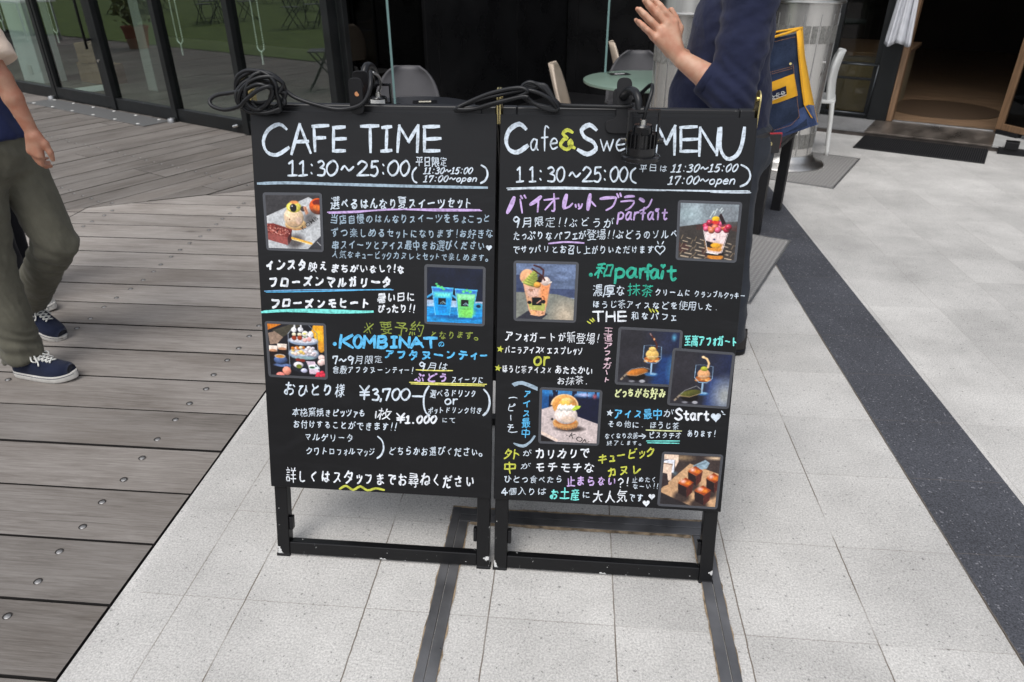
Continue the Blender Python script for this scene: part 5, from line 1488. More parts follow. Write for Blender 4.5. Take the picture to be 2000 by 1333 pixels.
# ---- what is written on the left sign
I = Ink(-.500)
for ch, x0, y0, x1, y1 in (('C', 514, 303, 563, 243), ('A', 569, 301, 607, 243), ('F', 611, 295, 641, 246), ('E', 651, 297, 675, 248), ('T', 706, 297, 739, 246),
                           ('I', 745, 297, 764, 248), ('M', 776, 297, 817, 246), ('E', 828, 297, 860, 247)): I.letter(ch, x0, y0, x1, y1, 6.0, 'w')
for ch, x0, x1 in (('1', 563, 580), ('1', 584, 600), (':', 602, 616), ('3', 621, 635), ('0', 638, 660), ('~', 667, 690), ('2', 698, 720), ('5', 724, 739), (':', 742, 756), ('0', 758, 779), ('0', 782, 800)):
    I.letter(ch, x0, 344, x1, 315, 3.6, 'w')
I.jp('平日限定', 811, 325, 874, 327, 20, 'w')
I.word('11:30~15:00', 827, 340, 921, 340, 12, 2.1, 'w', .3); I.word('17:00~open', 827, 356, 930, 355, 12, 2.1, 'w', .3)
I.letter('(', 805, 357, 814, 328, 3.2, 'w'); I.letter(')', 939, 358, 953, 323, 3.6, 'w')
I.line([(504, 359), (560, 357.5), (650, 360), (800, 364), (951, 367)], 5.2, 'g')
I.jp('選べるはんなり夏スイーツセット', 645, 411, 923, 409, 25, 'w', .014)
I.line([(640, 415), (700, 413), (800, 409), (937, 410)], 2.6, 'lil'); I.line([(643, 417), (700, 415), (760, 409), (850, 412), (941, 412)], 2.2, 'lil')
I.jp('当店自慢のはんなりスイーツをちょこっと', 644, 438, 959, 437, 20, 'g', .012)
I.jp('ずつ楽しめるセットになります!お好きな', 645, 465, 964, 467, 20, 'g', .012)
I.jp('串スイーツとアイス最中をお選びください', 647, 489, 947, 490, 21, 'g', .012); I.heart(955, 484, 6, 'w')
I.jp('人気なキュービックカヌレとセットで楽しめます。', 647, 506, 954, 512, 17, 'g', .012)
I.jp('インスタ', 516, 531, 600, 532, 27, 'W', .030); I.jp('映え', 600, 531, 641, 530, 21, 'W', .022); I.jp('まちがいなし?!な', 645, 533, 791, 535, 19, 'W', .028)
I.jp('フローズンマルガリータ', 523, 563, 766, 564, 25, 'W', .034)
I.line([(517, 569), (600, 566.5), (768, 566.5)], 2.2, 'bl2'); I.line([(520, 571), (640, 569), (764, 565)], 1.8, 'blue')
I.jp('フローズンモヒート', 526, 604, 724, 604, 23, 'W', .036)
I.line([(512, 610), (560, 607), (650, 610), (728, 609)], 5.2, 'aqua'); I.line([(516, 608), (600, 605), (700, 608)], 3.2, 'aqua')
I.jp('暑い日に', 736, 592, 811, 591, 21, 'W', .022); I.jp('ぴったり!!', 736, 613, 811, 613, 19, 'W', .022)
I.jp('※要予約', 709, 655, 829, 657, 29, 'ol', .008); I.jp('となります。', 838, 663, 935, 664, 18, 'ol', .012)
I.poly([(654 + 4 * math.cos(k * .7), 672 + 4 * math.sin(k * .7)) for k in range(9)], 'blue')
for ch, x0, x1 in zip('KOMBINAT', (664, 692, 710, 738, 764, 780, 803, 829), (689, 707, 733, 756, 775, 800, 826, 853)): I.letter(ch, x0, 679, x1, 655 + (x0 - 664) * .035, 5.6, 'blue')
I.jp('の', 853, 679, 870, 679, 15, 'blue', .012)
I.jp('アフタヌーンティー', 748, 703, 956, 704, 21, 'blue', .034)
I.word('7', 651, 711, 660, 711, 15, 2.6, 'w'); I.word('~', 663, 711, 676, 711, 15, 2.6, 'w'); I.word('9', 679, 712, 692, 712, 16, 2.6, 'w'); I.jp('月限定', 692, 712, 748, 711, 17, 'w', .010)
I.jp('倉敷アフタヌーンティー!', 649, 730, 808, 731, 16, 'w', .010)
I.word('9', 819, 724, 831, 724, 16, 2.6, 'w'); I.jp('月は', 834, 724, 876, 724, 17, 'w', .010); I.line([(813, 722.5), (850, 724), (884, 724)], 2.4, 'yel')
I.jp('ぶどう', 808, 748, 877, 750, 22, 'lil', .030); I.jp('スイーツに', 880, 751, 945, 751, 17, 'w', .010)
I.line([(800, 747), (860, 749), (950, 751)], 2.4, 'yel'); I.line([(803, 750), (870, 752), (946, 754)], 2, 'yel')
I.jp('おひとり様', 552, 776, 676, 777, 30, 'w', .012)
I.letter('¥', 703, 780, 722, 754, 3.6, 'w')
for ch, x0, x1 in (('3', 728, 740), (',', 741, 748), ('7', 748, 763), ('0', 766, 782), ('0', 783, 801)): I.letter(ch, x0, 782, x1, 760, 3.6, 'w')
I.line([(806, 774), (827, 774.5)], 4, 'w')
I.jp('選べるドリンク', 839, 777, 931, 777, 18, 'w', .012); I.word('or', 869, 790, 894, 790, 17, 2.8, 'w'); I.jp('ポットドリンク付き', 835, 809, 942, 809, 15, 'w', .012)
I.letter('(', 827, 812, 839, 755, 3.4, 'w'); I.letter(')', 944, 812, 957, 761, 3.8, 'w')
I.jp('本格窯焼きピッツァも', 570, 814, 715, 816, 18, 'w', .012); I.jp('1枚', 724, 820, 764, 820, 22, 'W', .026)
I.letter('¥', 775, 826, 791, 808, 3.4, 'W'); I.word('1.000', 792, 827, 851, 827, 14, 3.6, 'W', .15); I.jp('にて', 861, 827, 891, 828, 13, 'w', .008)
I.jp('お付けすることができます!!', 571, 837, 775, 843, 18, 'w', .012)
I.jp('マルゲリータ', 594, 862, 692, 865, 18, 'w', .008); I.jp('クワトロフォルマッジ', 596, 890, 733, 892, 18, 'w', .008)
I.letter(')', 737, 895, 750, 853, 3.2, 'w'); I.jp('どちらかお選びください。', 757, 890, 943, 893, 20, 'w', .010)
I.jp('詳しくはスタッフまでお尋ねください', 558, 943, 929, 956, 30, 'W', .010)
I.line([(664, 955), (676, 949), (690, 957), (704, 950), (718, 958), (734, 954), (750, 957)], 4.4, 'yg')
o = I.mb.build('lettering', [INK[k] for k in INKS], board_l); lay(o)
for quad, fn_, lab, txt in (
    ([(513, 376), (629, 377), (633, 493), (521, 489)], pic_set, 'laminated photo of a biscuit ice cream and a nut bar', ('.KOMB', (.63, .66), (.80, -.60), (-.60, -.62), .115)),
    ([(829, 516), (949, 521), (947, 638), (829, 633)], pic_drinks, 'laminated photo of a blue and a green iced drink', None),
    ([(517, 627), (637, 632), (641, 742), (525, 736)], pic_tea, 'laminated photo of an afternoon tea stand with peaches', None)):
    lay(food_photo(board_l, -.5, quad, fn_, lab, text=txt))

# ---- what is written on the right sign
I = Ink(.121)
I.letter('C', 988, 298, 1030, 243, 7.6, 'w'); I.letter('a', 1036, 294, 1051, 272, 3, 'w'); I.letter('f', 1058, 295, 1072, 264, 3, 'w'); I.letter('e', 1075, 292, 1089, 271, 3, 'w')
I.letter('&', 1095, 292, 1122, 254, 6.5, 'yg'); I.letter('S', 1129, 302, 1166, 244, 7.6, 'w')
for ch, x0, x1 in (('w', 1173, 1198), ('e', 1203, 1221), ('e', 1225, 1240), ('t', 1243, 1258), ('s', 1262, 1275)): I.letter(ch, x0, 295, x1, 273, 3, 'w')
I.letter('M', 1280, 303, 1319, 246, 6, 'w'); I.letter('E', 1329, 298, 1363, 248, 5.6, 'w'); I.letter('N', 1364, 305, 1403, 250, 6, 'w'); I.letter('U', 1406, 311, 1453, 251, 7, 'w')
for ch, x0, x1 in (('1', 1009, 1022), ('1', 1034, 1046), (':', 1049, 1063), ('3', 1070, 1084), ('0', 1087, 1103), ('~', 1112, 1133), ('2', 1138, 1157), ('5', 1160, 1174), (':', 1175, 1188), ('0', 1192, 1208), ('0', 1210, 1226)):
    I.letter(ch, x0, 356, x1, 327, 3.4, 'w')
I.letter('(', 1231, 358, 1242, 329, 3.4, 'w'); I.jp('平日は', 1246, 337, 1305, 337, 17, 'w', .010)
I.word('11:30~15:00', 1310, 337, 1438, 336, 15, 2.4, 'w', .35); I.word('17:00~open', 1304, 361, 1434, 360, 16, 2.4, 'w', .3); I.letter(')', 1446, 365, 1466, 322, 3.6, 'w')
for pts, w in (([(990, 368), (1100, 366), (1250, 371), (1464, 374)], 2.4), ([(992, 371), (1060, 368), (1200, 369), (1380, 374), (1460, 373)], 2.2), ([(1388, 376), (1430, 377), (1466, 377)], 2.2), ([(1000, 369), (1150, 370), (1300, 373)], 2)): I.line(pts, w, 'w')
# violet heading with swollen strokes
def blob(pts, w, col='lil'):
    n = 9; P = [Vector((*I.px(*p), 0)) for p in pts]; P = catmull(P, n); z = I.z(); vs = []
    s = I.scale(*pts[0])
    for i, p in enumerate(P):
        t = (P[min(i + 1, len(P) - 1)] - P[max(i - 1, 0)]).normalized(); nv = Vector((-t.y, t.x, 0)); k = i / (len(P) - 1)
        ww = w * s * (.35 + .65 * math.sin(math.pi * min(1, max(0, k))) ** .6)
        vs += [p + nv * ww / 2, p - nv * ww / 2]
    I.mb.add([(v.x, v.y, z) for v in vs], [(2 * i, 2 * i + 1, 2 * i + 3, 2 * i + 2) for i in range(len(P) - 1)], INKS.index(col))
def lili(*ss):
    for p in ss: I.line(list(p), 3.6, 'lil')
blob([(1005, 384), (999, 400), (990, 418)], 9); lili([(1016, 390), (1020, 416)]); lili([(1017, 383), (1020, 388)], [(1024, 382), (1027, 387)])
blob([(1058, 383), (1048, 392), (1034, 401)], 8); lili([(1052, 389), (1050, 414)])
lili([(1063, 391), (1091, 388)], [(1082, 379), (1083, 410), (1078, 412)], [(1081, 392), (1065, 410)])
blob([(1107, 379), (1103, 394), (1101, 408)], 9); lili([(1101, 408), (1112, 404), (1118, 398)])
lili([(1124, 400), (1125, 405)], [(1130, 399), (1131, 404)], [(1137, 399), (1134, 406), (1130, 408)])
blob([(1153, 378), (1150, 396), (1148, 412)], 8.5); lili([(1153, 392), (1163, 403)])
blob([(1171, 389), (1185, 387), (1204, 386)], 6.5); lili([(1204, 387), (1197, 403), (1184, 411)], [(1205, 379), (1208, 386)], [(1211, 378), (1213, 384)])
blob([(1219, 386), (1228, 384), (1240, 384)], 5.5); lili([(1213, 394), (1238, 393), (1232, 405), (1222, 411)])
blob([(1248, 388), (1254, 391), (1259, 395)], 7); lili([(1273, 390), (1266, 404), (1250, 412)])
I.word('parfait', 1206, 430, 1302, 429, 24, 3.4, 'lil', .1); I.poly([(1283 + 4 * math.cos(k * .7), 411 + 4 * math.sin(k * .7)) for k in range(9)], 'lil')
I.word('9', 1002, 444, 1016, 444, 20, 2.8, 'w'); I.jp('月限定!!ぶどうが', 1018, 445, 1199, 446, 22, 'w', .008)
I.jp('たっぷりなパフェが登場!!ぶどうのソルベ', 1000, 471, 1324, 468, 21, 'w', .010)
I.line([(1072, 476), (1105, 473), (1140, 475)], 3.4, 'lil')
I.jp('でサッパリとお召し上がりいただけます', 1000, 497, 1278, 497, 19, 'w', .010)
hh = [(1289 + 9.5 * .062 * 16 * math.sin(a) ** 3, 488 - 9.5 * .062 * (13 * math.cos(a) - 5 * math.cos(2 * a) - 2 * math.cos(3 * a) - math.cos(4 * a))) for a in [2 * math.pi * k / 16 for k in range(17)]]
I.line(hh, 2.2, 'w'); I.line([(1284, 472), (1286, 477)], 2, 'w'); I.line([(1296, 472), (1293, 477)], 2, 'w')
I.poly([(1154 + 4 * math.cos(k * .7), 537 + 4 * math.sin(k * .7)) for k in range(9)], 'teal')
I.jp('和', 1161, 544, 1198, 543, 30, 'teal', .034)
for ch, x0, x1, y0, y1 in (('p', 1201, 1220, 544, 525), ('a', 1224, 1244, 542, 524), ('r', 1249, 1261, 543, 525), ('f', 1260, 1272, 546, 528), ('a', 1270, 1287, 544, 527), ('t', 1304, 1320, 547, 527)): I.letter(ch, x0, y0, x1, y1, 5.2, 'teal')
blob([(1295, 528), (1293, 538), (1292, 546)], 6.5, 'teal'); I.heart(1295, 520, 5.5, 'teal')
I.jp('濃厚な', 1156, 580, 1222, 579, 24, 'w', .008); I.jp('抹茶', 1225, 579, 1276, 580, 25, 'teal', .020); I.jp('クリームに', 1278, 580, 1349, 580, 17, 'w', .012); I.jp('クランブルクッキー', 1355, 582, 1456, 585, 15, 'w', .012)
I.jp('ほうじ茶アイスなどを使用した、', 1156, 603, 1402, 608, 18, 'w', .010)
for ch, x0, x1 in (('T', 1158, 1178), ('H', 1184, 1201), ('E', 1207, 1223)): I.letter(ch, x0, 628, x1, 609, 3.6, 'W')
I.jp('和なパフェ', 1231, 627, 1321, 628, 19, 'w', .014)
for a in ([(1147, 628), (1153, 632)], [(1152, 624), (1158, 629)], [(1157, 622), (1161, 627)], [(1268, 603), (1272, 610)], [(1274, 604), (1278, 610)], [(1281, 605), (1285, 610)]): I.line(a, 2.6, 'yg')
I.jp('アフォガートが新登場!', 985, 668, 1171, 672, 22, 'W', .012)
I.star(977, 682, 7, 'yg'); I.jp('バニラアイス', 985, 692, 1057, 693, 18, 'W', .014); I.jp('×', 1055, 692, 1068, 693, 18, 'W', .012); I.jp('エスプレッソ', 1067, 693, 1139, 695, 18, 'W', .014)
I.word('or', 1043, 713, 1073, 713, 25, 4, 'yg')
I.star(973, 719, 7, 'yg'); I.jp('ほうじ茶アイス', 980, 729, 1067, 732, 18, 'W', .014); I.jp('×', 1068, 731, 1082, 732, 18, 'W', .012); I.jp('あたたかい', 1083, 732, 1158, 734, 19, 'W', .014); I.jp('お抹茶、', 1086, 752, 1149, 752, 17, 'W', .012)
I.jp('王道アフォガート', 1188, 639, 1184, 749, 19, 'pink', .012, vertical=True)
I.jp('至高アフォガート', 1336, 676, 1440, 678, 22, 'aqua', .024)
I.jp('どっちがお好み', 1198, 778, 1301, 778, 21, 'cr', .024)
for k in range(3): I.line([(1001 + k * 2, 750 + k * 2), (1020, 746 + k * 2), (1049, 757 + k * 2.5)], 3.2, 'g'); I.line([(1004 + k, 866 + k), (1022, 870 + k * 1.5), (1036, 862 + k), (1043 + k, 852)], 3.0, 'g')
I.jp('アイス最中', 1030, 759, 1026, 856, 20, 'blue', .016, vertical=True)
I.jp('(ピーチ)', 999, 776, 996, 853, 19, 'w', .010, vertical=True)
I.star(1191, 807, 7, 'w'); I.jp('アイス最中', 1197, 819, 1293, 820, 22, 'blue', .018); I.jp('が', 1294, 816, 1316, 816, 18, 'w', .010)
I.word('Start', 1318, 820, 1384, 821, 21, 4, 'W'); I.heart(1398, 815, 10, 'w'); I.line([(1409, 803), (1412, 806)], 2, 'w'); I.line([(1412, 809), (1416, 810)], 2, 'w')
I.jp('その他に、', 1185, 836, 1257, 837, 15, 'w', .012); I.jp('ほうじ茶', 1268, 839, 1327, 840, 16, 'w', .012); I.line([(1262, 840), (1300, 841.5), (1331, 842)], 2.4, 'cr')
I.jp('なくなり次第', 1180, 858, 1246, 858, 13, 'w', .012); I.line([(1247, 852), (1260, 852)], 2.2, 'w'); I.line([(1254, 848), (1261, 852), (1255, 857)], 2.2, 'w', False)
I.jp('ピスタチオ', 1266, 858, 1331, 858, 15, 'w', .012); I.line([(1263, 861.5), (1327, 861.5)], 2.2, 'aqua'); I.line([(1265, 865), (1326, 866)], 2.2, 'aqua')
I.jp('終了します。', 1184, 871, 1253, 871, 11, 'w', .010); I.jp('あります!', 1341, 855, 1398, 856, 17, 'w', .010)
I.jp('外', 982, 897, 1016, 897, 22, 'yg', .030); I.jp('が', 1018, 893, 1041, 893, 16, 'w', .010); I.jp('カリカリで', 1044, 898, 1153, 898, 24, 'W', .018)
I.jp('中', 982, 924, 1009, 924, 23, 'yg', .030); I.jp('が', 1014, 918, 1038, 918, 16, 'w', .010); I.jp('モチモチな', 1042, 924, 1162, 926, 23, 'W', .014)
I.jp('キュービック', 1165, 908, 1280, 893, 23, 'yg', .022); I.jp('カヌレ', 1184, 935, 1254, 926, 23, 'yg', .024)
I.jp('ひとつ食べたら', 983, 944, 1100, 945, 17, 'w', .012); I.jp('止まらない', 1105, 950, 1205, 951, 22, 'lil', .022); I.jp('?!', 1207, 954, 1229, 954, 21, 'W', .014)
I.jp('止めたく', 1234, 943, 1283, 944, 13, 'w', .012); I.jp('なーい!!', 1234, 956, 1286, 957, 13, 'w', .012)
I.letter('4', 980, 967, 991, 954, 2.6, 'w'); I.jp('個入りは', 992, 968, 1068, 969, 17, 'w', .010); I.jp('お土産', 1072, 976, 1133, 978, 24, 'aqua', .024); I.jp('に', 1135, 974, 1154, 975, 17, 'w', .012)
I.jp('大人気', 1156, 983, 1226, 985, 28, 'W', .016); I.jp('です', 1227, 983, 1257, 984, 21, 'w', .012); I.heart(1262, 983, 7, 'W'); I.heart(1273, 970, 6.5, 'W')
o = I.mb.build('lettering', [INK[k] for k in INKS], board_r); lay(o)
for quad, fn_, lab, txt, z in (
    ([(1324, 391), (1450, 395), (1438, 514), (1319, 508)], pic_grape, 'laminated photo of a parfait heaped with red grapes', None, .0016),
    ([(1003, 509), (1131, 512), (1125, 631), (1003, 627)], pic_matcha, 'laminated photo of a green tea parfait in a clear cup', None, .0016),
    ([(1208, 638), (1334, 645), (1325, 757), (1200, 751)], lambda: pic_affogato(0), 'laminated photo of pale ice cream in a stem glass beside coffee', None, .0016),
    ([(1314, 679), (1436, 689), (1423, 799), (1302, 791)], lambda: pic_affogato(1), 'laminated photo of orange ice cream in a stem glass beside green tea', None, .0030),
    ([(1054, 756), (1177, 762), (1170, 871), (1051, 866)], pic_monaka, 'laminated photo of an ice cream scoop between two wafers', ('.KON', (.45, .83), (.86, .42), (.42, -.72), .155), .0016),
    ([(1293, 882), (1413, 888), (1401, 995), (1283, 988)], pic_canele, 'laminated photo of four glazed cube cakes on a wooden board', None, .0016)):
    lay(food_photo(board_r, .121, quad, fn_, lab, z=z, text=txt))
# ================================================================== LAMPS AND CABLES ON THE SIGNS
def lamp_body(root, c, axis_down=True):
    """finned LED head hanging from a bracket; c is the middle of the lens face (world offset from root)"""
    c = Vector(c)
    h = MB()
    h.lathe([(.003, .004), (.040, .004), (.0435, .006), (.0435, .014), (.041, .0155), (.030, .016)], 32, 0, Matrix.Translation(c))
    h.build('bezel', M['lamp_black'], root, smooth='auto')
    b = MB()
    b.lathe([(.033, .016), (.033, .034), (.027, .0345), (.027, .062), (.0215, .063), (.0215, .078), (.019, .081), (.004, .0815)], 32, 0, Matrix.Translation(c))
    for k in range(18):
        a = 2 * math.pi * k / 18
        m = Matrix.Translation(c) @ Matrix.Rotation(a, 4, 'Z')
        b.box((.026, -.0013, .034), (.0335, .0013, .064), 0, m)
    b.build('heat_sink', M['lamp_black'], root, smooth='auto')
    for s in (-1, 1):
        k = MB(); k.cyl(c + Vector((s * .030, 0, .047)), c + Vector((s * .038, 0, .047)), .0035, .0035, 8)
        k.build('pivot_pin', M['brass'], root, smooth='auto')
    for s in (-1, 1):
        q = MB(); q.cyl(c + Vector((s * .036, 0, .047)), c + Vector((s * .047, 0, .047)), .0072, .0066, 10); q.build('knob', M['lamp_black'], root, smooth='auto')
    n = MB(); n.cyl(c + Vector((0, 0, .081)), c + Vector((0, 0, .092)), .0075, .0065, 10); n.build('cable_gland', M['chrome'], root, smooth='auto')
    u = MB()
    u.box((c.x - .0350, c.y - .008, c.z + .109), (c.x + .0350, c.y + .008, c.z + .1130))
    for s in (-1, 1): u.box((c.x + s * .0332 - .0018, c.y - .008, c.z + .040), (c.x + s * .0332 + .0018, c.y + .008, c.z + .1089))
    u.build('bracket', M['lamp_black'], root)

def rounded(poly, r=.006, n=4):
    out = []
    m = len(poly)
    for i in range(m):
        p, a, b = Vector(poly[i]), Vector(poly[i - 1]), Vector(poly[(i + 1) % m])
        da, db = (a - p), (b - p)
        ra = min(r, da.length * .48, db.length * .48)
        p0, p1 = p + da.normalized() * ra, p + db.normalized() * ra
        for k in range(n + 1):
            t = k / n
            q = p0 * (1 - t) ** 2 + p * 2 * t * (1 - t) + p1 * t * t
            out.append((q.x, q.y))
    return out

# right lamp: clamp plate over the board, gooseneck towards us, head hanging over the heading
es, en = Vector((0, LEAN, 1)) / SL, Vector((0, -1, LEAN)) / SL
def bp(x, y, n):                                    # photo pixel on the board plane, lifted n
    u, q = onb(x, y); return Vector((u, BOARD_Y, 0)) + es * q + en * n
lo = Vector((.10, 1.74, 1.19))
lamp = tag(empty('clip_lamp', lo), 'black clip-on LED lamp with finned head hanging in front of the Sweets heading', 'clip lamp', 'lamps clipped on the signs')
pl = [(1205, 262), (1183, 261), (1181, 237), (1203, 234), (1205, 153), (1234, 153), (1235, 262)]
pu = [(onb(*p)[0] - lo.x, onb(*p)[1]) for p in pl]
mxp = Matrix.Translation(Vector((0, BOARD_Y, 0)) - Vector((0, lo.y, lo.z))) @ Matrix(((1, es.x, en.x, 0), (0, es.y, en.y, 0), (0, es.z, en.z, 0), (0, 0, 0, 1)))
b = MB(); b.prism(rounded(pu[::-1], .016, 6), .006, .012, 0, mxp); b.build('clamp_plate', M['black_matte'], lamp, bevel=.0012)
b = MB(); q0 = [(u, s) for u, s in pu]
back = [(-.012, 1.30), (.026, 1.30), (.026, 1.20), (-.012, 1.20)]
b.prism(rounded(back[::-1], .014, 5), -.075, -.069, 0, mxp); b.build('clamp_jaw', M['black_matte'], lamp, bevel=.0012)
b = MB(); z0 = mxp @ Vector((pu[4][0] + .012, 1.262, .006)); z1 = mxp @ Vector((pu[4][0] + .012, 1.262, -.075)); b.cyl(z0, z1, .006, .006, 12); b.build('clamp_spring', M['steel_dull'], lamp, smooth='auto')
hc = at(1250, 316, 1.60) - lo
neck = [bp(1217, 190, .012) - lo, bp(1219, 188, .030) - lo, at(1228, 178, 1.665) - lo, at(1240, 180, 1.63) - lo, at(1247, 195, 1.61) - lo, at(1249, 215, 1.602) - lo, hc + Vector((0, 0, .112))]
b = MB(); pts = catmull(neck, 8); b.tube(pts, [.0105 - .003 * i / len(pts) for i in range(len(pts))], 12); b.build('gooseneck', M['black_rubber'], lamp, smooth=True)
lamp_body(lamp, hc)
b = MB(); b.tube(catmull([hc + Vector((0, 0, .090)), hc + Vector((.004, -.004, .115)), hc + Vector((.014, .015, .150)), hc + Vector((.012, .05, .155)), bp(1236, 200, .02) - lo], 8), .0042, 8); b.build('lead', M['black_rubber'], lamp, smooth=True)
b = MB(); b.cyl(hc + Vector((.004, -.0217, .069)), hc + Vector((.004, -.026, .069)), .0085, .0075, 14); b.build('plug', M['black_metal'], lamp, smooth='auto')

# left lamp: the same kind, clipped on backwards so that its head hangs behind the ridge
l2 = Vector((-.53, 1.80, 1.20))
lamp2 = tag(empty('clip_lamp', l2), 'black clip-on LED lamp turned to the back, beside the cable coil on the left sign', 'clip lamp', 'lamps clipped on the signs')
def plate_at(px, Y, th, rr=.014):
    b = MB()
    P = [at(x, y, Y) - l2 for x, y in px]
    xz = rounded([(p.x, p.z) for p in P], rr, 6)
    m = Matrix(((1, 0, 0, 0), (0, 0, -1, P[0].y), (0, 1, 0, 0), (0, 0, 0, 1)))
    b.prism(xz, 0, th, 0, m); return b
plate_at([(686, 222), (713, 222), (707, 152), (680, 152)], 1.735, .006).build('clamp_plate', M['black_matte'], lamp2, bevel=.0012)
plate_at([(692, 222), (722, 222), (720, 138), (688, 138)], 1.800, .006).build('clamp_jaw', M['black_metal'], lamp2, bevel=.0012)
b = MB(); b.cyl(at(697, 184, 1.728) - l2, at(699, 184, 1.80) - l2, .0055, .0055, 12); b.build('clamp_spring', mat('copper rivet', (.55, .25, .12), .3, 1.0), lamp2, smooth='auto')
b = MB(); pts = catmull([at(706, 172, 1.80) - l2, at(710, 150, 1.81) - l2, at(716, 130, 1.83) - l2, at(727, 132, 1.86) - l2, at(735, 150, 1.90) - l2, at(738, 166, 1.90) - l2], 8)
b.tube(pts, [.0105 - .003 * i / len(pts) for i in range(len(pts))], 12); b.build('gooseneck', M['black_rubber'], lamp2, smooth=True)
h2 = at(739, 186, 1.90) - l2 - Vector((0, 0, .085))
lamp_body(lamp2, h2)
b = MB(); vs = []
for k in range(9):
    a = R(-150 + 120 * k / 8)
    for z in (.064, .076): vs.append(h2 + Vector((.0222 * math.cos(a), .0222 * math.sin(a), z)))
b.add(vs, [(2 * k, 2 * k + 2, 2 * k + 3, 2 * k + 1) for k in range(8)]); b.build('rating_sticker', M['white_plastic'], lamp2)
b = MB(); b.tube(catmull([h2 + Vector((0, 0, .09)), at(744, 165, 1.89) - l2, at(739, 149, 1.87) - l2, at(728, 142, 1.83) - l2], 8), .0035, 8); b.build('lead', M['steel_dull'], lamp2, smooth=True)

# cable of the left lamp: down from the clamp, along the ridge, then wound into a loose coil on the corner
RC = .0050
r_ = random.Random(4)
pts = [at(724, 140, 1.775), at(724, 165, 1.745), at(718, 188, 1.735), at(700, 207, 1.728), at(660, 214, 1.728), at(610, 203, 1.728), at(575, 190, 1.732), at(556, 176, 1.735)]
cx, cy = 508, 181
loops = [((509, 180), 49, 40, .5), ((496, 186), 35, 31, -.8), ((518, 188), 40, 27, 1.2), ((500, 170), 41, 31, .8), ((512, 186), 46, 34, -.9), ((506, 178), 26, 37, .6)]
ph = 0
for i, ((ox, oy), rx, ry, rot) in enumerate(loops):
    for k in range(14):
        a = -2 * math.pi * k / 14 - .1
        x, y = rx * math.cos(a), ry * math.sin(a)
        xx, yy = x * math.cos(rot * .4) - y * math.sin(rot * .4), x * math.sin(rot * .4) + y * math.cos(rot * .4)
        pts.append(at(ox + xx + r_.uniform(-.7, .7), oy + yy * 1.0 + r_.uniform(-.7, .7), 1.735 - .004 * i + .010 * math.sin(a * 1.0 + i * 1.7)))
# the strand that ties the middle, then the long loose loop to the left
pts += [at(530, 170, 1.70), at(505, 176, 1.695), at(480, 196, 1.70), at(468, 208, 1.71), at(440, 215, 1.72), at(415, 208, 1.73), at(410, 196, 1.74), at(425, 186, 1.745), at(450, 182, 1.74), at(478, 176, 1.71), at(505, 165, 1.70), at(532, 178, 1.705), at(520, 205, 1.71), at(495, 218, 1.716), at(520, 221, 1.714), at(548, 212, 1.72)]
o0 = at(508, 200, 1.73)
cb = MB(); cb.tube([p - o0 for p in catmull(pts, 5)], RC, 9)
t = tag(cb.build('power_cable', M['black_rubber'], smooth=True, loc=o0), 'black rubber cable wound in a loose coil on the corner of the CAFE TIME sign', 'cable', 'lamp cables')
b = MB(); b.box((-.006, -.004, -.018), (.006, .004, .018)); pl_ = b.build('plug_pin', M['brass'], t, bevel=.001, loc=at(489, 181, 1.712) - o0); pl_.rotation_euler = (.2, .4, .2)
# cable of the right lamp: a twisted hank lying across the gap between the signs
pts = [at(1236, 205, 1.735), at(1215, 209, 1.742), at(1160, 208, 1.742), at(1100, 206, 1.738), at(1088, 200, 1.734)]
for i in range(4):
    w = 3 * (i - 1.5)
    pts += [at(1062 + w, 172 - i, 1.735), at(1040 + w, 161 + i * 3, 1.738), at(1022 + w * .5, 170 + i * 2, 1.74), at(1024, 186 + i * 2, 1.735), at(1046, 204, 1.726), at(1072 + w, 214 - i, 1.722), at(1090 - i, 213, 1.722)]
pts += [at(1076, 196, 1.712), at(1052, 182, 1.712), at(1025, 177, 1.715), at(975, 186, 1.722), at(925, 199, 1.728), at(890, 214, 1.730), at(900, 217, 1.728), at(940, 211, 1.722), at(985, 198, 1.716), at(1020, 186, 1.710), at(1030, 178, 1.708), at(1010, 172, 1.712), at(960, 182, 1.722), at(915, 200, 1.726), at(892, 213, 1.722), at(925, 213, 1.722), at(960, 203, 1.716), at(1015, 190, 1.708), at(1032, 190, 1.705)]
o0 = at(1040, 205, 1.73)
cb = MB(); cb.tube([p - o0 for p in catmull(pts, 5)], RC * .95, 9)
tag(cb.build('power_cable', M['black_rubber'], smooth=True, loc=o0), 'black rubber cable twisted in a hank lying across the gap between the two signs', 'cable', 'lamp cables')

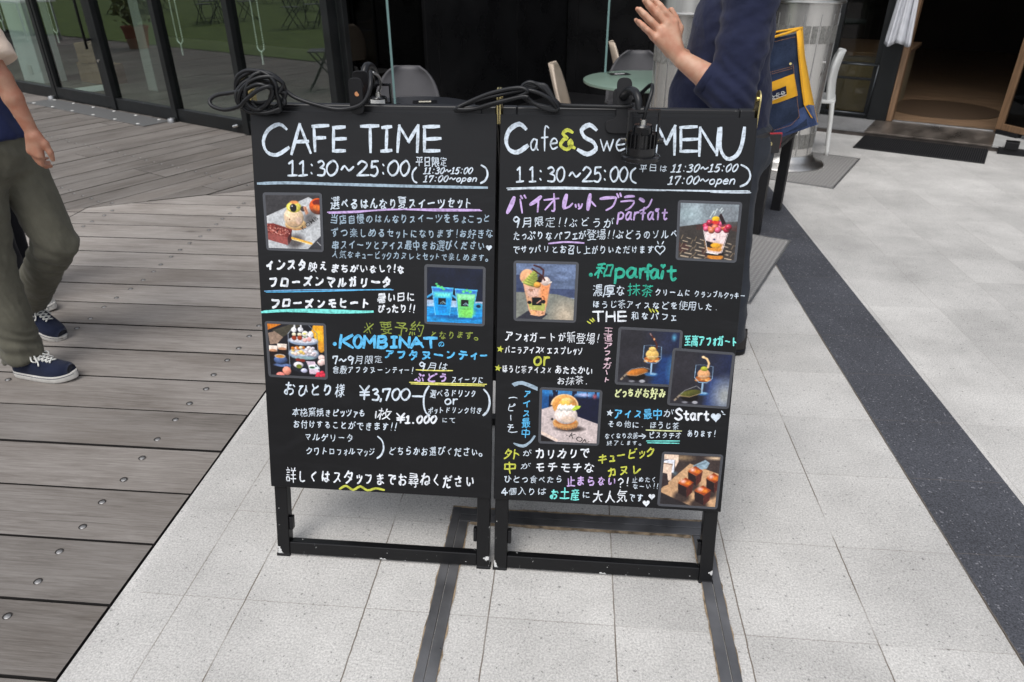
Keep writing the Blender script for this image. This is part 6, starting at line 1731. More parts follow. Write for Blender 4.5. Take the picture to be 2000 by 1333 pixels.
# ================================================================== TERRACE
def heater(x, y, label, rz=0.0):
    t = tag(empty('patio_heater', (x, y, 0), rz), label, 'patio heater', 'stainless patio heaters')
    b = MB(); b.lathe([(.325, .008), (.325, .016), (.31, .032), (.262, .05), (.235, .075), (.226, .10), (.2205, .10)], 48); b.build('base_flange', M['steel'], t, smooth='auto')
    b = MB()
    n = 12; prof = []
    R0, R1 = .205, .222
    for z, rr in ((.1005, .216), (.34, .207), (1.195, .222)):
        prof.append((rr, z))
    b.lathe(prof, 48); b.build('housing', M['heater'], t, smooth='auto')
    s = MB()
    for k in range(n):
        a = 2 * math.pi * k / n
        m = Matrix.Rotation(a, 4, 'Z')
        s.box((.204, -.0012, .105), (.2190, .0012, .33), 0, m); s.box((.208, -.0010, .35), (.2135, .0010, .36), 0, m)
        s.prism([(.2085, .345), (.2135, .345), (.2235, 1.13), (.2200, 1.13)], -.0012, .0012, 0, m @ Matrix(((1, 0, 0, 0), (0, 0, -1, 0), (0, 1, 0, 0), (0, 0, 0, 1))))
    s.build('seam', M['steel_dull'], t)
    for k in range(n):
        for q in range(2):
            a = 2 * math.pi * (k + .28 + .44 * q) / n
            m = Matrix.Rotation(a, 4, 'Z')
            for z0, z1, r0 in ((.16, .27, .2138), (.93, 1.05, .2180)):
                v = MB(); v.box((r0 - .006, -.021, z0), (r0 + (.0028 if z0 > .5 else .0020), .021, z1), 0, m)
                v.build('vent', M['vent'], t)
    d = MB(); d.lathe([(.223, 1.1955), (.250, 1.198), (.252, 1.204), (.250, 1.212), (.21, 1.215), (.205, 1.29), (.15, 1.32), (.05, 1.33)], 48); d.build('collar', M['steel'], t, smooth='auto')
    e = MB(); e.lathe([(.05, 1.3305), (.05, 1.9)], 24); e.build('pole', M['steel'], t, smooth='auto')
    f_ = MB(); f_.lathe([(.09, 1.9005), (.13, 1.92), (.13, 2.12), (.10, 2.13)], 32); f_.build('burner', M['steel_dull'], t, smooth='auto')
    g_ = MB(); g_.lathe([(.40, 2.16), (.39, 2.17), (.20, 2.24), (.02, 2.26)], 48); g_.build('reflector', M['steel'], t, smooth='auto')
    b = MB(); m = Matrix.Rotation(R(-62), 4, 'Z'); b.box((.2195, -.012, .70), (.2245, .012, .73), 0, m); b.cyl(m @ Vector((.213, 0, .80)), m @ Vector((.232, 0, .80)), .008, .008, 10); b.build('latch', M['chrome'], t, bevel=.001)
    return t
M['heater'] = mat('brushed stainless housing', (.58, .565, .54), .27, .8, .05, 3, stretch=(8, 8, .4))
M['vent'] = mat('perforated vent', (.20, .195, .18), .6, .3, .55, 260, stretch=(1, 1, .25))
heater(1.70, 5.98, 'tall stainless patio heater standing on the steel cover behind the man and his bag', .18)
heater(.690, 4.80, 'tall stainless patio heater half hidden behind the man and his hands', .30)

def shell_chair(x, y, rz, m, label, name='shell_chair', seat_h=.45, leg=None):
    t = tag(empty(name, (x, y, 0), rz), label, 'chair', 'chairs on the cafe terrace')
    # one moulded shell: seat running up into a rounded back; faces +x, back at -x
    b = MB(); nu, nv = 18, 22; vs = []
    for j in range(nv + 1):
        v = j / nv
        if v < .45:
            k = v / .45; px_, pz = .21 - .40 * k, seat_h + .015 * (1 - k) - .02 * math.sin(k * math.pi); hw = .215 - .02 * (1 - k) ** 2
        else:
            k = (v - .45) / .55; px_, pz = -.19 - .03 * math.sin(k * 1.2) - .09 * k, seat_h + .0 + .39 * k + .02 * k * (1 - k); hw = .235 * math.sqrt(max(.09, 1 - (max(0, k - .25) / .80) ** 2.2))
        for i in range(nu + 1):
            u = -1 + 2 * i / nu
            dish = .035 * u * u
            if v < .45: vs.append((px_, u * hw, pz + dish * .7))
            else: vs.append((px_ + dish * 1.2, u * hw, pz))
    fs = [(j * (nu + 1) + i, j * (nu + 1) + i + 1, (j + 1) * (nu + 1) + i + 1, (j + 1) * (nu + 1) + i) for j in range(nv) for i in range(nu)]
    b.add(vs, fs)
    o = b.build('shell', m, t, smooth=True); so = o.modifiers.new('thickness', 'SOLIDIFY'); so.thickness = .014; so.offset = 0
    for sx in (-1, 1):
        for sy in (-1, 1):
            l = MB(); l.cyl((.13 * sx, .13 * sy, seat_h - .012), (.21 * sx, .20 * sy, .001), .014, .010, 12); l.build('leg', leg or M['black_matte'], t, smooth='auto')
    return t
M['shell_dark'] = mat('dark grey polypropylene', (.052, .050, .054), .52, 0, .1, 10)
M['shell_beige'] = mat('beige polypropylene', (.46, .38, .30), .5, 0, .08, 10)
shell_chair(-1.17, 4.83, R(-88), M['shell_dark'], 'dark grey shell chair drawn up behind the dark round table')
shell_chair(.10, 5.30, R(-5), M['shell_beige'], 'beige shell chair seen edge on between the cable hank and the mint table')
shell_chair(.57, 6.75, R(2), M['shell_beige'], 'beige shell chair standing behind the mint table, by the clear partition')
shell_chair(.45, 5.82, R(-95), M['shell_dark'], 'dark grey shell chair drawn up behind the mint table')

def round_table(x, y, r, m, label):
    t = tag(empty('round_table', (x, y, 0)), label, 'table', 'round cafe tables')
    b = MB(); b.lathe([(r - .006, .698), (r, .703), (r, .717), (r - .004, .72), (.0001, .72)], 64, cap=False); b.build('tabletop', m, t, smooth='auto')
    b = MB(); b.cyl((0, 0, .03), (0, 0, .70), .032, .032, 20); b.build('column', M['black_metal'], t, smooth='auto')
    b = MB(); b.lathe([(.23, .001), (.23, .012), (.05, .03), (.035, .03)], 40); b.build('foot', M['black_metal'], t, smooth='auto')
    return t
round_table(-.97, 4.26, .385, mat('dark satin tabletop', (.030, .032, .038), .3, 0, .15, 6), 'round table with dark satin top behind the left sign')
round_table(.50, 5.44, .46, mat('mint lacquer tabletop', (.165, .235, .19), .36, 0, .06, 6), 'round table with mint green top beside the heater')
def card(x, y, rz, label, m1, white):
    t = tag(empty('table_card', (x, y, .7205), rz), label, 'table card', 'cards lying on the tables')
    b = MB(); b.box((-.075, -.05, 0), (.075, .05, .003)); b.build('card', m1, t, bevel=.0008)
    b = MB(); b.box((-.038, -.018, .003), (.038, .018, .0036)); b.build('print_field', white, t)
card(-.93, 4.44, .2, 'small dark card with a pale field lying on the dark table', M['black_metal'], mat('cream print', (.5, .47, .38), .6))
card(.31, 5.67, .25, 'small black card with a grey field lying on the mint table', M['black_metal'], mat('grey print', (.42, .42, .42), .6))
M['acrylic'] = glass('clear acrylic sheet', (.97, .98, .975), 1.25)
def screen(x, y, L, label, z1=1.78, th=.011):
    d = Vector((x, y, 0)).normalized()
    t = tag(empty('clear_partition', (x, y, .7205), math.atan2(d.y, d.x)), label, 'partition', 'clear partitions standing on the tables')
    b = MB(); b.box((.002, -th / 2, .006), (L, th / 2, z1 - .72)); b.build('sheet', M['acrylic'], t)
    b = MB(); b.box((-.002, -th / 2 - .0004, .006), (.0018, th / 2 + .0004, z1 - .72)); b.build('polished_edge', M['green_edge'], t)
    b = MB(); b.box((.0, -.03, 0), (.06, .03, .006)); b.box((L - .06, -.03, 0), (L, .03, .006)); b.build('foot', M['acrylic'], t)
screen(-1.085, 4.31, .24, 'clear upright partition sheet standing on the dark table', th=.012)
screen(.205, 5.70, .12, 'clear upright partition sheet standing on the mint table', th=.014)
# small black pot behind the mint table's near side
t = tag(empty('floor_lantern', (.02, 4.95, 0)), 'small black floor candle lantern on the terrace between beige chair and mint table', 'lantern')
b = MB(); b.lathe([(.06, .001), (.065, .02), (.065, .30), (.05, .32), (.05, .34)], 24); b.build('body', M['black_metal'], t, smooth='auto')
b = MB(); b.tube([(.05 * math.cos(a), 0, .34 + .07 * math.sin(a)) for a in [math.pi * k / 10 for k in range(11)]], .004, 8); b.build('handle', M['black_metal'], t, smooth=True)

# white moulded chair by the window: slim back and round legs in one piece
t = tag(empty('cafe_chair', (1.995, 6.48, 0), R(-17)), 'white one-piece plastic chair standing between the heater and the entrance window', 'chair', 'chairs on the cafe terrace')
b = MB()
nu, nv = 14, 20; vs = []
for j in range(nv + 1):
    v = j / nv; z = .44 + .38 * v; xb = .175 + .012 * v - .025 * math.sin(v * 3.1)
    hw = .20 * math.sqrt(max(.03, 1 - max(0, (v - .55) / .46) ** 2.4)) * (.88 + .12 * v)
    for i in range(nu + 1):
        u = -1 + 2 * i / nu; vs.append((xb - .05 * u * u, u * hw, z))
b.add(vs, [(j * (nu + 1) + i, j * (nu + 1) + i + 1, (j + 1) * (nu + 1) + i + 1, (j + 1) * (nu + 1) + i) for j in range(nv) for i in range(nu)])
o = b.build('backrest', M['white_plastic'], t, smooth=True); so = o.modifiers.new('thickness', 'SOLIDIFY'); so.thickness = .022; so.offset = 0
b = MB(); b.prism(rounded([(-.24, -.21), (.19, -.20), (.19, .20), (-.24, .21)], .07, 6), .425, .452); b.build('seat', M['white_plastic'], t, bevel=.008)
for sx, sy in ((1, 1), (1, -1), (-1, 1), (-1, -1)):
    l = MB(); l.tube(catmull([(.165 * sx, .165 * sy, .43), (.18 * sx, .175 * sy, .30), (.205 * sx, .195 * sy, .001)], 5), [.021 - .0006 * k for k in range(11)], 12); l.build('leg', M['white_plastic'], t, smooth=True)

# low black table with square legs behind the man
t = tag(empty('side_table', (1.02, 4.60, 0), math.atan2(.487, .243)), 'low black metal table with thick square legs standing on the dark paving band', 'table')
L_ = .545
for sx in (-1, 1):
    for sy in (-1, 1):
        l = MB(); l.box((sx * L_ / 2 - .03, sy * .25 - .03, .001), (sx * L_ / 2 + .03, sy * .25 + .03, .50)); l.build('leg', M['black_matte'], t, bevel=.003)
l = MB(); l.box((-L_ / 2 - .04, -.29, .5005), (L_ / 2 + .04, .29, .53)); l.build('tabletop', M['black_matte'], t, bevel=.004)
# ================================================================== PEOPLE
# a body or a garment is one surface: smooth union of tapered limbs, meshed from its distance field
def cone(a, b, ra, rb, k=.02, flat=None, cutb=None, cuta=None):
    a, b = np.array(a, float), np.array(b, float)
    if flat is not None: ax, fk = np.array(flat[0], float) / np.linalg.norm(flat[0]), flat[1]
    def fn(X, Y, Z):
        px, py, pz = X - a[0], Y - a[1], Z - a[2]
        d = b - a
        t = np.clip((px * d[0] + py * d[1] + pz * d[2]) / (d @ d + 1e-12), 0, 1)
        qx, qy, qz = px - t * d[0], py - t * d[1], pz - t * d[2]
        if flat is not None:
            s = (qx * ax[0] + qy * ax[1] + qz * ax[2]) * (fk - 1)
            qx, qy, qz = qx + s * ax[0], qy + s * ax[1], qz + s * ax[2]
        r = np.sqrt(qx * qx + qy * qy + qz * qz) - (ra + (rb - ra) * t)
        n = d / (np.linalg.norm(d) + 1e-12)
        if cutb is not None: r = np.maximum(r, (X - b[0]) * n[0] + (Y - b[1]) * n[1] + (Z - b[2]) * n[2] - cutb)
        if cuta is not None: r = np.maximum(r, -((X - a[0]) * n[0] + (Y - a[1]) * n[1] + (Z - a[2]) * n[2]) - cuta)
        return r
    m = max(ra, rb) * (1 if flat is None else max(1, 1 / fk))
    return fn, np.minimum(a, b) - m, np.maximum(a, b) + m, k
def ellip(c, r, k=.02, rz=0.0, ry=0.0):
    c, r = np.array(c, float), np.array(r, float)
    Q = np.array(Matrix.Rotation(rz, 3, 'Z') @ Matrix.Rotation(ry, 3, 'Y')).T
    def fn(X, Y, Z):
        x, y, z = X - c[0], Y - c[1], Z - c[2]
        u = (Q[0, 0] * x + Q[0, 1] * y + Q[0, 2] * z) / r[0]; v = (Q[1, 0] * x + Q[1, 1] * y + Q[1, 2] * z) / r[1]; w = (Q[2, 0] * x + Q[2, 1] * y + Q[2, 2] * z) / r[2]
        l = np.sqrt(u * u + v * v + w * w); g = np.sqrt((u / r[0]) ** 2 + (v / r[1]) ** 2 + (w / r[2]) ** 2) + 1e-9
        return l * (l - 1) / g
    return fn, c - r.max(), c + r.max(), k

def sdf_mesh(name, prims, vox, m, parent, cuts=(), wrinkle=None, smooth=2, loc=(0, 0, 0)):
    lo = np.min([p[1] for p in prims], 0) - 5 * vox; hi = np.max([p[2] for p in prims], 0) + 5 * vox
    n = np.ceil((hi - lo) / vox).astype(int) + 1
    D = np.full(n, .05, 'f')
    ax = [(lo[i] + vox * np.arange(n[i])).astype('f') for i in range(3)]
    for fn, l, h, k in prims:
        mg = k + 4 * vox
        i0 = np.maximum(((l - mg - lo) / vox).astype(int), 0); i1 = np.minimum(((h + mg - lo) / vox).astype(int) + 2, n)
        X, Y, Z = ax[0][i0[0]:i1[0], None, None], ax[1][None, i0[1]:i1[1], None], ax[2][None, None, i0[2]:i1[2]]
        d = np.asarray(fn(X, Y, Z), 'f'); sl = tuple(slice(i0[i], i1[i]) for i in range(3))
        a = D[sl]; hh = np.maximum(k - np.abs(a - d), 0) / k
        D[sl] = np.minimum(a, d) - hh * hh * k * .25
    for (c, nv) in cuts:
        c, nv = np.array(c, float), np.array(nv, float); nv = nv / np.linalg.norm(nv)
        D = np.maximum(D, ((ax[0][:, None, None] - c[0]) * nv[0] + (ax[1][None, :, None] - c[1]) * nv[1] + (ax[2][None, None, :] - c[2]) * nv[2]).astype('f'))
    ins = D < 0
    cor = [(i, j, k) for i in (0, 1) for j in (0, 1) for k in (0, 1)]
    sh = tuple(n - 1)
    cnt = np.zeros(sh, 'i1')
    for i, j, k in cor: cnt += ins[i:i + sh[0], j:j + sh[1], k:k + sh[2]]
    act = (cnt > 0) & (cnt < 8)
    ci = np.argwhere(act); idx = np.full(sh, -1, 'i'); idx[act] = np.arange(len(ci))
    dv = {c: D[ci[:, 0] + c[0], ci[:, 1] + c[1], ci[:, 2] + c[2]] for c in cor}
    acc = np.zeros((len(ci), 3)); num = np.zeros(len(ci))
    for c in cor:
        for a_ in range(3):
            if c[a_] == 0:
                e = list(c); e[a_] = 1; e = tuple(e)
                p, q = dv[c], dv[e]; msk = (p < 0) != (q < 0)
                t = np.where(msk, p / np.where(msk, p - q, 1), 0)
                pos = np.tile(np.array(c, float), (len(ci), 1)); pos[:, a_] += t
                acc += pos * msk[:, None]; num += msk
    V = lo + vox * (ci + acc / num[:, None])
    F = []
    for a_ in range(3):
        b_, c_ = (a_ + 1) % 3, (a_ + 2) % 3
        s0 = [slice(None)] * 3; s1 = [slice(None)] * 3; s0[a_] = slice(0, -1); s1[a_] = slice(1, None)
        A, B = ins[tuple(s0)], ins[tuple(s1)]
        e = np.argwhere(A != B)
        e = e[(e[:, b_] > 0) & (e[:, c_] > 0) & (e[:, b_] < n[b_] - 1) & (e[:, c_] < n[c_] - 1)]
        def cell(db, dc):
            q = e.copy(); q[:, b_] += db; q[:, c_] += dc; return idx[q[:, 0], q[:, 1], q[:, 2]]
        q = np.stack([cell(-1, -1), cell(0, -1), cell(0, 0), cell(-1, 0)], 1)
        flip = ~A[e[:, 0], e[:, 1], e[:, 2]]
        q[flip] = q[flip][:, ::-1]
        F.append(q)
    F = np.concatenate(F)
    for _ in range(smooth):
        s = np.zeros_like(V); c = np.zeros(len(V))
        for u, v in ((0, 1), (1, 2), (2, 3), (3, 0)):
            np.add.at(s, F[:, u], V[F[:, v]]); np.add.at(s, F[:, v], V[F[:, u]]); np.add.at(c, F[:, u], 1); np.add.at(c, F[:, v], 1)
        V = V * .5 + .5 * s / c[:, None]
    me = bpy.data.meshes.new(name); me.from_pydata((V - np.array(loc)).tolist(), [], F.tolist())
    me.polygons.foreach_set('use_smooth', [True] * len(F)); me.materials.append(m); me.update()
    if wrinkle:
        nr = np.empty(len(V) * 3, 'f'); me.vertices.foreach_get('normal', nr); nr = nr.reshape(-1, 3)
        co = V.copy()
        for i, p in enumerate(V): co[i] += nr[i] * wrinkle(Vector(p), Vector(nr[i]))
        me.vertices.foreach_set('co', (co - np.array(loc)).astype('f').ravel()); me.update()
    o = bpy.data.objects.new(name, me); COL.objects.link(o); o.parent = parent
    return o

def skin_mat(name, col):
    m, nt, N, L, P = nodes_of(name)
    P.inputs['Roughness'].default_value = .5; P.inputs['Subsurface Weight'].default_value = .12; P.inputs['Subsurface Radius'].default_value = (.012, .005, .003); P.inputs['Subsurface Scale'].default_value = .5
    tc = N.new('ShaderNodeTexCoord'); n = N.new('ShaderNodeTexNoise'); n.inputs['Scale'].default_value = 28; n.inputs['Detail'].default_value = 5
    L.new(tc.outputs['Object'], n.inputs['Vector'])
    r = N.new('ShaderNodeValToRGB'); r.color_ramp.elements[0].position, r.color_ramp.elements[1].position = .35, .68
    r.color_ramp.elements[0].color = (col[0] * .93, col[1] * .70, col[2] * .64, 1); r.color_ramp.elements[1].color = (*[min(1, c * 1.06) for c in col], 1)
    L.new(n.outputs[0], r.inputs[0]); L.new(r.outputs[0], P.inputs['Base Color'])
    return m
M['skin_a'] = skin_mat('skin of the man', (.52, .315, .215))
M['skin_b'] = skin_mat('skin of the walker', (.38, .205, .135))
M['navy'] = fabric('navy cotton shirt', (.0165, .0200, .046), 800, .14)
M['navy_tee'] = fabric('navy jersey', (.016, .022, .066), 900, .10)
M['cream'] = fabric('cream jersey', (.66, .53, .43), 900, .05)
M['olive'] = fabric('olive chino', (.104, .099, .076), 700, .10)
M['greyblue'] = fabric('dark slate trousers', (.027, .031, .040), 800, .12)
M['black_cloth'] = fabric('black trousers', (.010, .010, .013), 700, .15)
M['hair'] = mat('black hair', (.012, .010, .009), .5, 0, .4, 60, .8, 200, stretch=(8, 8, 1))
M['navy_canvas'] = fabric('navy canvas', (.010, .014, .032), 1400, .15, .8)
M['lace'] = mat('white cotton lace', (.66, .66, .62), .85, 0, .1, 300, .6, 600)
M['belt'] = mat('black leather', (.014, .012, .012), .45, 0, .2, 30)

def V3(*a): return np.array(a, float)
def lerp(a, b, t): return np.array(a) + (np.array(b) - np.array(a)) * t

def head_prims(c, f):
    """head centred at c looking along the flat direction f"""
    f = np.array(f, float) / np.linalg.norm(f); l = np.array((-f[1], f[0], 0)); u = V3(0, 0, 1); rz = math.atan2(f[1], f[0]); c = np.array(c)
    P = [ellip(c + u * .035, (.096, .078, .098), .02, rz), ellip(c + f * .022 - u * .045, (.068, .058, .070), .03, rz), ellip(c + f * .058 - u * .088, (.024, .028, .020), .02, rz),
         cone(c + f * .088 + u * .012, c + f * .112 - u * .026, .009, .013, .012), ellip(c + f * .094 - u * .057, (.012, .024, .007), .006, rz), ellip(c + f * .092 - u * .067, (.012, .020, .007), .006, rz)]
    for s in (-1, 1):
        P += [ellip(c + l * s * .078 - f * .005 - u * .005, (.020, .010, .031), .008, rz), ellip(c + f * .086 + l * s * .030 + u * .014, (.010, .016, .010), .008, rz), cone(c + f * .090 + l * s * .014 + u * .03, c + f * .078 + l * s * .046 + u * .03, .007, .006, .01)]
    return P
def hair(c, f, parent, loc, vox):
    f = np.array(f, float) / np.linalg.norm(f); u = V3(0, 0, 1); rz = math.atan2(f[1], f[0]); c = np.array(c)
    return sdf_mesh('hair', [ellip(c + u * .052 - f * .012, (.102, .086, .094), .02, rz), ellip(c - f * .045 - u * .01, (.062, .078, .080), .02, rz), ellip(c + f * .05 + u * .10, (.055, .066, .036), .02, rz)], vox, M['hair'], parent, loc=loc,
                    wrinkle=lambda p, n: .005 * mnoise.noise(p * 60) + .003 * mnoise.noise(Vector((p.x * 200, p.y * 200, p.z * 30))))

def finger(knu, tip, r, bend, k=.004):
    """three phalanges from knuckle to tip, bowed along bend"""
    knu, tip, bend = np.array(knu), np.array(tip), np.array(bend)
    a = lerp(knu, tip, .45) + bend; b = lerp(knu, tip, .74) + bend * .8
    return [cone(knu, a, r * 1.08, r * .98, k), cone(a, b, r * .98, r * .90, k), cone(b, tip, r * .90, r * .74, k)]

def shoe(parent, M4, loc, label=None, upper=None, lace=True, sole=None):
    """low canvas sneaker, toe along +x, sole on z = 0"""
    upper = upper or M['navy_canvas']
    def out(t):                                   # half widths (outer, inner) along the length 0..1
        w = .037 + .014 * math.sin(math.pi * min(1, t * 1.02) ** 1.5) if t > .12 else .037 * math.sqrt(max(0, 1 - ((.12 - t) / .12) ** 2))
        if t > .72: w *= math.sqrt(max(.0, 1 - ((t - .72) / .28) ** 2.4))
        return max(w, .0015)
    L0, n = .285, 30
    xs = [-.10 + L0 * (.5 - .5 * math.cos(math.pi * i / n)) for i in range(n + 1)]
    def curve(x): return .012 * max(0, (x - .09) / .095) ** 2
    b = MB()
    lay_ = ((0, .94), (.004, 1.0), (.024, 1.02), (.030, .99))
    rings = []
    for z, k in lay_:
        up_, dn_ = [], []
        for x in xs:
            t = (x + .10) / L0; w = out(t) * k
            up_.append((x * (1 if k > .99 else .995), w, z + curve(x))); dn_.append((x * (1 if k > .99 else .995), -w, z + curve(x)))
        rings.append(up_ + dn_[::-1])
    m = len(rings[0]); vs = [v for r in rings for v in r]; fs = []
    for j in range(len(rings) - 1):
        for i in range(m): fs.append((j * m + i, j * m + (i + 1) % m, (j + 1) * m + (i + 1) % m, (j + 1) * m + i))
    half = m // 2
    for j in (0, len(rings) - 1):
        for i in range(half - 1): fs.append((j * m + i, j * m + i + 1, j * m + m - 2 - i, j * m + m - 1 - i))
    b.add([M4 @ Vector(v) - Vector(loc) for v in vs], fs)
    root = b.build('shoe', sole or M['white_rubber'], parent, smooth='auto')
    # stripe round the sole
    st = MB(); pts = []
    for s in (1, -1):
        q = [(x, s * (out((x + .10) / L0) * 1.022 + .0003), .0225 + curve(x)) for x in xs[2:-2]]
        pts += q if s == 1 else q[::-1]
    st.tube([M4 @ Vector(p) - Vector(loc) for p in pts], .0011, 6, closed=True); st.build('sole_stripe', M['navy_canvas'], root)
    # upper: cross sections from heel to toe
    u = MB(); vs = []; kk = 15; ns = 22
    def hgt(t):
        if t < .34: return .074 - .010 * (t / .34) + .012 * (1 - t / .34) ** 2
        return .030 + .036 * max(0, 1 - (t - .34) / .62) ** .8 if t < .96 else .026
    for i in range(ns + 1):
        t = .02 + .925 * i / ns; x = -.10 + L0 * t; w = out(t) * .965; h = hgt(t) + curve(x)
        if t > .86: h *= math.sqrt(max(.15, 1 - ((t - .86) / .135) ** 2.2))
        for j in range(kk + 1):
            a = math.pi * j / kk; c = math.cos(a); s_ = math.sin(a)
            pw = .72 if t < .34 else .80
            y = w * math.copysign(abs(c) ** pw, c); z = .027 + curve(x) + (h - .0) * (s_ ** (.75 if t < .4 else .9))
            if t < .32: y *= 1 - .22 * s_
            vs.append((x, y, z))
    fs = [(i * (kk + 1) + j, i * (kk + 1) + j + 1, (i + 1) * (kk + 1) + j + 1, (i + 1) * (kk + 1) + j) for i in range(ns) for j in range(kk)]
    fs += [tuple(range(kk + 1)), tuple(range(ns * (kk + 1), (ns + 1) * (kk + 1)))[::-1]]
    u.add([M4 @ Vector(v) - Vector(loc) for v in vs], fs); u.build('upper', upper, root, smooth=True)
    def top(x, y):
        t = (x + .10) / L0; w = out(t) * .965; h = hgt(t) + curve(x); c = max(-1, min(1, abs(y) / w)) ** (1 / .8); s_ = math.sqrt(max(0, 1 - c * c))
        return .027 + curve(x) + h * s_ ** .9
    # white rubber toe cap
    tc = MB(); vs = []
    for i in range(9):
        x = .142 + .0435 * i / 8; t = (x + .10) / L0; w = out(min(t, .999)) * 1.012
        for j in range(13):
            a = math.pi * j / 12; y = w * math.cos(a); vs.append((x, y, .028 + curve(x) + (.0105 * (1 - (i / 8) ** 2) + .012) * math.sin(a) ** .6))
    if lace:
        l = MB(); ey = []
        for q in range(6):
            x = .012 + .0165 * q; w = .020 - .0006 * q
            ey.append((x, w))
        for (xa, wa), (xb, wb) in zip(ey[:-1], ey[1:]):
            for s in (-1, 1):
                pts = [(xa + (xb - xa) * k / 6, s * (wa - (wa + wb) * k / 6), 0) for k in range(7)]
                l.tube([M4 @ Vector((x, y, top(x, y) + .0036 + .001 * s)) - Vector(loc) for x, y, _ in pts], .0034, 6)
        for s in (-1, 1):
            bow = [(.010, .0, 0), (.018, s * .022, .012), (.040, s * .042, .010), (.046, s * .030, .002), (.024, s * .010, .006), (.010, 0, 0)]
            l.tube([M4 @ Vector((x, y, top(min(x, .12), min(abs(y), .03)) + .006 + z)) - Vector(loc) for x, y, z in [tuple(p) for p in catmull(bow, 5)]], .0030, 6)
            tail = [(.012, 0, .003), (.030, s * .016, .008), (.052, s * .030, .002), (.060, s * .040, -.006)]
            l.tube([M4 @ Vector((x, y, top(x, min(abs(y), .032)) + .005 + z)) - Vector(loc) for x, y, z in [tuple(p) for p in catmull(tail, 5)]], .0030, 6)
        l.build('laces', M['lace'], root, smooth=True)
    if label: root['label'] = label
    return root

def place(x, y, yaw, pitch=0.0, z=0.001):
    return Matrix.Translation((x, y, z)) @ Matrix.Rotation(yaw, 4, 'Z') @ Matrix.Rotation(pitch, 4, 'Y')

def folds(amp, freq, seed, stretch=(1, 1, 1), fine=.35):
    sv = Vector(stretch)
    def f(p, n):
        q = Vector((p.x * sv.x, p.y * sv.y, p.z * sv.z)) * freq + Vector((seed, seed * 1.7, seed * .6))
        a = mnoise.noise(q); b = mnoise.noise(q * 2.3 + Vector((9, 3, 1)))
        return amp * (1 - 2.2 * abs(a) ** .8) * .8 + amp * fine * b
    return f

# ---------------------------------------------------------------- the man in the navy shirt, palms together
LOC = (.58, 2.84, 0)
man = tag(empty('person', LOC), 'person in navy shirt with rolled sleeves, palms raised together, standing behind the right sign', 'person')
shL, shR = V3(.565, 2.665, 1.395), V3(.585, 3.045, 1.395)
elL, elR = V3(.535, 2.600, 1.090), V3(.530, 3.030, 1.085)
wrL, wrR = V3(.342, 2.660, 1.205), V3(.342, 2.765, 1.205)
body = []
body += [ellip((.56, 2.855, 1.26), (.115, .165, .20), .05), ellip((.545, 2.855, 1.05), (.130, .155, .18), .05), ellip((.60, 2.855, .90), (.13, .165, .13), .05), cone((.575, 2.69, 1.385), (.585, 3.02, 1.385), .06, .06, .05), cone((.57, 2.855, 1.40), (.545, 2.855, 1.53), .062, .056, .03)]
body += head_prims((.53, 2.855, 1.595), (-1, -.1, 0))
for s, e, w in ((shL, elL, wrL), (shR, elR, wrR)):
    body += [cone(s, e, .058, .046, .03), cone(e, lerp(e, w, .35), .047, .048, .02), cone(lerp(e, w, .35), lerp(e, w, .92), .047, .0305, .02, )]
# left hand: back towards us, fingers up and to the left; right hand lies behind it, palm to palm
KN = [V3(.322, 2.678, 1.312), V3(.296, 2.672, 1.306), V3(.276, 2.665, 1.288), V3(.264, 2.656, 1.264)]
TI = [V3(.252, 2.690, 1.380), V3(.222, 2.688, 1.380), V3(.202, 2.680, 1.352), V3(.200, 2.668, 1.316)]
RD = [.0116, .0118, .0113, .0100]
for side in (0, 1):
    mir = (lambda p: p) if side == 0 else (lambda p: V3(p[0] - .004, 2.7135 + (2.7135 - p[1]) * .98, p[2] - .003))
    w = wrL if side == 0 else mir(wrL)
    kn = [mir(p) for p in KN]; ti = [mir(p) for p in TI]
    yb = -1 if side == 0 else 1
    for i in range(4):
        body += [cone(lerp(w, kn[i], .12), kn[i], .021, .0138, .012)]
        body += finger(kn[i], ti[i], RD[i], V3(-.002, yb * .005, .001), .0035)
        body += [ellip(kn[i] + V3(0, yb * .003, 0), (.011, .011, .011), .006)]
    body += [cone(lerp(w, kn[1], .3), lerp(w, kn[2], .85), .024, .020, .015)]
    th = mir(V3(.336, 2.690, 1.252)); t1 = mir(V3(.346, 2.700, 1.292)); t2 = mir(V3(.326, 2.706, 1.326)); t3 = mir(V3(.311, 2.708, 1.350))
    body += [cone(lerp(w, th, .3), th, .022, .018, .012), cone(th, t1, .0165, .0125, .008), cone(t1, t2, .0120, .0110, .004), cone(t2, t3, .0108, .0085, .004)]
hipL, knL, anL = V3(.605, 2.76, .88), V3(.640, 2.745, .50), V3(.690, 2.735, .09)
hipR, knR, anR = V3(.615, 2.94, .88), V3(.60, 2.96, .49), V3(.62, 2.97, .09)
for h, k_, a in ((hipL, knL, anL), (hipR, knR, anR)):
    body += [cone(h, k_, .075, .05, .03), cone(k_, a, .05, .034, .02)]
sdf_mesh('body', body, .0042, M['skin_a'], man, loc=LOC, smooth=1)
hair((.53, 2.855, 1.595), (-1, -.1, 0), man, LOC, .008)
def shirt_w(p, n):
    f = folds(.0042, 9, 3.1, (1, 1, 1.3))(p, n) + folds(.0016, 34, 7.7, (.7, 1.2, 1.4))(p, n)
    # pulls that run from elbow and armpit
    d = (Vector(elL) - p).length
    f += .0045 * math.exp(-(d / .12) ** 2) * math.sin((p.x * .8 + p.z * 1.0) * 120)
    d2 = (Vector((.56, 2.68, 1.30)) - p).length
    f += .005 * math.exp(-(d2 / .11) ** 2) * math.sin((p.z * 1.0 - p.x * .6) * 105)
    return f
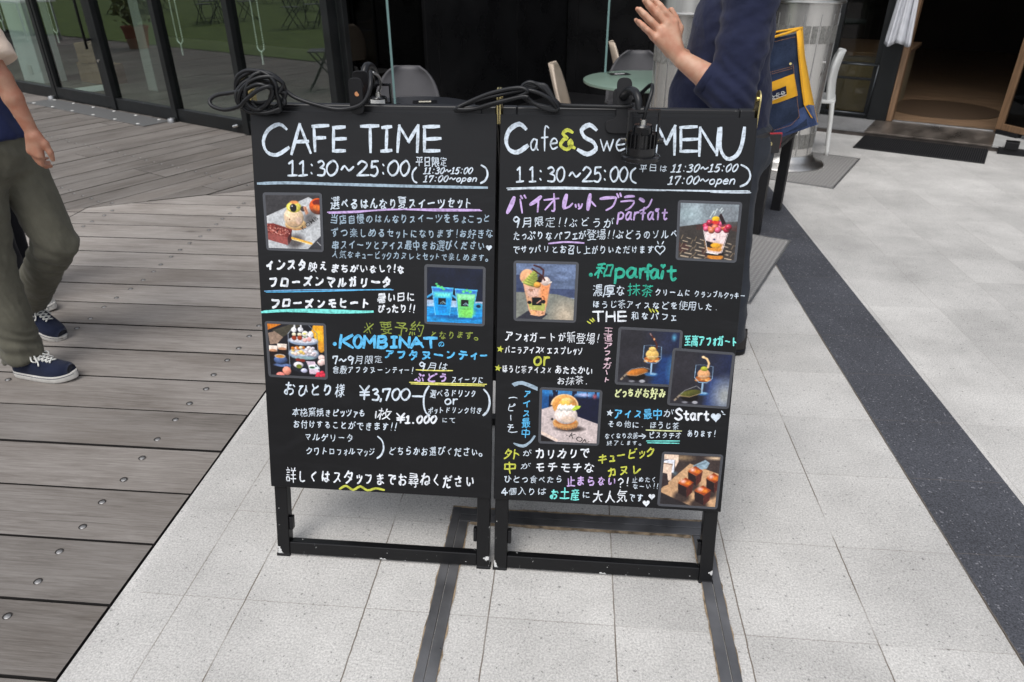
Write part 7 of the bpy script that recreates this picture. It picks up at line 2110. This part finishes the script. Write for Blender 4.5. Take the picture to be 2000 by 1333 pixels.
sh = [ellip((.555, 2.86, 1.255), (.145, .185, .22), .06), ellip((.535, 2.86, 1.04), (.178, .185, .20), .06), cone((.545, 2.86, 1.0), (.56, 2.86, .86), .176, .182, .05, cutb=0), cone((.575, 2.675, 1.385), (.585, 3.035, 1.385), .075, .075, .05), cone((.57, 2.86, 1.42), (.555, 2.86, 1.475), .078, .070, .03, cutb=0)]
cufL, cufR = lerp(elL, wrL, .50), lerp(elR, wrR, .46)
for s, e, c in ((shL, elL, cufL), (shR, elR, cufR)):
    sh += [cone(s, lerp(s, e, .55), .082, .078, .035), cone(lerp(s, e, .5), e, .079, .075, .03), cone(e, c, .074, .060, .02, cutb=0)]
sdf_mesh('shirt', sh, .0065, M['navy'], man, cuts=[((.56, 2.86, .845), (0, 0, -1))], wrinkle=shirt_w, loc=LOC)
for e, c, w in ((elL, cufL, wrL), (elR, cufR, wrR)):
    cf = MB(); d = Vector(lerp(c, w, .2) - c).normalized(); q = Vector(c) - Vector(LOC)
    cf.tube([q - d * .026, q - d * .022, q - d * .010, q + d * .002, q + d * .004], [.060, .064, .0635, .0615, .057], 28)
    cf.build('cuff', M['navy'], man, smooth=True)
tr = [ellip((.595, 2.85, .90), (.150, .172, .10), .05), ellip((.645, 2.85, .84), (.12, .16, .11), .05)]
for h, k_, a in ((hipL, knL, anL), (hipR, knR, anR)):
    tr += [cone(h + V3(.0, 0, -.02), k_, .098, .074, .035), cone(k_, lerp(k_, a, .55), .074, .070, .03), cone(lerp(k_, a, .5), a + V3(0, 0, -.02), .070, .068, .02, cutb=0)]
sdf_mesh('trousers', tr, .0075, M['greyblue'], man, cuts=[((.6, 2.85, .955), (0, 0, 1)), ((.6, 2.85, .045), (0, 0, -1))], wrinkle=folds(.006, 12, 5.5, (1, 1, .55)), loc=LOC)
bl = MB(); bl.tube([(.597 - LOC[0] + .148 * math.cos(a), .010 + .168 * math.sin(a), .925) for a in [2 * math.pi * k / 40 for k in range(40)]], .010, 8, closed=True); bl.build('belt', M['belt'], man, smooth=True)
for a, lab in ((anL, None), (anR, None)): shoe(man, place(a[0] - .02, a[1], math.pi + .08), LOC, upper=M['belt'], lace=False, sole=M['black_matte'])

# wallet in the back pocket
wl = tag(empty('wallet', (.722, 2.748, .892), R(14)), 'black and red folded wallet with a small gold emblem in a back pocket', 'wallet')
b = MB(); b.box((-.045, -.008, -.035), (.045, .008, .035)); b.build('case', M['belt'], wl, bevel=.003)
b = MB(); b.box((-.048, -.004, -.020), (.048, .004, .040)); b.build('lining', mat('red leather', (.40, .02, .03), .5), wl, bevel=.002)
b = MB(); b.lathe([(.010, 0), (.010, .002), (.006, .003)], 16, 0, Matrix.Translation((.0, -.008, 0)) @ Matrix.Rotation(R(90), 4, 'X')); b.build('emblem', M['brass'], wl, smooth='auto')

# denim tote on his far shoulder
BY = 3.06
def bpt(x, y, dY=0): return at(x, y, BY + dY)
M['denim'] = fabric('dark denim', (.026, .038, .072), 500, .25, .8)
M['denim_blue'] = fabric('blue denim', (.055, .085, .19), 500, .3, .8)
M['yellow'] = mat('yellow canvas', (.80, .40, .012), .7, 0, .08, 30, .4, 400)
M['stitch'] = mat('orange stitching', (.45, .20, .06), .8)
b0 = bpt(1540, 270)
bag = tag(empty('tote_bag', b0), 'dark denim tote bag with yellow side and yellow pocket band hanging at the man\'s back', 'bag')
def quadgrid(mb, P, n, m, bulge=0.0, mi=0):
    """bilinear patch TL TR BR BL, bulging towards -y"""
    vs = []
    for j in range(m + 1):
        for i in range(n + 1):
            u, v = i / n, j / m
            p = (P[0] * (1 - u) + P[1] * u) * (1 - v) + (P[3] * (1 - u) + P[2] * u) * v
            w = math.sin(math.pi * u) * math.sin(math.pi * min(1, v * 1.0))
            p = p + Vector((0, -bulge * w + .004 * mnoise.noise(p * 18), 0))
            vs.append(p - b0)
    mb.add(vs, [(j * (n + 1) + i, (j + 1) * (n + 1) + i, (j + 1) * (n + 1) + i + 1, j * (n + 1) + i + 1) for j in range(m) for i in range(n)], mi)
front = [bpt(1440, 92), bpt(1558, 65), bpt(1577, 246), bpt(1450, 290)]
TLb, TRb, BRb, BLb = [p + Vector((-.045, .10, -.004)) for p in front]
b = MB(); quadgrid(b, front, 14, 18, .02); quadgrid(b, [TRb, TLb, BLb, BRb], 14, 18, 0); quadgrid(b, [TLb, front[0], front[3], BLb], 3, 18)
b.build('body', M['denim'], bag, smooth=True)
g_ = MB()
rows_ = [(1557, 62, 1568, 55), (1560, 110, 1572, 108), (1566, 170, 1583, 168), (1571, 205, 1590, 203), (1584, 228, 1598, 240)]
vs = []
for (xa, ya, xb, yb) in rows_: vs += [bpt(xa, ya, -.012) - b0, bpt((xa + xb) / 2, (ya + yb) / 2, .02) - b0, bpt(xb, yb, .08) - b0]
g_.add(vs, [(3 * i + k, 3 * i + 3 + k, 3 * i + 4 + k, 3 * i + 1 + k) for i in range(4) for k in range(2)])
go = g_.build('gusset', M['yellow'], bag, smooth=True); so = go.modifiers.new('thickness', 'SOLIDIFY'); so.thickness = .003
rim = MB(); rim.tube([bpt(1440, 90, -.004) - b0, bpt(1500, 76, -.006) - b0, bpt(1535, 66, -.006) - b0, bpt(1567, 55, .05) - b0], .005, 8); rim.tube([TLb - b0, TRb - b0, bpt(1567, 55, .08) - b0], .005, 8); rim.build('hem', M['yellow'], bag, smooth=True)
bo = MB(); quadgrid(bo, [bpt(1452, 262, -.012), bpt(1580, 205, -.012), bpt(1596, 244, .02), bpt(1470, 288, -.004)], 12, 8, .012); quadgrid(bo, [bpt(1580, 205, -.012), bpt(1590, 206, .06), bpt(1598, 244, .08), bpt(1596, 244, .02)], 4, 8, 0); quadgrid(bo, [bpt(1470, 288, -.004), bpt(1596, 244, .02), bpt(1598, 243, .10), bpt(1475, 280, .10)], 8, 4, 0)
bo.build('base', M['denim_blue'], bag, smooth=True)
pk = MB(); quadgrid(pk, [bpt(1450, 150, -.030), bpt(1549, 124, -.030), bpt(1562, 232, -.034), bpt(1460, 276, -.034)], 10, 10, .006); pk.build('pocket', M['denim'], bag, smooth=True)
bd_ = MB(); quadgrid(bd_, [bpt(1450, 182, -.0365), bpt(1551, 144, -.0365), bpt(1558, 187, -.0375), bpt(1455, 226, -.0375)], 10, 5, .006); bd_.build('pocket_band', M['yellow'], bag, smooth=True)
lb = MB(); quadgrid(lb, [bpt(1490, 186, -.046), bpt(1535, 168, -.046), bpt(1537, 184, -.046), bpt(1491, 202, -.046)], 4, 3, 0); lbo = lb.build('woven_label', M['navy'], bag)
lt = MB()
for (xa, ya, xb, yb) in ((1508, 187, 1512, 190), (1512, 189, 1508, 194), (1508, 194, 1514, 192), (1517, 183, 1516, 190), (1517, 183, 1522, 182), (1517, 187, 1521, 186), (1516, 190, 1522, 188), (1526, 180, 1531, 179), (1531, 179, 1532, 184), (1532, 184, 1527, 186), (1527, 186, 1526, 180), (1500, 190, 1504, 193), (1495, 194, 1534, 179 + 2.2), (1494, 203 - 1, 1536, 185 + .2)):
    lt.tube([bpt(xa, ya, -.048) - b0, bpt(xb, yb, -.048) - b0], .0011, 5)
lt.build('label_lettering', M['white_plastic'], lbo)
s_ = MB()
def stitch(pts, dY):
    pts = [bpt(x, y, dY) for x, y in pts]
    for a, c in zip(pts[:-1], pts[1:]):
        n = max(1, int((c - a).length / .007))
        for k in range(n): s_.tube([a.lerp(c, (k + .1) / n) - b0, a.lerp(c, (k + .75) / n) - b0], .0009, 4)
stitch([(1452, 156), (1548, 130)], -.038); stitch([(1452, 160), (1548, 134)], -.038); stitch([(1549, 126), (1561, 228), (1545, 245), (1470, 268)], -.042); stitch([(1446, 98), (1554, 72)], -.024); stitch([(1556, 70), (1572, 200)], -.012)
s_.build('stitching', M['stitch'], bag)
b = MB(); b.cyl(bpt(1544, 125, -.036) - b0, bpt(1544, 125, -.042) - b0, .005, .005, 10); b.build('rivet', M['brass'], bag, smooth='auto')
for dY in (0.0, .10):
    s2 = MB(); pts = catmull([bpt(1475, 86, dY) - b0, Vector((.66, 3.0 + dY * .3, 1.36)) - b0, Vector((.60, 3.03 + dY * .3, 1.478)) - b0, Vector((.53, 3.06 + dY * .3, 1.40)) - b0, Vector((.58, 3.08 + dY * .5, 1.28)) - b0, bpt(1452, 92, dY) - b0], 8); s2.tube(pts, .009, 8); s2.build('strap', M['denim'], bag, smooth=True)

# ---------------------------------------------------------------- the walker on the left
LOC2 = (-2.10, 2.45, 0)
wk = tag(empty('person', LOC2), 'person walking along the deck in cream sleeved navy tee, olive chinos and navy sneakers', 'person')
sR, eR, wR = V3(-1.985, 2.315, 1.40), V3(-1.876, 2.280, 1.168), V3(-1.840, 2.290, .988)
sL, eL, wL = V3(-2.20, 2.66, 1.41), V3(-2.36, 2.70, 1.16), V3(-2.42, 2.66, .93)
hR, kR, aR = V3(-2.195, 2.395, .87), V3(-2.225, 2.345, .48), V3(-2.205, 2.305, .085)
hL, kL, aL = V3(-2.150, 2.545, .87), V3(-2.073, 2.515, .500), V3(-2.420, 2.655, .155)
body = [ellip((-2.215, 2.50, 1.25), (.085, .13, .20), .03), ellip((-2.205, 2.49, 1.05), (.085, .12, .18), .03), ellip((-2.175, 2.47, .90), (.105, .14, .12), .03), cone((-2.06, 2.36, 1.39), (-2.19, 2.64, 1.40), .050, .050, .05), cone((-2.14, 2.49, 1.41), (-2.11, 2.49, 1.55), .058, .052, .03)]
body += head_prims((-2.09, 2.49, 1.62), (1, 0, 0))
for s, e, w in ((sR, eR, wR), (sL, eL, wL)):
    body += [cone(s, e, .042, .029, .015), cone(e, lerp(e, w, .35), .030, .0300, .012), cone(lerp(e, w, .35), w, .0295, .0205, .012)]
def hang_hand(w, fw_, out_):
    """relaxed hand below wrist w; fw_ points where the thumb is, out_ away from the body"""
    fw_, out_ = np.array(fw_, float), np.array(out_, float); dn = V3(-.17, .02, -1); dn /= np.linalg.norm(dn); P = []
    for i, (o, ln_, r) in enumerate(((.027, .078, .0086), (.010, .084, .0088), (-.008, .078, .0084), (-.024, .064, .0075))):
        k = w + dn * (.076 - .005 * i) + fw_ * o * .92 + out_ * .004
        tip = k + dn * ln_ * .62 - out_ * (.044 + .004 * i) - fw_ * (.003 + o * .40)
        P += [cone(w + dn * .012 + fw_ * o * .45, k, .0165, .0125, .012)] + finger(k, tip, r, out_ * .014 + dn * .010, .0035)
    th = w + dn * .036 + fw_ * .036 - out_ * .010; t1 = th + dn * .030 + fw_ * .014 - out_ * .004; t2 = t1 + dn * .026 + fw_ * .002 - out_ * .004
    return P + [cone(w + dn * .010 + fw_ * .012, th, .017, .0135, .012), cone(th, t1, .0125, .0105, .006), cone(t1, t2, .0103, .0078, .004)]
body += hang_hand(wR, (.96, -.25, 0), (-.25, -.96, 0)) + hang_hand(wL, (1, 0, 0), (0, 1, 0))
for h, k_, a in ((hR, kR, aR), (hL, kL, aL)): body += [cone(h, k_, .07, .048, .03), cone(k_, a, .048, .033, .02)]
sdf_mesh('body', body, .0046, M['skin_b'], wk, loc=LOC2, smooth=1)
hair((-2.09, 2.49, 1.62), (1, 0, 0), wk, LOC2, .008)
tee = [ellip((-2.215, 2.50, 1.25), (.103, .150, .21), .02), ellip((-2.205, 2.49, 1.05), (.108, .150, .20), .02), cone((-2.195, 2.48, 1.06), (-2.165, 2.47, .905), .112, .134, .02, flat=((0, 1, 0), .82), cutb=0), cone((-2.07, 2.37, 1.385), (-2.23, 2.64, 1.395), .060, .060, .03), cone((-2.14, 2.49, 1.40), (-2.13, 2.49, 1.475), .074, .066, .03, cutb=0)]
sdf_mesh('tee', tee, .0075, M['navy_tee'], wk, cuts=[((-2.09, 2.47, .905), (-.06, 0, -1))], wrinkle=folds(.006, 11, 2.2, (1, 1, .8)), loc=LOC2)
sl_ = []
for s, e in ((sR, eR), (sL, eL)):
    c = lerp(s, e, .82); sl_ += [cone(s, lerp(s, e, .4), .070, .070, .03), cone(lerp(s, e, .35), c, .070, .077, .02, cutb=0)]
sdf_mesh('sleeve', sl_[:2], .006, M['cream'], wk, wrinkle=folds(.004, 16, 4.4), loc=LOC2); sdf_mesh('sleeve', sl_[2:], .006, M['cream'], wk, wrinkle=folds(.004, 16, 8.4), loc=LOC2)
# white print on the side of the tee: two short brush marks and a hook
pr = MB()
def teept(x, y):
    """where the line of sight meets the side of the tee"""
    for Yk in np.arange(2.20, 2.6, .002):
        p = at(x, y, float(Yk)); 
        q = ((p.x + 2.185) / .128) ** 2 + ((p.y - 2.48) / .165) ** 2
        if q <= 1: return p + Vector((.0035, -.004, 0))
    return at(x, y, 2.42)
for pts, w in (([(8, 158), (12, 166), (20, 170)], .0045), ([(16, 180), (22, 186), (30, 188)], .0045), ([(17, 196), (23, 201), (31, 203)], .004), ([(26, 212), (28, 226), (34, 233), (40, 230), (41, 224)], .0055)):
    pr.tube([p - Vector(LOC2) for p in catmull([teept(*q) for q in pts], 4)], w, 6)
pr.build('tee_lettering', M['cream'], wk, smooth=True)
def chino_w(p, n):
    d0 = Vector((p.x + .45 * p.z, p.y, .55 * p.z - .3 * p.x)); f = folds(.0052, 9, 6.1, (1, 1, .55))(d0, n) + folds(.0030, 30, 1.7, (1, 1, .5))(d0, n) + folds(.0012, 75, 3.7, (1, 1, .4))(d0, n)
    for c, a, fr in ((kL + V3(-.05, 0, -.03), .009, 80), (aR + V3(0, 0, .03), .007, 130), (hR + V3(.08, -.05, .02), .008, 75)):
        d = (Vector(c) - p).length
        f += a * math.exp(-(d / .11) ** 2) * math.sin((p.z + .7 * p.x + .05 * mnoise.noise(p * 9)) * fr)
    return f
tr = [ellip((-2.170, 2.47, .92), (.122, .150, .09), .03), ellip((-2.175, 2.47, .85), (.125, .150, .10), .03)]
for h, k_, a in ((hR, kR, aR), (hL, kL, aL)):
    tr += [cone(h + V3(0, 0, -.02), k_, .090, .075, .025), cone(k_, lerp(k_, a, .6), .074, .069, .02), cone(lerp(k_, a, .5), a, .070, .073, .015, cutb=.012)]
sdf_mesh('chinos', tr, .0065, M['olive'], wk, cuts=[((-2.1, 2.47, .955), (0, 0, 1))], wrinkle=chino_w, loc=LOC2)
shoe(wk, place(-2.165, 2.30, -.10), LOC2, 'planted navy sneaker with white laces')
shoe(wk, place(-2.425, 2.650, -.28, R(24), .055), LOC2, 'trailing navy sneaker lifted at the heel')

# ---------------------------------------------------------------- a second walker just beyond, mostly out of the picture
LOC3 = (-2.80, 3.02, 0)
p3 = tag(empty('person', LOC3), 'person in black trousers and white shoes, mostly hidden beyond the walker in olive chinos', 'person')
hR, kR, aR = V3(-2.780, 2.93, .87), V3(-2.700, 2.91, .48), V3(-2.680, 2.90, .085)
hL, kL, aL = V3(-2.800, 3.10, .87), V3(-2.800, 3.10, .48), V3(-2.80, 3.10, .085)
body = [ellip((-2.800, 3.02, 1.25), (.10, .15, .20), .05), ellip((-2.800, 3.02, 1.05), (.10, .14, .18), .05), ellip((-2.800, 3.02, .90), (.115, .15, .12), .05), cone((-2.800, 2.86, 1.40), (-2.800, 3.18, 1.40), .055, .055, .05), cone((-2.800, 3.02, 1.41), (-2.780, 3.02, 1.55), .058, .052, .03)]
body += head_prims((-2.760, 3.02, 1.62), (1, 0, 0))
for s in (-1, 1):
    y = 3.02 + s * .20; S0, E0, W0 = V3(-2.800, 3.02 + s * .175, 1.40), V3(-2.840, y, 1.13), V3(-2.820, y, .90)
    body += [cone(S0, E0, .05, .04, .03), cone(E0, W0, .040, .027, .02)] + hang_hand(W0, (1, 0, 0), (0, float(s), 0))
for h, k_, a in ((hR, kR, aR), (hL, kL, aL)): body += [cone(h, k_, .07, .048, .03), cone(k_, a, .048, .033, .02)]
sdf_mesh('body', body, .006, M['skin_b'], p3, loc=LOC3, smooth=1)
hair((-2.760, 3.02, 1.62), (1, 0, 0), p3, LOC3, .01)
tee = [ellip((-2.800, 3.02, 1.25), (.122, .168, .21), .06), ellip((-2.800, 3.02, 1.05), (.128, .165, .20), .06), cone((-2.800, 3.02, 1.06), (-2.800, 3.02, .90), .13, .14, .05, flat=((0, 1, 0), .80), cutb=0), cone((-2.800, 2.86, 1.395), (-2.800, 3.18, 1.395), .068, .068, .05)]
for s in (-1, 1): tee += [cone((-2.800, 3.02 + s * .175, 1.40), (-2.835, 3.02 + s * .198, 1.19), .070, .066, .03, cutb=0)]
sdf_mesh('tee', tee, .009, M['black_cloth'], p3, cuts=[((-2.800, 3.02, .90), (0, 0, -1))], wrinkle=folds(.006, 11, 3.2), loc=LOC3)
tr = [ellip((-2.800, 3.02, .92), (.132, .158, .09), .05), ellip((-2.800, 3.02, .85), (.135, .158, .10), .05)]
for h, k_, a in ((hR, kR, aR), (hL, kL, aL)): tr += [cone(h + V3(0, 0, -.02), k_, .095, .078, .04), cone(k_, a, .077, .066, .03, cutb=.012)]
sdf_mesh('trousers', tr, .008, M['black_cloth'], p3, cuts=[((-2.800, 3.02, .965), (0, 0, 1))], wrinkle=folds(.006, 11, 9.2, (1, 1, .6)), loc=LOC3)
M['white_canvas'] = fabric('white canvas', (.62, .62, .62), 1200, .06)
shoe(p3, place(-2.665, 2.90, -.15), LOC3, upper=M['white_canvas']); shoe(p3, place(-2.870, 3.10, -.1), LOC3, upper=M['white_canvas'])
# ================================================================== THE SQUARE OUT OF FRAME (seen mirrored in the shop windows)
def grass_mat():
    m, nt, N, L, P = nodes_of('mown lawn')
    P.inputs['Roughness'].default_value = .9
    tc = N.new('ShaderNodeTexCoord'); n = N.new('ShaderNodeTexNoise'); n.inputs['Scale'].default_value = 2.5; n.inputs['Detail'].default_value = 8; n.inputs['Roughness'].default_value = .7
    L.new(tc.outputs['Object'], n.inputs['Vector'])
    r = N.new('ShaderNodeValToRGB'); r.color_ramp.elements[0].position, r.color_ramp.elements[1].position = .3, .7
    r.color_ramp.elements[0].color = (.045, .080, .008, 1); r.color_ramp.elements[1].color = (.095, .150, .016, 1)
    L.new(n.outputs[0], r.inputs[0]); L.new(r.outputs[0], P.inputs['Base Color'])
    return m
M['lawn'] = grass_mat()
l0, l1 = fac(-7, -3.92), fac(7.2, -3.92)
l2, l3 = fac(7.2, -26), fac(-7, -26)
def lawn_pt(a, i): p = fac(a, i); return (p.x, p.y)
# the lawn lies left of the deck walk, beyond the upper boards
sheet('lawn', [lawn_pt(-12, -3.92), lawn_pt(1.6, -3.92), lawn_pt(.2, -8), lawn_pt(-1.5, -28), lawn_pt(-26, -28), lawn_pt(-26, -3.92)], .012, M['lawn'])

M['chair_metal'] = mat('dark green chair steel', (.03, .04, .034), .45, .2)
M['cushion'] = fabric('grey cushion', (.16, .16, .165), 600, .1)
def fold_chair(name='folding_chair'):
    t = empty(name)
    for s in (-1, 1):
        b = MB(); b.tube(catmull([(.22, s * .20, .001), (.0, s * .20, .40), (-.16, s * .20, .86), (-.17, s * .17, .90)], 4), .010, 8); b.build('frame_rail', M['chair_metal'], t, smooth=True)
        b = MB(); b.tube([(-.20, s * .18, .001), (.17, s * .18, .45)], .010, 8); b.build('leg', M['chair_metal'], t, smooth=True)
    b = MB(); b.box((-.15, -.19, .448), (.20, .19, .462)); b.build('seat', M['chair_metal'], t, bevel=.004)
    for z in (.66, .82):
        b = MB(); b.box((-.075 - (z - .6) * .34 - .008, -.19, z - .035), (-.075 - (z - .6) * .34 + .006, .19, z + .035)); b.build('back_slat', M['chair_metal'], t, bevel=.003)
    for x, z in ((.20, .06), (-.17, .06)):
        b = MB(); b.tube([(x, -.2, z), (x, .2, z)], .007, 6); b.build('stretcher', M['chair_metal'], t, smooth=True)
    return t
c0 = fold_chair(); c0.location = (-5.35, 5.30, .002); c0.rotation_euler.z = R(110)
tag(c0, 'dark green folding chair out on the deck, mirrored in the window next to the corner', 'chair', 'folding chairs around the lawn')
b = MB(); b.prism(rounded([(-.02, -.17), (.05, -.17), (.05, .17), (-.02, .17)], .02), .66, .95); 
cu = tag(b.build('cushion', M['cushion'], smooth='auto', bevel=.012), 'grey cushion leaning on the folding chair mirrored in the window', 'cushion'); cu.location = (-5.33, 5.17, .0); cu.rotation_euler.z = R(110)
rr = random.Random(8)
spots = []
def lawn_table(a, i, k):
    p = fac(a, i)
    t = tag(empty('garden_table', (p.x, p.y, .013)), 'small round dark garden table on the lawn', 'table', 'garden tables on the lawn')
    b = MB(); b.lathe([(.36, .69), (.365, .70), (.365, .715), (.36, .72), (.0001, .72)], 28, cap=False); b.build('tabletop', M['chair_metal'], t, smooth='auto')
    for s in range(3):
        an = 2 * math.pi * s / 3 + k; b = MB(); b.tube([(.28 * math.cos(an), .28 * math.sin(an), .001), (-.2 * math.cos(an), -.2 * math.sin(an), .69)], .011, 8); b.build('leg', M['chair_metal'], t, smooth=True)
    for j in range(3):
        an = k * 1.3 + 2 * math.pi * j / 3 + rr.uniform(-.3, .3)
        c = copy_tree(c0); c.location = (p.x + .72 * math.cos(an), p.y + .72 * math.sin(an), .014); c.rotation_euler.z = an + math.pi
        c['label'] = 'dark green folding chair at a garden table on the lawn'
for k, (a, i) in enumerate(((3.1, -9.0), (-.2, -8.2), (-3.4, -7.8), (.5, -12.5), (-4.5, -12), (-8, -8.5), (-8.5, -14))): lawn_table(a - 2.6, i, k)

# hedge and trees closing the square
M['leaf'] = mat('dark hedge leaves', (.045, .070, .018), .55, 0, .5, 3)
M['bark'] = mat('grey bark', (.10, .085, .07), .9, 0, .3, 20)
def leafy(mb, c, r, n, s, rnd):
    for _ in range(n):
        d = Vector((rnd.gauss(0, 1), rnd.gauss(0, 1), rnd.gauss(0, 1))).normalized()
        p = Vector(c) + Vector((d.x * r[0], d.y * r[1], d.z * r[2])) * rnd.uniform(.55, 1.05) * (1 + .25 * mnoise.noise(d * 2.2 + Vector(c)))
        a = Vector((rnd.gauss(0, 1), rnd.gauss(0, 1), rnd.gauss(0, 1))).normalized(); q = a.orthogonal().normalized()
        w = s * rnd.uniform(.6, 1.3)
        mb.add([p - a * w, p + q * w * .45, p + a * w, p - q * w * .45], [(0, 1, 2, 3)])
rnd = random.Random(21)
hd = MB()
for k in range(26):
    p = fac(-22 + 1.25 * k, -27 + rnd.uniform(-.3, .3)); leafy(hd, (p.x, p.y, .75), (.9, .9, .8), 170, .11, rnd)
tag(hd.build('hedge', M['leaf']), 'clipped dark green hedge along the far side of the lawn', 'hedge')
for k in range(5):
    p = fac(-19 + 6.2 * k, -29.5 + rnd.uniform(-1, 1))
    t = tag(empty('broadleaf_tree', (p.x, p.y, -.02)), 'leafy broad tree behind the hedge at the far side of the lawn', 'tree', 'trees beyond the hedge')
    b = MB(); b.tube(catmull([(0, 0, 0), (.05, .02, 1.5), (-.05, .06, 3.2), (.1, 0, 4.6)], 4), [.19 - .009 * q for q in range(13)], 10)
    for q in range(5): an = q * 1.3; b.tube([(0, 0, 2.4 + .3 * q), (.9 * math.cos(an), .9 * math.sin(an), 3.6 + .3 * q), (1.5 * math.cos(an), 1.5 * math.sin(an), 4.6 + .2 * q)], [.08, .05, .02], 7)
    b.build('trunk', M['bark'], t, smooth=True)
    cr = MB()
    for q in range(8): leafy(cr, (rnd.uniform(-1.4, 1.4), rnd.uniform(-1.4, 1.4), 4.6 + rnd.uniform(-.9, 1.3)), (1.1, 1.1, .8), 150, .16, rnd)
    cr.build('crown', M['leaf'], t)
# white market tables and a flower pot far to the left, seen in the farthest pane's reflection
t = tag(empty('planter', (fac(-2.6, -3.5).x, fac(-2.6, -3.5).y, .002)), 'terracotta planter with yellow green shrub on the deck, mirrored in the door pane', 'planter')
b = MB(); b.lathe([(.16, 0), (.22, .34), (.235, .34), (.235, .38), (.20, .38), (.19, .33), (.0001, .33)], 28, cap=False); b.build('pot', mat('terracotta', (.33, .11, .05), .8, 0, .15, 12), t, smooth='auto')
b = MB(); leafy(b, (0, 0, .72), (.34, .34, .36), 420, .06, rnd); b.build('foliage', mat('yellow green leaves', (.14, .16, .03), .55, 0, .5, 8), t)
b = MB()
for q in range(7): an = q * .9; b.tube([(0, 0, .3), (.14 * math.cos(an), .14 * math.sin(an), .6)], .006, 5)
b.build('stem', M['bark'], t)
for k, (a, i) in enumerate(((-6.0, -3.2), (-7.6, -3.4))):
    p = fac(a, i); t = tag(empty('market_table', (p.x, p.y, .002), FA), ['white topped market table on the deck left of the lawn edge', 'white topped market table farther along the deck by the lawn'][k], 'table', 'market tables on the deck')
    b = MB(); b.box((-.7, -.4, .70), (.7, .4, .735)); b.build('tabletop', M['white_plastic'], t, bevel=.004)
    for sx in (-1, 1):
        for sy in (-1, 1): b = MB(); b.cyl((.62 * sx, .33 * sy, 0), (.62 * sx, .33 * sy, .70), .018, .018, 10); b.build('leg', M['steel_dull'], t, smooth='auto')
for k, (dx, dz) in enumerate(((0, 0), (.34, 0), (.1, .25))):
    p = fac(.62 + dx, .95, .013 + dz); t = tag(empty('carton', (p.x, p.y, p.z), FA + .1 * k), ['brown cardboard carton on the cafe floor behind the glass, bottom left', 'brown cardboard carton on the cafe floor behind the glass, bottom right', 'brown cardboard carton stacked on top of two others behind the glass'][k], 'carton', 'cartons behind the glass')
    b = MB(); b.box((-.16, -.13, 0), (.16, .13, .245)); b.build('box', M['carton'], t, bevel=.003)
    b = MB(); b.box((-.162, -.02, .2455), (.162, .02, .2465)); b.build('tape', mat('brown tape', (.30, .21, .12), .35), t)

for k, (a, i, c) in enumerate(((-6.3, -3.1, (.62, .10, .22)), (-5.7, -3.25, (.20, .10, .42)), (-7.4, -3.4, (.70, .36, .06)))):
    p = fac(a, i); t = tag(empty('flower_pot', (p.x, p.y, .738)), ['pink flowers in a small pot on the market table', 'violet flowers in a small pot on the market table', 'orange flowers in a small pot on the market table'][k], 'flower pot', 'flower pots on the market tables')
    b = MB(); b.lathe([(.05, 0), (.07, .10), (.075, .10), (.075, .115), (.0001, .115)], 16, cap=False); b.build('pot', M['white_plastic'], t, smooth='auto')
    b = MB(); leafy(b, (0, 0, .21), (.13, .13, .10), 130, .035, rnd); b.build('foliage', M['leaf'], t)
    b = MB(); leafy(b, (0, 0, .25), (.14, .14, .10), 110, .03, rnd); b.build('blossom', mat('petals', c, .6), t)
